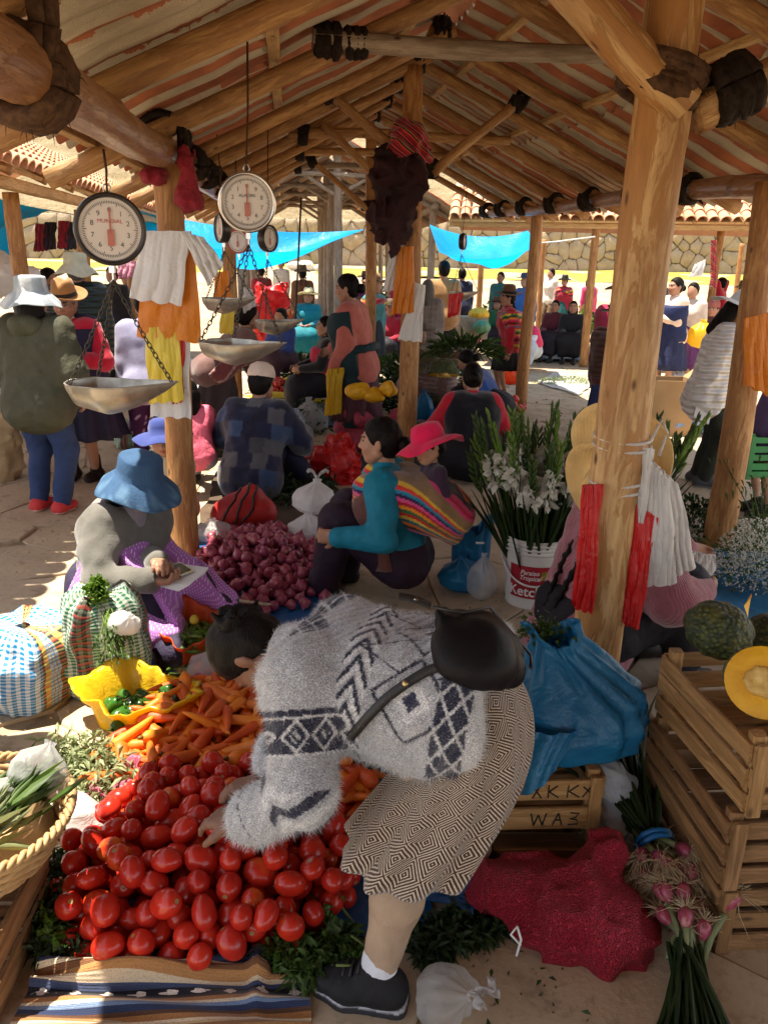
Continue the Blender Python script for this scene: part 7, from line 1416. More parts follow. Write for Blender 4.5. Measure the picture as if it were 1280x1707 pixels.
closed_bag('plastic_packet', 'clear packet of red chillies at the left of the basket', bk+V3(-.10, .05, .07), (.14, .12, .09), M['pl_clear'], 6, 9, ears=False, cat='packet')
P = bk+V3(-.10, .05, .12)+rng.normal(size=(90, 3))*V3(.035, .03, .012); leaf_cloud('dried_chillies', 'dried red chillies inside the basket packet', 'chillies', P, .035, M['pepper_red'], w_=.25)
closed_bag('plastic_bag', 'cream white sack behind the wicker basket', V3(-1.0, 2.02, .0), (.4, .2, .2), M['pl_white'], 7, 3, ears=False)
# ------------------------------------------------------------------ bucket of gladioli
BU = G(885, 1002); BU = thing('flower_bucket', 'white plastic ketchup bucket holding the gladioli', 'bucket', BU); bo = ORG[BU.name]; M['bucket'] = simple('bucket_plastic', (.68, .66, .62), (.56, .54, .50), .42, 5, 30, .15); R0, R1, HB = .138, .162, .385
prof = [(.01, .0), (R0, .0), (R0+.003, .01)]+[(R0+(R1-R0)*t_, HB*t_) for t_ in np.linspace(.05, .78, 8)]
for z in (.80, .86, .92): q = R0+(R1-R0)*z; prof += [(q, HB*z), (q+.008, HB*(z+.005)), (q+.008, HB*(z+.03)), (q, HB*(z+.035))]
prof += [(R1, HB*.97), (R1+.006, HB), (R1-.002, HB), (R1-.006, HB*.95), (R1-.012, HB*.5), (.01, HB*.45)]
m = MB(); m.grid(lathe(prof, 48)+bo, wrap=True); m.build('bucket_body', M['bucket'], BU)
def cyl_patch(a0, a1, z0, z1, off, nn=24):
    a = np.linspace(a0, a1, nn); z = np.linspace(z0, z1, 6); A, Z = np.meshgrid(a, z, indexing='ij'); r = R0+(R1-R0)*Z/HB+off; return np.stack([r*np.cos(A), r*np.sin(A), Z], -1)+bo
fc = math.atan2(-bo[1], -bo[0]) # towards the camera
m = MB(); m.grid(cyl_patch(fc-.85, fc+.85, .07, .25, .0025)[:, ::-1]); m.build('paper_label', simple('label_red', (.36, .012, .03), (.28, .01, .022), .45, 12, 40, .1), BU)
def curved_text(txt, size, ang, z, mat, off=.0045, shear=0., parent=None, name='lettering'):
    cu = bpy.data.curves.new('t', 'FONT'); cu.body = txt; cu.size = size; cu.align_x = 'CENTER'; cu.extrude = .0006; cu.shear = shear; cu.offset = size*.012; to = bpy.data.objects.new('t', cu); me = bpy.data.meshes.new_from_object(to); bpy.data.objects.remove(to)
    co = np.array([v_.co[:] for v_ in me.vertices]); r = R0+(R1-R0)*(z+co[:, 1])/HB+off; a = ang+co[:, 0]/r; r = r+co[:, 2]; P = np.stack([r*np.cos(a), r*np.sin(a), z+co[:, 1]], 1); me.vertices.foreach_set('co', P.astype(np.float32).ravel()); me.update(); return link(name, me, mat, parent, bo)
M['ink_white'] = simple('print_white', (.75, .74, .70), (.7, .68, .65), .5, bump=0); M['ink_dark'] = simple('print_dark', (.02, .02, .02), (.03, .03, .03), .6, bump=0); M['ink_red'] = simple('print_red', (.55, .06, .03), (.5, .05, .03), .5, bump=0)
curved_text('Ketchup', .075, fc, .085, M['ink_white'], parent=BU); curved_text('Paraiso', .034, fc-.12, .205, M['ink_white'], shear=.3, parent=BU); curved_text('Tropical', .034, fc-.10, .175, M['ink_white'], shear=.3, parent=BU)
m = MB(); m.grid(cyl_patch(fc+.28, fc+.62, .18, .225, .0045)[:, ::-1]); m.build('leaf_print', simple('label_leaf', (.10, .13, .02), (.4, .3, .03), .5, 60), BU)
m = MB(); th = np.linspace(0, math.pi, 22); d_ = V3(math.cos(fc), math.sin(fc), 0); s_ = V3(-d_[1], d_[0], 0); m.tube([bo+s_*math.cos(a)*(R1+.012)+d_*math.sin(a)*(R1+.004)+V3(0, 0, HB*.80-.16*math.sin(a)) for a in th], .0055, 7); m.build('handle', M['bucket'], BU)
for q in (-1, 1): MB().box(bo+s_*q*(R1+.004)+V3(0, 0, HB*.80), (.03, .03, .035), rotz(fc)).build('handle_lug', M['bucket'], BU, smooth=False)
def gladiolus(i, base, tip, flowers=True, label=None, group=None):
    base = np.asarray(base, float); tip = np.asarray(tip, float); o = thing('gladiolus', label or 'tall white gladiolus stem standing in the ketchup bucket', 'flower', base, group or 'gladioli in the ketchup bucket'); t_ = np.linspace(0, 1, 9)[:, None]; mid = (base+tip)/2+rng.normal(size=3)*.02; C = base*(1-t_)**2+2*t_*(1-t_)*mid+tip*t_*t_
    m = MB(); m.tube(C, np.linspace(.006, .002, 9), 6); m.build('stem', M['leaf'], o); ax = nrm(tip-base); s0 = nrm(np.cross(ax, rng.normal(size=3))); f = lambda q: base*(1-q)**2+2*q*(1-q)*mid+tip*q*q
    mb = MB(); P = []; D = []
    for k in range(15):
        q = .66+.34*k/14; sd = s0*(1 if k % 2 else -1); p0 = f(q); d = nrm(ax*1.0+sd*.55+rng.normal(size=3)*.12); l = .045*(1.25-.5*k/14); mb.tube([p0, p0+d*l*.4+ax*.004, p0+d*l*.8+ax*.01, p0+d*l+ax*.02], [.003, .0075, .006, .0008], 6)
    mb.build('buds', M['leaf'] if i % 3 else M['leaf_light'], o)
    if flowers:
        for k in range(rng.integers(6, 10)):
            q = .60+.20*rng.random(); p0 = f(q); d = nrm(s0*(1 if k % 2 else -1)+rng.normal(size=3)*.5+V3(0, -.5, .1))
            for _ in range(7): P.append(p0+d*.012+rng.normal(size=3)*.004); D.append(d*.8+rng.normal(size=3)*.75)
        leaf_cloud('florets', None, None, P, rng.uniform(.038, .062, len(P)), M['petal'], parent=o, w_=.75, dirs=D, up=0., droop=.1)
    ds = [ax+rng.normal(size=3)*.10 for _ in range(3)]; blades(base, ds, rng.uniform(.32, .52, 3)*np.linalg.norm(tip-base)/.6, .011, M['leaf_dark'], o, droop=.05); return o
for i in range(50):
    a = rng.uniform(0, 6.28); rr = math.sqrt(rng.random()); b0 = bo+V3(math.cos(a)*rr*.11, math.sin(a)*rr*.11, HB*.5); px = 640+0; tp = bo+V3(math.cos(a)*rr*.40+.02, math.sin(a)*rr*.26, rng.uniform(.90, 1.10)-.10*rr); gladiolus(i, b0, tp, i % 4 != 3)
for i in range(12):
    b0 = V3(1.30, 3.9, .35)+rng.normal(size=3)*V3(.03, .03, .02); tp = b0+V3(rng.uniform(-.05, .34), rng.uniform(-.1, .3), rng.uniform(.45, .68)); gladiolus(i, b0, tp, False, 'unopened gladiolus stem in the bunch right of the near pillar', 'gladioli right of the pillar')
MB().tube([G(745, 950, .35)+V3(0, 0, 0)]*1+[G(745, 950, .30)], .01, 5) if False else None
m = MB()
for (px, py) in ((800, 905), (930, 840), (880, 842)): c = at(px, py, 3.80); m.tube([c-V3(.02, 0, 0), c+V3(.0, -.008, .002), c+V3(.02, 0, 0)], .006, 6)
tag(m.build('paper_ties', M['pl_white']), 'white ties wrapped round the gladiolus bunches', 'ties')
# ------------------------------------------------------------------ hanging scales
M['steel'] = simple('galvanised', (.48, .45, .38), (.34, .31, .26), .38, 18, 60, .2, .002, metal=.75); M['dark_metal'] = simple('dark_enamel', (.02, .016, .014), (.035, .028, .024), .3); M['chain'] = simple('chain_iron', (.10, .085, .07), (.06, .05, .04), .5, metal=.6); M['dial'] = simple('dial_paper', (.72, .66, .60), (.66, .60, .54), .45, 3, 40, .05); M['needle'] = simple('needle_red', (.50, .10, .05), (.4, .08, .04), .4); M['chrome'] = simple('chrome_rim', (.62, .60, .57), (.5, .48, .45), .22, metal=.95)
t = MT('dial_glass'); M['glass'] = t.done((.9, .9, .9), .05, spec=.6, alpha=.10)
def flat_text(txt, size, c, ex, ez, mat, parent, name='numeral', off=.0):
    cu = bpy.data.curves.new('t', 'FONT'); cu.body = txt; cu.size = size; cu.align_x = 'CENTER'; cu.align_y = 'CENTER'; cu.extrude = .0004; to = bpy.data.objects.new('t', cu); me = bpy.data.meshes.new_from_object(to); bpy.data.objects.remove(to); n = np.cross(ex, ez); return link(name, me, mat, parent, c, Matrix([[ex[i], ez[i], n[i]] for i in range(3)]).to_quaternion())
def chain(parent, a, b, link_=.021, r=.0022):
    a = np.asarray(a, float); b = np.asarray(b, float); L = np.linalg.norm(b-a); n = max(2, int(L/link_)); d = (b-a)/L; u = nrm(np.cross(d, (.2, .9, .1))); v = np.cross(d, u); m = MB(); th = np.linspace(0, 2*math.pi, 9)
    for i in range(n): c = a+d*(i+.5)*L/n+V3(0, 0, -1)*.02*L*math.sin(math.pi*(i+.5)/n); w_ = u if i % 2 else v; m.tube(c+np.outer(np.cos(th)*link_*.68, d)+np.outer(np.sin(th)*link_*.36, w_), r, 5, False)
    return m.build('chain', M['chain'], parent)
def scoop(parent, c, L, W_, D, ex, mat):
    """pouring pan: rounded closed end, pointed spout; ex = direction of the spout"""
    ex = nrm(ex); ey = nrm(np.cross((0, 0, 1), ex)); us = np.linspace(0, 1, 26); th = np.linspace(0, math.pi, 17); out = []
    for u in us:
        x = (u-.45)*L; w_ = W_/2*np.interp(u, [0, .03, .12, .35, .6, .85, 1], [.05, .5, .86, 1., .82, .42, .03]); d = D*np.interp(u, [0, .03, .12, .38, .65, .88, 1], [.05, .4, .8, 1., .72, .3, .02]); rise = .012*np.interp(u, [0, .5, 1], [.6, 0, 1.3]); out.append(np.stack([np.full(17, x), w_*np.cos(th), -d*np.sin(th)+rise], -1))
    P = np.array(out); inn = P*V3(1, .97, .97)+V3(0, 0, .002); f = lambda A: c+A[..., 0:1]*ex+A[..., 1:2]*ey+A[..., 2:3]*V3(0, 0, 1); m = MB(); m.grid(f(P)); m.grid(f(inn)[:, ::-1]); m.grid(np.stack([f(P)[:, 0], f(inn)[:, 0]])); m.grid(np.stack([f(inn)[:, -1], f(P)[:, -1]])); o = m.build('pan', mat, parent)
    m = MB(); m.tube(f(P)[:, 0], .003, 5); m.tube(f(P)[:, -1], .003, 5); m.build('pan_rim', mat, o); return ex, ey
def scale(label, c, r, face, hang, pan, rim, brand, nums=True, panL=.36, panW=.24, panD=.10, spout=(1, 0, 0), ccw=False, chains=True, twin=False, ropec='rope_brown'):
    o = thing('hanging_scale', label, 'scale', c, 'dial scales hanging under the roof'); n = nrm(face); ez = nrm(V3(0, 0, 1)-n*n[2]); ex = np.cross(ez, n); k = 56; a = np.arange(k)*2*math.pi/k; ring = lambda q, y: c+np.outer(np.cos(a)*q*r, ex)+np.outer(np.sin(a)*q*r, ez)+n*y; D = .055
    m = MB(); m.grid(np.stack([ring(.01, -D), ring(.9, -D), ring(.97, -D*.8), ring(1., -D*.3), ring(1.0, .004), ring(.97, .012), ring(.90, .012), ring(.86, .002), ring(.85, -.006)]), wrap=True); m.build('rim', rim, o)
    m = MB(); m.grid(np.stack([ring(.87, -.004), ring(.01, -.004)]), wrap=True); df = m.build('dial_face', M['dial'], o)
    m = MB(); m.grid(np.stack([ring(.90, .006), ring(.5, .010), ring(.01, .011)]), wrap=True); m.build('glass', M['glass'], o)
    m = MB(); m.bar(c+ez*r*.58+n*.003, c-ez*r*.10+n*.003, .006*r/.12, .0015, n); m.bar(c+n*.003, c-ez*r*.45+n*.003, .022*r/.12, .0015, n); m.build('needle', M['needle'], o, smooth=False)
    m = MB()
    for i in range(100): q = i*2*math.pi/100; e = math.cos(q)*ex+math.sin(q)*ez; m.bar(c+e*r*(.70 if i % 10 else .64)-n*.003, c+e*r*.77-n*.003, .0022*r/.12, .0008, n)
    m.build('tick_marks', M['ink_dark'], df, smooth=False)
    if nums:
        for i in range(10): q = math.pi/2-(i if not ccw else -i)*2*math.pi/10; flat_text(str(i), .024*r/.12, c+(math.cos(q)*ex+math.sin(q)*ez)*r*.52-n*.0025, ex, ez, M['ink_dark'], df)
        flat_text(brand, .019*r/.12, c+ez*r*.22-n*.0025, ex, ez, M['ink_red'] if not ccw else M['ink_dark'], df, 'brand_name'); flat_text('10 kg', .011*r/.12, c-ez*r*.16-ex*r*-.3-n*.0025, ex, ez, M['ink_dark'], df, 'brand_name') if False else None
    top_, bot = c+ez*r*1.0-n*D*.5, c-ez*r*1.0-n*D*.5; m = MB(); m.tube([top_, top_+V3(0, 0, .03), (top_+hang)/2+V3(.004, 0, 0), hang], [.004, .004, .0045, .0045], 6); m.build('hanging_cord', M[ropec], o); m = MB(); th = np.linspace(0, 2*math.pi, 14); m.tube(top_+V3(0, 0, .012)+np.outer(np.cos(th)*.012, ex)+np.outer(np.sin(th)*.014, V3(0, 0, 1)), .003, 6, False); m.build('ring', M['chrome'], o)
    m = MB(); m.box(bot-V3(0, 0, .012), (.02, .02, .03)); m.tube([bot-V3(0, 0, .02), bot-V3(0, 0, .05), bot-V3(.01, 0, .06)], .0035, 6); m.build('hook', M['chrome'], o, smooth=False); hk = bot-V3(0, 0, .055)
    if pan is not None:
        pan = np.asarray(pan, float); ex2, ey2 = scoop(o, pan, panL, panW, panD, spout, M['steel'])
        if chains:
            for q in (pan+ex2*panL*.50, pan-ex2*panL*.30+ey2*panW*.46, pan-ex2*panL*.30-ey2*panW*.46): chain(o, hk, q+V3(0, 0, .012))
    return o
c1 = at(184, 382, 2.95); hg = hall(.62, -1.67, 2.06); scale('large dial scale with thick dark rim and numerals at the left', c1, .122, CAM-c1+V3(.25, 0, -.2), V3(c1[0]-.02, c1[1]+.05, 2.06), at(196, 640, 2.95), M['dark_metal'], 'MUNDIAL', spout=(1, -.08, .0), panL=.415, panW=.26, panD=.115)
c2 = at(412, 337, 3.6); scale('chrome rimmed dial scale hanging by a cord near the left post', c2, .122, CAM-c2+V3(-.2, 0, -.2), V3(c2[0]+.01, c2[1]+.05, 2.55), at(402, 572, 3.6), M['chrome'], 'ALADIN', ccw=True, spout=(1, -.45, 0), panL=.42, panW=.28, panD=.10)
for (lb, px, py, y, fd, pp, sp, rm) in (('dial scale seen edge on with dark back beyond the second scale', 450, 397, 6.4, (.9, -.45, 0), (462, 535), (1, .4, 0), 'dark_metal'), ('dial scale turned sideways with brown back left of the chrome one', 366, 380, 6.0, (-.85, -.5, 0), (378, 498), (1, 0, 0), 'dark_metal'), ('small red rimmed dial scale behind the chrome one', 396, 402, 7.2, (-.2, -1, 0), None, None, 'needle'), ('far dial scale seen edge on above the red bag on the right', 774, 402, 10.5, (.95, -.3, 0), (772, 487), (1, .2, 0), 'dark_metal')):
    c = at(px, py, y); scale(lb, c, .10, fd, V3(c[0], c[1], 2.62), None if pp is None else at(*pp, y), M[rm], '', False, .40, .26, .11, sp or (1, 0, 0), chains=True)
# ------------------------------------------------------------------ hanging carrier bags
def hang_bag(label, tl, tr, br, bl, y, mat, thick=.018, folds=5, amp=.012, seed=0, cat='bags', yb=None, group=None, parent=None):
    a, b, c, d = at(*tl, y), at(*tr, y), at(*br, yb or y), at(*bl, yb or y)
    def fn(u, v_):
        P = (a*(1-u[..., None])+b*u[..., None])*(1-v_[..., None])+(d*(1-u[..., None])+c*u[..., None])*v_[..., None]; P[..., 1] -= amp*np.abs(np.sin(folds*u*math.pi+seed+1.6*v_+.6*np.sin(v_*5+seed)))*1.6*(.3+.7*v_)+.4*amp*np.abs(np.sin(folds*2.7*u*math.pi-2*v_+seed))+.01*np.sin(u*math.pi)*np.sin(v_*math.pi)+.008*vnoise(np.stack([u*5, v_*7, u*0], -1), 1., seed); P[..., 0] += .006*np.sin(v_*9+seed)*(u-.5); P[..., 2] += .006*np.sin(u*17+seed)*v_; return P
    m = sheet(fn, 28, 18, thick*.6); return tag(m.build('hanging_bags', mat), label, cat, group)
hang_bag('stack of white carrier bags hanging on the left post', (240, 385), (318, 385), (303, 508), (218, 498), 4.165, M['pl_white'], .03, 3, .01, 1); hang_bag('loose white carrier bag flaring to the right of the left post', (300, 385), (338, 395), (374, 440), (348, 476), 4.15, M['pl_white'], .012, 3, .012, 3)
hang_bag('stack of orange carrier bags hanging on the left post', (245, 400), (325, 405), (336, 571), (229, 562), 4.212, M['pl_orange'], .022, 3, .008, 2); hang_bag('stack of lemon yellow carrier bags low on the left post', (243, 545), (298, 545), (307, 668), (250, 672), 4.205, M['pl_lemon'], .018, 3, .01, 4); hang_bag('narrow red carrier bag behind the yellow ones on the left post', (292, 550), (308, 550), (306, 668), (290, 672), 4.225, M['pl_red'], .015, 2, .006, 5); hang_bag('white carrier bag lowest on the left post', (255, 560), (316, 560), (318, 697), (253, 694), 4.235, M['pl_white'], .012, 3, .006, 6)
hang_bag('long red carrier bag on the left side of the near pillar', (972, 808), (1002, 806), (985, 1018), (954, 1010), 2.47, M['pl_red'], .022, 3, .008, 1); hang_bag('long red carrier bag on the right side of the near pillar', (1058, 838), (1094, 862), (1063, 1047), (1036, 1036), 2.50, M['pl_red'], .022, 3, .008, 2)
hang_bag('front stack of white carrier bags on the right of the near pillar', (1078, 765), (1112, 800), (1122, 970), (1070, 972), 2.52, M['pl_white'], .03, 5, .014, 3); hang_bag('rear stack of white carrier bags on the right of the near pillar', (1085, 768), (1130, 808), (1154, 946), (1112, 955), 2.60, M['pl_white'], .025, 4, .012, 4); hang_bag('narrow white bag end tied at the near pillar', (1072, 745), (1088, 748), (1072, 872), (1062, 868), 2.49, M['pl_white'], .01, 2, .004, 8)
hang_bag('orange carrier bags hanging on the centre post', (664, 412), (688, 410), (690, 520), (652, 524), 6.62, M['pl_orange'], .03, 3, .015, 3); hang_bag('white carrier bags hanging beside the orange ones on the centre post', (652, 418), (668, 410), (658, 482), (638, 486), 6.66, M['pl_white'], .02, 2, .01, 4); hang_bag('long white bag low on the right of the centre post', (690, 470), (708, 475), (702, 570), (664, 566), 6.64, M['pl_white'], .02, 3, .01, 6)
hang_bag('small red and white bag hanging on the far right post', (748, 490), (772, 488), (764, 524), (746, 530), 10.15, M['pl_red'], .02, 2, .01, 1); hang_bag('orange carrier bags hanging behind the left scales', (360, 455), (380, 450), (386, 508), (356, 508), 6.9, M['pl_orange'], .03, 2, .01, 7); hang_bag('yellow carrier bags hanging behind the second scale pan', (372, 500), (392, 500), (388, 556), (366, 555), 6.85, M['pl_lemon'], .03, 2, .01, 8); hang_bag('pale bags with yellow one hanging behind the chain of the second scale', (405, 478), (420, 482), (428, 508), (406, 522), 7.2, M['pl_white'], .03, 2, .01, 9)
hang_bag('orange bag hanging on the leaning right post', (1240, 530), (1282, 520), (1290, 665), (1240, 640), 4.72, M['pl_orange'], .02, 3, .01, 5); hang_bag('white bag fluttering on the far right stall post', (1158, 440), (1176, 432), (1170, 458), (1148, 462), 12.5, M['pl_white'], .03, 2, .02, 4)
hang_bag('orange bag held by the standing woman in salmon', (546, 615), (572, 612), (566, 688), (544, 692), 7.28, M['pl_yellow'], .05, 3, .02, 6)
hang_bag('white carrier bag held by the seated flower seller', (1150, 918), (1192, 925), (1180, 985), (1140, 985), 3.12, M['pl_white'], .03, 3, .012, 5)
# netting, textile, strings, hats
sack('red_netting', 'scrap of red netting hanging at the top of the left post', [(at(312, 268, 4.2), at(316, 335, 4.2), .02, .055, .03), (at(306, 255, 4.22), at(314, 280, 4.2), .03, .025, .03), (at(250, 290, 4.25), at(262, 296, 4.25), .03, .03, .03)], M['net'], .012, .02, 18, 'net', .01)
t = MT('awayo'); v = t.coord(); x, y, z = t.xyz(v); q_ = ((z*.8+x*.6)+t.noise(v, 4, 2)*.06)*11.; rp = t.node('ValToRGB'); rp.color_ramp.interpolation = 'CONSTANT'; st = [(0, c8(150, 24, 36)), (.2, c8(210, 70, 60)), (.3, c8(20, 18, 22)), (.42, c8(170, 150, 90)), (.48, c8(140, 24, 40)), (.7, c8(24, 20, 28)), (.8, c8(200, 60, 70)), (.9, c8(90, 18, 34))]
while len(rp.color_ramp.elements) < len(st): rp.color_ramp.elements.new(.5)
for el_, (ps, cc) in zip(rp.color_ramp.elements, st): el_.position = ps; el_.color = (*cc, 1)
t.lk(q_.fract(), rp.inputs[0]); M['awayo'] = t.done(rp.outputs[0], .9, t.bump(t.noise(v, 150, 2), .4, .004), sheen=.3)
sack('woven_cloth', 'red striped woven cloth bundled at the top of the centre post', [(at(668, 235, 6.6), at(690, 240, 6.6), .09, .09, .06), (at(680, 235, 6.6), at(672, 268, 6.58), .10, .09, .06), (at(700, 255, 6.6), at(690, 285, 6.6), .07, .06, .05)], M['awayo'], .016, .03, 7, 'cloth', .02)
DK = simple('dark_shawl', (.035, .010, .014), (.018, .006, .008), .95, 6, 60, .5); sack('dark_shawl', 'dark maroon fringed shawl hanging on the centre post', [(at(648, 260, 6.62), at(636, 360, 6.62), .09, .09, .06), (at(680, 280, 6.58), at(662, 370, 6.58), .11, .09, .08), (at(640, 350, 6.62), at(634, 390, 6.62), .07, .05, .05), (at(668, 360, 6.58), at(660, 412, 6.58), .08, .035, .05), (at(690, 270, 6.55), at(700, 310, 6.52), .06, .05, .05)], DK, .018, .02, 8, 'shawl', .02)
pp0 = hall(0, 0, 0)
for k_, (py, nm) in enumerate(((728, 'upper'), (800, 'lower'))):
    c = at(1044 if k_ == 0 else 1035, py, 2.55); cc = hall(0, .012, c[2]); m = MB()
    for dz in (0, -.028): th = np.linspace(0, 2*math.pi, 30); m.tube(np.stack([cc[0]+.0905*np.cos(th), cc[1]+.0905*np.sin(th), cc[2]+dz+.008*np.sin(th*1+k_)], 1), .006, 6, False)
    tag(m.build('white_cord', M['pl_white']), f'{nm} pair of white cords wound round the near pillar', 'cord', 'cords round the near pillar')
def loose_hat(label, c, Mh, s, colr, kind='straw'):
    P, band = hat_mesh(kind, s); m = MB(); m.grid(P, wrap=True); Vh = np.concatenate(m.V)@Mh.T; o = link('straw_hat', npmesh('straw_hat', Vh, [np.concatenate(m.F)], colr=colr), M['straw'], None, c); tag(o, label, 'hat'); m = MB(); m.grid(band, wrap=True); link('hat_band', npmesh('hat_band', np.concatenate(m.V)@Mh.T, [np.concatenate(m.F)], colr=tuple(x*.8 for x in colr)), M['felt'], o, c)
loose_hat('upper straw hat tied behind the near pillar', at(1034, 752, 2.80), np.array(quat_z(V3(-.55, -.75, -.25), .6).to_matrix()), .95, c8(226, 192, 130)); loose_hat('lower straw hat tucked behind the red bag on the pillar', at(1012, 812, 2.78), np.array(quat_z(V3(-.6, -.7, -.3), .3).to_matrix()), .9, c8(214, 178, 116))
m = MB(); m.tube([at(1085, 735, 2.68), at(1102, 700, 2.72), at(1112, 720, 2.72), at(1098, 760, 2.66)], .006, 6); tag(m.build('ribbon', M['pl_white']), 'white ribbon over the brim of the upper straw hat', 'ribbon')
# ------------------------------------------------------------------ notebook, phone, knife, backpack
nbc = at(285, 958, 3.28); NB = thing('notebook', 'open white notebook on the writing woman\'s lap', 'notebook', nbc); Rn = rotz(R(-25))@rotx(R(8)); ppm = simple('note_paper', (.78, .78, .76), (.72, .72, .71), .8, 3, 30, .1)
for k in range(5): MB().box(nbc+V3(.004*k, .003*k, .003*k-.01), (.24, .17, .0025), Rn@rotz(R(k*2.5-4))).build('page', ppm, NB, smooth=False)
PH = thing('phone', 'silver mobile phone lying on the notebook', 'phone', nbc+V3(.02, .02, .018)); MB().box(nbc+V3(.035, .03, .014), (.125, .065, .008), Rn@rotz(R(-22))).build('case', M['chrome'], PH, smooth=False); MB().box(nbc+V3(.035, .03, .0188), (.095, .056, .001), Rn@rotz(R(-22))).build('screen', simple('screen', (.03, .03, .035), (.05, .05, .05), .12), PH, smooth=False)
kc = G(400, 1000, .16); KN = thing('knife', 'kitchen knife with black handle lying on the onions', 'knife', kc); MB().box(kc+V3(-.06, 0, .0), (.11, .022, .016), rotz(R(-14))).build('handle', M['dark_metal'], KN, smooth=False); MB().box(kc+V3(.07, -.028, .0), (.17, .03, .002), rotz(R(-14))).build('blade', M['chrome'], KN, smooth=False)
bpk = V3(-.93, 5.0, 0); BP = thing('backpack', 'red backpack with black zips lying behind the onions', 'backpack', bpk); M['bp'] = simple('red_nylon', (.42, .02, .018), (.34, .015, .014), .55, 6, 90, .3); f = SDF().cap(bpk+V3(-.10, .0, .10), bpk+V3(.12, .03, .12), .11, .10, .06).cap(bpk+V3(-.05, 0, .14), bpk+V3(.06, .02, .24), .10, .07, .06); V, F = sdf_raw(f, .014, disp=lambda P: .008*fbm(P, 14, 2)); link('shell', npmesh('shell', V, F, org=bpk), M['bp'], BP, bpk)
bvb = BVHTree.FromPolygons([tuple(q) for q in V.tolist()], F.tolist())
for o3 in (-.10, .0, .09):
    pts = []
    for a in np.linspace(-.6, 2.2, 16): q = bvb.find_nearest(Vector(bpk+V3(o3+.05*math.sin(a), -.25*math.cos(a), .13+.22*math.sin(a)))); pts.append(np.array(q[0])+np.array(q[1])*.003)
    MB().tube(pts, .008, 6).build('zip', M['dark_metal'], BP)
# ------------------------------------------------------------------ middle and far stalls
def heap_of(n, gen, r, meshes, mat, name, label, cat, group, cen, slope=.35, floor=.02, lim=.4, ref=.036):
    h = Heap(floor)
    for i in range(n):
        c = h.drop(gen, r, 10, lambda xy: slope*np.hypot(*(xy-cen)))
        if c[2] > lim: continue
        o = link(name, meshes[rng.integers(len(meshes))], mat, None, c, rquat(), r/ref); tag(o, label, cat, group)
def quad_gen(*pts): return in_poly([G(*q)[:2] for q in pts])
# sacks and produce in front of the salmon woman
ns = G(612, 752); M['net_pink'] = simple('pink_net', (.45, .06, .10), (.30, .03, .06), .6, 22, 60, .7, .012)
f = SDF()
for i in range(40): a = rng.uniform(0, 6.28); f.ell(ns+V3(rng.uniform(-.28, .28), rng.uniform(-.14, .14), rng.uniform(.06, .42)), np.full(3, .075), None, .05)
V, F = sdf_raw(f, .016); o = link('onion_sack', npmesh('onion_sack', V, F, org=ns), M['net_pink'], None, ns); tag(o, 'bulging pink net sack of onions beside the centre post', 'sack')
for k_, (px, py, sz) in enumerate(((598, 652, .11), (624, 658, .10), (648, 648, .085))):
    c = at(px, py, 6.95); f = SDF().ell(c, np.array([1, .6, .75])*sz, rotz(k_), .02).cap(c-V3(sz*.6, 0, 0), c+V3(sz*.6, 0, -.02), sz*.5, sz*.3, .03); V, F = sdf_raw(f, .014, disp=lambda P: .012*fbm(P, 14, 2, k_)); o = link('pumpkin_slice', npmesh('pumpkin_slice', V, F, org=c), M['flesh'], None, c); tag(o, ['left yellow pumpkin piece on the pink sack', 'middle yellow pumpkin piece on the pink sack', 'right yellow pumpkin piece against the centre post'][k_], 'pumpkin', 'pumpkin pieces on the pink sack')
sack('plastic_sack', 'red plastic sack lying behind the seated mother', [(G(545, 800)+V3(-.08, 0, .12), G(545, 800)+V3(.14, -.05, .16), .07, .10, .08), (G(545, 800)+V3(.1, 0, .16), G(545, 800)+V3(.18, -.05, .05), .10, .10, .08), (G(545, 800)+V3(-.1, .1, .2), G(545, 800)+V3(.1, .1, .26), .05, .08, .08)], M['pl_red'], .014, .03, 6, fold=.02)
closed_bag('plastic_bag', 'grey knotted bag before the patchwork man', G(502, 748), (.22, .2, .28), M['pl_grey'], 8, 2); closed_bag('plastic_bag', 'clear bag of dark greens near the orange bag', G(520, 722), (.36, .3, .38), M['pl_clear'], 7, 4, ears=False)
P = G(520, 722)+V3(0, 0, .17)+rng.normal(size=(260, 3))*V3(.09, .08, .09); leaf_cloud('greens', 'dark greens packed in the clear bag', 'greens', P, .07, M['leaf_dark'], w_=.4)
closed_bag('plastic_bag', 'white bag beside the yellow carrot sheet', G(520, 672), (.4, .3, .30), M['pl_white'], 8, 6, ears=False); closed_bag('plastic_bag', 'small pale bag beside the patchwork shoulder', G(470, 700), (.25, .25, .22), M['pl_white'], 8, 7, ears=False)
market_bag('small blue checked bag beside the patchwork man', G(482, 722), .36, .28, .26, M['chk_blue'], 10, 3); market_bag('green and white striped bag behind the child by the left post', G(222, 745), .34, .28, .24, M['chk_green'], 30, 4)
heap_of(26, quad_gen((432, 668), (470, 668), (470, 640), (438, 640)), .05, TOM, M['tomato'], 'tomato', 'red tomato on the stall beyond the patchwork man', 'tomato', 'tomatoes beyond the patchwork man', G(450, 655)[:2], lim=.35); heap_of(9, quad_gen((476, 735), (495, 735), (495, 715), (478, 715)), .045, TOM, M['tomato'], 'tomato', 'red tomato by the grey knotted bag', 'tomato', 'tomatoes by the grey bag', G(486, 725)[:2], lim=.35)
rods(30, quad_gen((445, 668), (520, 668), (510, 648), (460, 648)), CAR, M['carrot'], 'carrot', 'carrot on the yellow sheet beyond the patchwork man', 'carrot', 'carrots beyond the patchwork man', G(480, 655)[:2], .3, .028, lim=.35, scl=(1.1, 1.4))
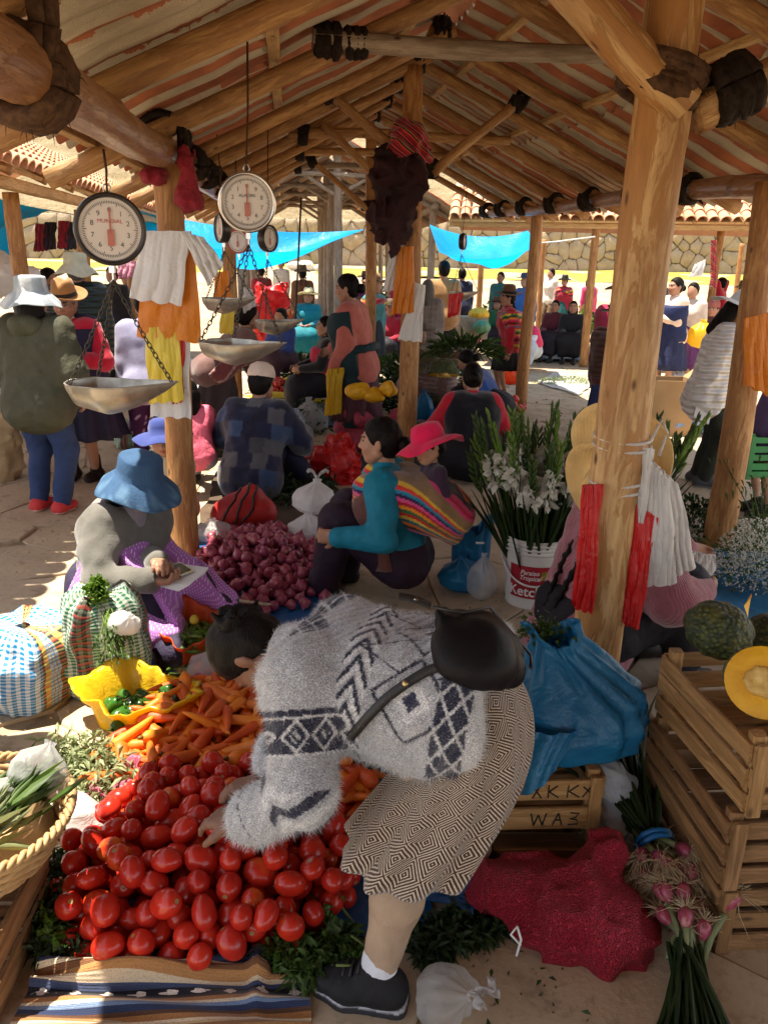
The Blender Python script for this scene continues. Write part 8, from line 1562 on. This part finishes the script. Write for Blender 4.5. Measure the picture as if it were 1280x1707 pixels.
open_bag('plastic_bag', 'yellow sheet spread under carrots beyond the patchwork man', G(490, 672), .42, .3, .10, M['pl_lemon'], 1., .4); open_bag('plastic_bag', 'yellow bag with greens beside the carrots', G(515, 655), .22, .2, .22, M['pl_lemon'], 2., .5)
def mound(name, label, cat, c, sx, sy, h, n, leaf, mat, lw=.3, kind=None, group=None):
    u = rng.normal(size=(n, 3)); u /= np.linalg.norm(u, axis=1)[:, None]; u[:, 2] = np.abs(u[:, 2]); rr = rng.random((n, 1))**.3; P = np.asarray(c)+u*rr*V3(sx, sy, h); return leaf_cloud(name, label, cat, P, rng.uniform(.6, 1.3, n)*leaf, mat, w_=lw, up=.2, dirs=u, group=group, kind=kind)
mound('green_onions', 'heap of long spring onions beside the standing woman', 'greens', G(505, 640), .5, .3, .35, 500, .22, M['leaf_dark'], .08); mound('greens', 'leafy greens stacked right of the centre post', 'greens', G(668, 690)+V3(0, .2, 0), .22, .3, .75, 900, .09, M['leaf_dark'], .4); mound('greens', 'bright herb bunch at the foot of the centre post', 'greens', G(712, 660), .25, .25, .3, 420, .06, M['leaf_light'], .5); mound('green_onions', 'long onion leaves spread right of the centre post', 'greens', G(735, 690), .55, .35, .22, 420, .25, M['leaf_dark'], .07); mound('green_onions', 'onion leaves held by the seated trader', 'greens', at(775, 590, 8.8), .32, .2, .10, 260, .24, M['leaf'], .06)
heap_of(36, quad_gen((690, 760), (745, 760), (745, 715), (700, 715)), .05, ONI, simple('potato', (.25, .14, .08), (.17, .09, .05), .8, 8, 40, .4), 'potato', 'brown potato heaped right of the centre post', 'potato', 'potatoes right of the centre post', G(715, 735)[:2], lim=.3, ref=.033); heap_of(26, quad_gen((775, 580), (805, 590), (800, 560), (770, 560)), .045, ONI, M['onion'], 'onion', 'red onion bulb in the bunch behind the black vest woman', 'onion', 'onions behind the black vest woman', G(788, 575)[:2], lim=.5, ref=.033)
pumpkin('dark green squash left of the black vest woman', G(733, 700)+V3(0, 0, .20), .20, .9, None, 2); m_ = at(739, 625, 7.6); pumpkin('cut squash showing a yellow slice beside the black vest woman', m_, .14, .5, True, 4, (70, 0, 0)); pumpkin('greenish squash low beside the centre post', G(697, 740)+V3(0, 0, .12), .14, .85, None, 6)
closed_bag('plastic_bag', 'teal plastic bag right of the centre post', G(705, 705), (.22, .2, .38), M['pl_blue'], 8, 3, ears=False)
for k_, (px, py) in enumerate(((722, 752), (738, 770))): c = G(px, py)+V3(0, 0, .2); o = link('pumpkin_slice', npmesh('pumpkin_slice', *sdf_raw(SDF().ell(c, np.array([.08, .05, .06]), rotz(k_), .02), .012), org=c), M['flesh'], None, c); tag(o, ['yellow squash chunk on the potatoes', 'lower yellow squash chunk by the potatoes'][k_], 'pumpkin')
# teal woman's carrots, red bundle, far blue sheets
ground_sheet('blue sheet of carrots before the cream hat woman', [G(430, 566), G(545, 566), G(540, 545), G(440, 545)], M['pl_blue'], .3, .04, n=14, seed=6)
heap_of(60, quad_gen((440, 562), (535, 562), (530, 548), (445, 548)), .06, CAR, M['carrot'], 'carrot', 'carrot on the blue sheet before the cream hat woman', 'carrot', 'carrots before the cream hat woman', G(490, 555)[:2], .1, .36, .6, .033)
sack('plastic_sack', 'big pink red plastic sack standing left of the cream hat woman', [(at(440, 525, 12)+V3(0, 0, 0), at(462, 498, 12), .22, .16, .1), (at(465, 490, 12), at(474, 478, 12), .12, .06, .08), (at(437, 490, 12), at(432, 480, 12), .10, .06, .08), (at(447, 530, 12), at(447, 560, 12), .22, .2, .1)], M['pl_red'], .03, .04, 5, fold=.02)
mound('greens', 'green cabbages and herbs far behind the scale pans', 'greens', G(500, 520), 1.1, .4, .5, 500, .16, M['leaf'], .5)
ground_sheet('blue sheet spread under the far flower bunches', [G(862, 602), G(968, 604), G(965, 570), G(880, 566)], M['pl_blue'], .02, .05, n=16, seed=8)
FL = [M['petal'], simple('pink_petal', (.6, .10, .22), (.4, .05, .12), .6, transl=.3), simple('purple_petal', (.25, .06, .2), (.15, .04, .12), .6, transl=.3)]
mound('flower_bunches', 'mixed flower bunches on the far blue sheet', 'flowers', G(922, 590), .42, .3, .38, 500, .09, M['leaf'], .4); mound('blossoms', 'pink and white flower heads on the far blue sheet', 'flowers', G(922, 592)+V3(0, -.1, .12), .42, .25, .3, 200, .05, FL[1], .9); mound('blossoms', 'white blossoms on the far blue sheet', 'flowers', G(915, 594)+V3(0, -.1, .12), .36, .25, .26, 150, .05, FL[0], .9)
mound('flower_bunches', 'yellow flowered greens beside the far seated women', 'flowers', G(968, 575)+V3(0, .1, .3), .25, .25, .6, 420, .10, M['leaf_light'], .4)
closed_bag('plastic_bag', 'bright blue bundle at the left of the flower sheet', G(886, 596), (.5, .4, .5), M['pl_blue'], 8, 2, ears=False); closed_bag('plastic_bag', 'bright blue bundle at the right of the flower sheet', G(962, 592), (.4, .35, .4), M['pl_blue'], 8, 5, ears=False); closed_bag('plastic_bag', 'lime green bag behind the flower sheet', G(917, 572)+V3(0, 0, .35), (.35, .3, .35), M['pl_lemon'], 8, 7, ears=False)
ground_sheet('white sheet spread with pale beans on the sunlit stones', [G(895, 640), G(965, 662), G(990, 640), G(925, 622)], M['pl_white'], .016, .02, n=18, seed=3)
mound('dried_beans', 'pale green beans heaped on the white sheet', 'beans', G(945, 640), .5, .35, .10, 900, .05, M['leaf_pale'], .35, 'stuff')
pumpkin('yellow squash beneath the right blue tarp', at(798, 524, 13.5), .15, .8, None, 3, rind=M['flesh']); pumpkin('pale green squash on the stones under the right tarp', at(803, 545, 13.2), .13, .9, None, 4, rind=simple('green_rind', (.12, .28, .14), (.08, .2, .1), .5)); mound('greens', 'green vegetables under the right blue tarp', 'greens', G(815, 560), .6, .4, .8, 500, .14, M['leaf'], .4); mound('greens', 'leafy stall goods behind the orange post bags', 'greens', G(645, 570)+V3(0, 0, 0), .5, .4, 1.2, 700, .12, M['leaf'], .4)
MB().box(at(785, 545, 13.6), (.5, .5, .35)).build('stone_block', M['stone'], smooth=False); tag(bpy.data.objects['stone_block'], 'low stone block under the right blue tarp', 'block')
# right side: flowers by the leaning post, blankets, boxes
mound('baby_breath', 'white baby breath blossoms at the right edge', 'flowers', G(1262, 985)+V3(0, .05, .05), .24, .26, .36, 2600, .016, M['petal'], .9); mound('flower_greens', 'green stems under the white blossoms at the right edge', 'greens', G(1262, 985)+V3(0, .08, .0), .24, .26, .36, 700, .05, M['leaf'], .3)
mound('greens', 'dark fern leaves on the ground left of the leaning post', 'greens', G(1160, 900)+V3(0, .1, 0), .22, .2, .26, 700, .06, M['leaf_dark'], .35); ground_sheet('blue sheet under the white blossoms at the right', [G(1135, 1010), G(1330, 1080), G(1320, 940), G(1160, 925)], M['pl_blue'], .02, .06, n=26, seed=5)
bunch('gladiolus_leaves', 'tall gladiolus leaves behind the white blossoms', 'greens', G(1290, 940), at(1265, 800, 4.4), 10, .25, M['leaf'], M['leaf'], 130, .10, .005, lw=.14)
BX = thing('cardboard_box', 'open cardboard box behind the pillar on the sunlit stones', 'box', at(1108, 655, 8.6)*V3(1, 1, 0)); b0 = at(1108, 655, 8.6); cbm = simple('cardboard', (.40, .25, .12), (.33, .20, .09), .85, 3, 30, .1)
for (dx, dy, sx, sy) in ((0, -.2, .5, .012), (0, .2, .5, .012), (-.25, 0, .012, .4), (.25, 0, .012, .4)): MB().box(V3(b0[0]+dx, b0[1]+dy, .30), (sx, sy, .60)).build('panel', cbm, BX, smooth=False)
for (dx, a) in ((-.30, 40), (.30, -40)): MB().box(V3(b0[0]+dx, b0[1], .64), (.14, .4, .01), roty(R(a))).build('flap', cbm, BX, smooth=False)
for k_, (px, py, cc, lb) in enumerate(((1150, 668, M['awayo'], 'folded red patterned blankets on the sunlit ground'), (1130, 690, simple('pink_cloth', (.5, .2, .25), (.4, .12, .2), .9), 'crumpled pink cloth in front of the folded blankets'), (1140, 700, simple('blue_cloth', (.12, .2, .4), (.3, .36, .45), .9, 12), 'blue and white cloth below the folded blankets'), (1122, 632, M['pl_white'], 'white bag behind the folded blankets'))):
    c = G(px, py+25); sack('textile_pile' if k_ < 3 else 'plastic_bag', lb, [(c+V3(-.16, 0, .12), c+V3(.16, 0, .14), .12, .10, .08), (c+V3(-.05, .08, .2), c+V3(.1, .1, .2), .08, .08, .08)], cc, .022, .03, 7, 'cloth' if k_ < 3 else 'bag')
closed_bag('plastic_bag', 'bright yellow bag beside the navy apron woman', at(1165, 580, 11.5), (.4, .3, .4), M['pl_yellow'], 8, 3, ears=False)
GC = crate('green plastic crate at the right edge beyond the leaning post', at(1262, 660, 5.3)*V3(1, 1, 0)+V3(0, 0, .35), 5, .4, .3, .3, simple('green_plastic', (.02, .25, .06), (.015, .18, .05), .45), 5)
for k_, (px, py) in enumerate(((1262, 395), (1275, 400))): hang_bag(['dark fringed shawl hanging at the far right stall', 'brown fringed shawl hanging beside the dark one'][k_], (px-12, py-20), (px+10, py-20), (px+10, py+60), (px-10, py+62), 12.8+k_*.2, simple('shawl%d' % k_, (.05, .03, .03), (.12, .07, .05), .95), .04, 6, .03, k_, 'shawl')
hang_bag('patterned cloth strip hanging on the right stall post', (1185, 400), (1194, 400), (1192, 480), (1184, 480), 13, M['awayo'], .04, 2, .02, 4, 'cloth')
# left side
for k_, (px, py, cc) in enumerate(((70, 395, (.25, .02, .04)), (85, 392, (.03, .02, .03)), (108, 390, (.3, .015, .04)), (120, 392, (.03, .03, .05)))): hang_bag(['red jacket hanging under the left tiled eave', 'black jacket hanging next to the red one', 'crimson jacket hanging nearest the lane', 'dark blue cap and jacket hanging by the lane'][k_], (px-8, py-22), (px+8, py-22), (px+9, py+22), (px-9, py+24), 10.6, simple('garment%d' % k_, cc, tuple(x*.6 for x in cc), .9), .06, 3, .03, k_, 'clothes')
sack('sack', 'tan woven sack standing at the left edge behind the olive jacket', [(G(8, 800)+V3(-.05, 0, .15), G(8, 800)+V3(-.02, 0, .36), .20, .17, .1)], simple('jute', (.40, .29, .16), (.3, .21, .11), .9, 6, 90, .5), .02, .02, 7, 'sack')
sack('umbrella_cover', 'pale grey cloth bundle at the left edge below the tarp', [(at(-10, 455, 9), at(50, 465, 9), .25, .12, .1)], M['pl_white'], .03, .03, 5, 'cloth')
hang_bag('pink striped cloth hanging behind the dark rimmed scale', (196, 440), (226, 434), (228, 462), (200, 464), 7.5, simple('pink_stripe', (.5, .05, .16), (.6, .4, .45), .8, 20, stretch=(1, 1, 9)), .03, 3, .02, 3, 'cloth')
MB().tube([at(492, 540, 9.5), at(502, 330, 9.5)], .012, 6).build('pole', M['dark_metal']); tag(bpy.data.objects['pole'], 'thin dark pole leaning beside the third post', 'pole')
m = MB(); m.tube([at(893, 405, 14.4), at(930, 402, 14), at(992, 394, 13.8)], .012, 5); tag(m.build('cord', M['pl_white']), 'white cord tied from the right tarp corner to a post', 'cord'); m = MB(); m.tube([at(82, 350, 9.8), at(140, 360, 9.4)], .008, 5); tag(m.build('cord', M['pl_white']), 'white cord tied from the left tarp corner', 'cord')

# more stalls filling the middle ground
MIDC = [('leaf', 'green'), ('leaf_dark', 'dark green'), ('leaf_light', 'bright green'), ('leaf_pale', 'pale green')]
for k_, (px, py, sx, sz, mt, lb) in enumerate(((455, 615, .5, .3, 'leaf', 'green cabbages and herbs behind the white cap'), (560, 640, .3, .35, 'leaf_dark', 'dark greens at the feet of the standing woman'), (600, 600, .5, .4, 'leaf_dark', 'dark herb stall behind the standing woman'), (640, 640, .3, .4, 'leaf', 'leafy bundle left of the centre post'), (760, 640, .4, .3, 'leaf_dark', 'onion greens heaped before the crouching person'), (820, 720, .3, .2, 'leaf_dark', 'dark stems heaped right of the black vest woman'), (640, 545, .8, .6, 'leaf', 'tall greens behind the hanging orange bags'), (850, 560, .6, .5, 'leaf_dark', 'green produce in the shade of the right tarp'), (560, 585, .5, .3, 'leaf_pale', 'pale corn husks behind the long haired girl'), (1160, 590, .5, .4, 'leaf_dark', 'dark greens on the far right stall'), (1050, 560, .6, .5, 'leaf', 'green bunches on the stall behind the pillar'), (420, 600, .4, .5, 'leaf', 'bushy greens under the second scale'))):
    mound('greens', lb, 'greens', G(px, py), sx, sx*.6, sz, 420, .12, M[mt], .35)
for k_, (px, py, n_, me_, mt, nm, lb) in enumerate(((545, 610, 30, TOM, 'tomato', 'tomato', 'red tomato in the crate row behind the standing woman'), (620, 620, 26, ONI, 'onion', 'onion', 'red onion on the stall behind the standing woman'), (470, 580, 26, CAR, 'carrot', 'carrot', 'carrot heaped before the red plastic sack'), (775, 700, 24, ONI, 'beet', 'beetroot', 'beetroot heaped left of the black vest woman'), (835, 690, 22, TOM, 'tomato', 'tomato', 'tomato heaped right of the black vest woman'))):
    c = G(px, py); heap_of(n_, lambda: c[:2]+rng.normal(size=2)*np.array([.16, .12]), .05, me_, M[mt], nm, lb, nm, nm+' heap in the middle ground %s' % 'abcde'[k_], c[:2], .3, .03, .5)
for k_, (px, py, w_, h_, mt, lb) in enumerate(((590, 590, .5, .4, 'pl_white', 'white sack behind the standing woman'), (700, 620, .4, .45, 'pl_blue', 'blue bundle behind the seated trader'), (850, 640, .35, .3, 'pl_redor', 'orange red bundle near the brown hat woman'), (640, 610, .4, .5, 'pl_lemon', 'yellow sack left of the centre post bags'), (350, 690, .5, .4, 'pl_white', 'white sack in front of the bending trader'), (1015, 590, .5, .5, 'pl_blue', 'blue bundle on the ground behind the pillar'), (1190, 560, .5, .5, 'pl_redor', 'orange bundle at the far right stall'), (400, 560, .5, .5, 'pl_redor', 'red bundle below the sideways scale'), (300, 640, .5, .5, 'pl_white', 'pale sack behind the left post'), (560, 700, .3, .25, 'pl_blue', 'blue checked bundle before the pink sack'))):
    closed_bag('plastic_bag', lb, G(px, py), (w_, w_*.8, h_), M[mt], 8, k_+1, ears=k_ % 3 == 0, k=40)
for lb, px, y, yw_, H, tc, bc, ht, ph_ in (('seated woman in red cardigan on the stall behind the orange bags', 655, 13.5, 150, 1.5, c8(170, 30, 50), c8(40, 36, 44), 'fedora', .4), ('seated woman in green shawl under the right tarp', 830, 16.5, 170, 1.5, c8(40, 100, 70), c8(40, 36, 44), 'straw', .4), ('seated trader in blue jumper behind the second scale pan', 470, 11.5, 150, 1.5, c8(50, 70, 130), c8(60, 40, 50), None, .38), ('seated woman in purple cardigan left of the far posts', 590, 16.5, 160, 1.5, c8(110, 50, 120), c8(40, 36, 44), 'fedora', .4), ('seated trader in white blouse at the far right of the lane', 1075, 14.8, 160, 1.5, c8(210, 205, 200), c8(60, 40, 60), 'fedora', .4), ('person in brown poncho standing below the centre tarp', 505, 17.5, 20, 1.6, c8(120, 80, 56), c8(40, 40, 46), 'fedora', None), ('person in crimson shawl walking past the second shelter', 665, 16.5, 60, 1.52, c8(160, 24, 60), c8(30, 28, 34), 'fedora', None), ('person in navy jacket standing at the far posts', 770, 18, 10, 1.66, c8(40, 50, 80), c8(40, 40, 46), None, None)):
    far(lb, at(px, 480, y)[0], y, yw_, H, tc, bc, 'braids' if ht else 'short', ht, (.12, .08, .05), ph=ph_, res=.026)
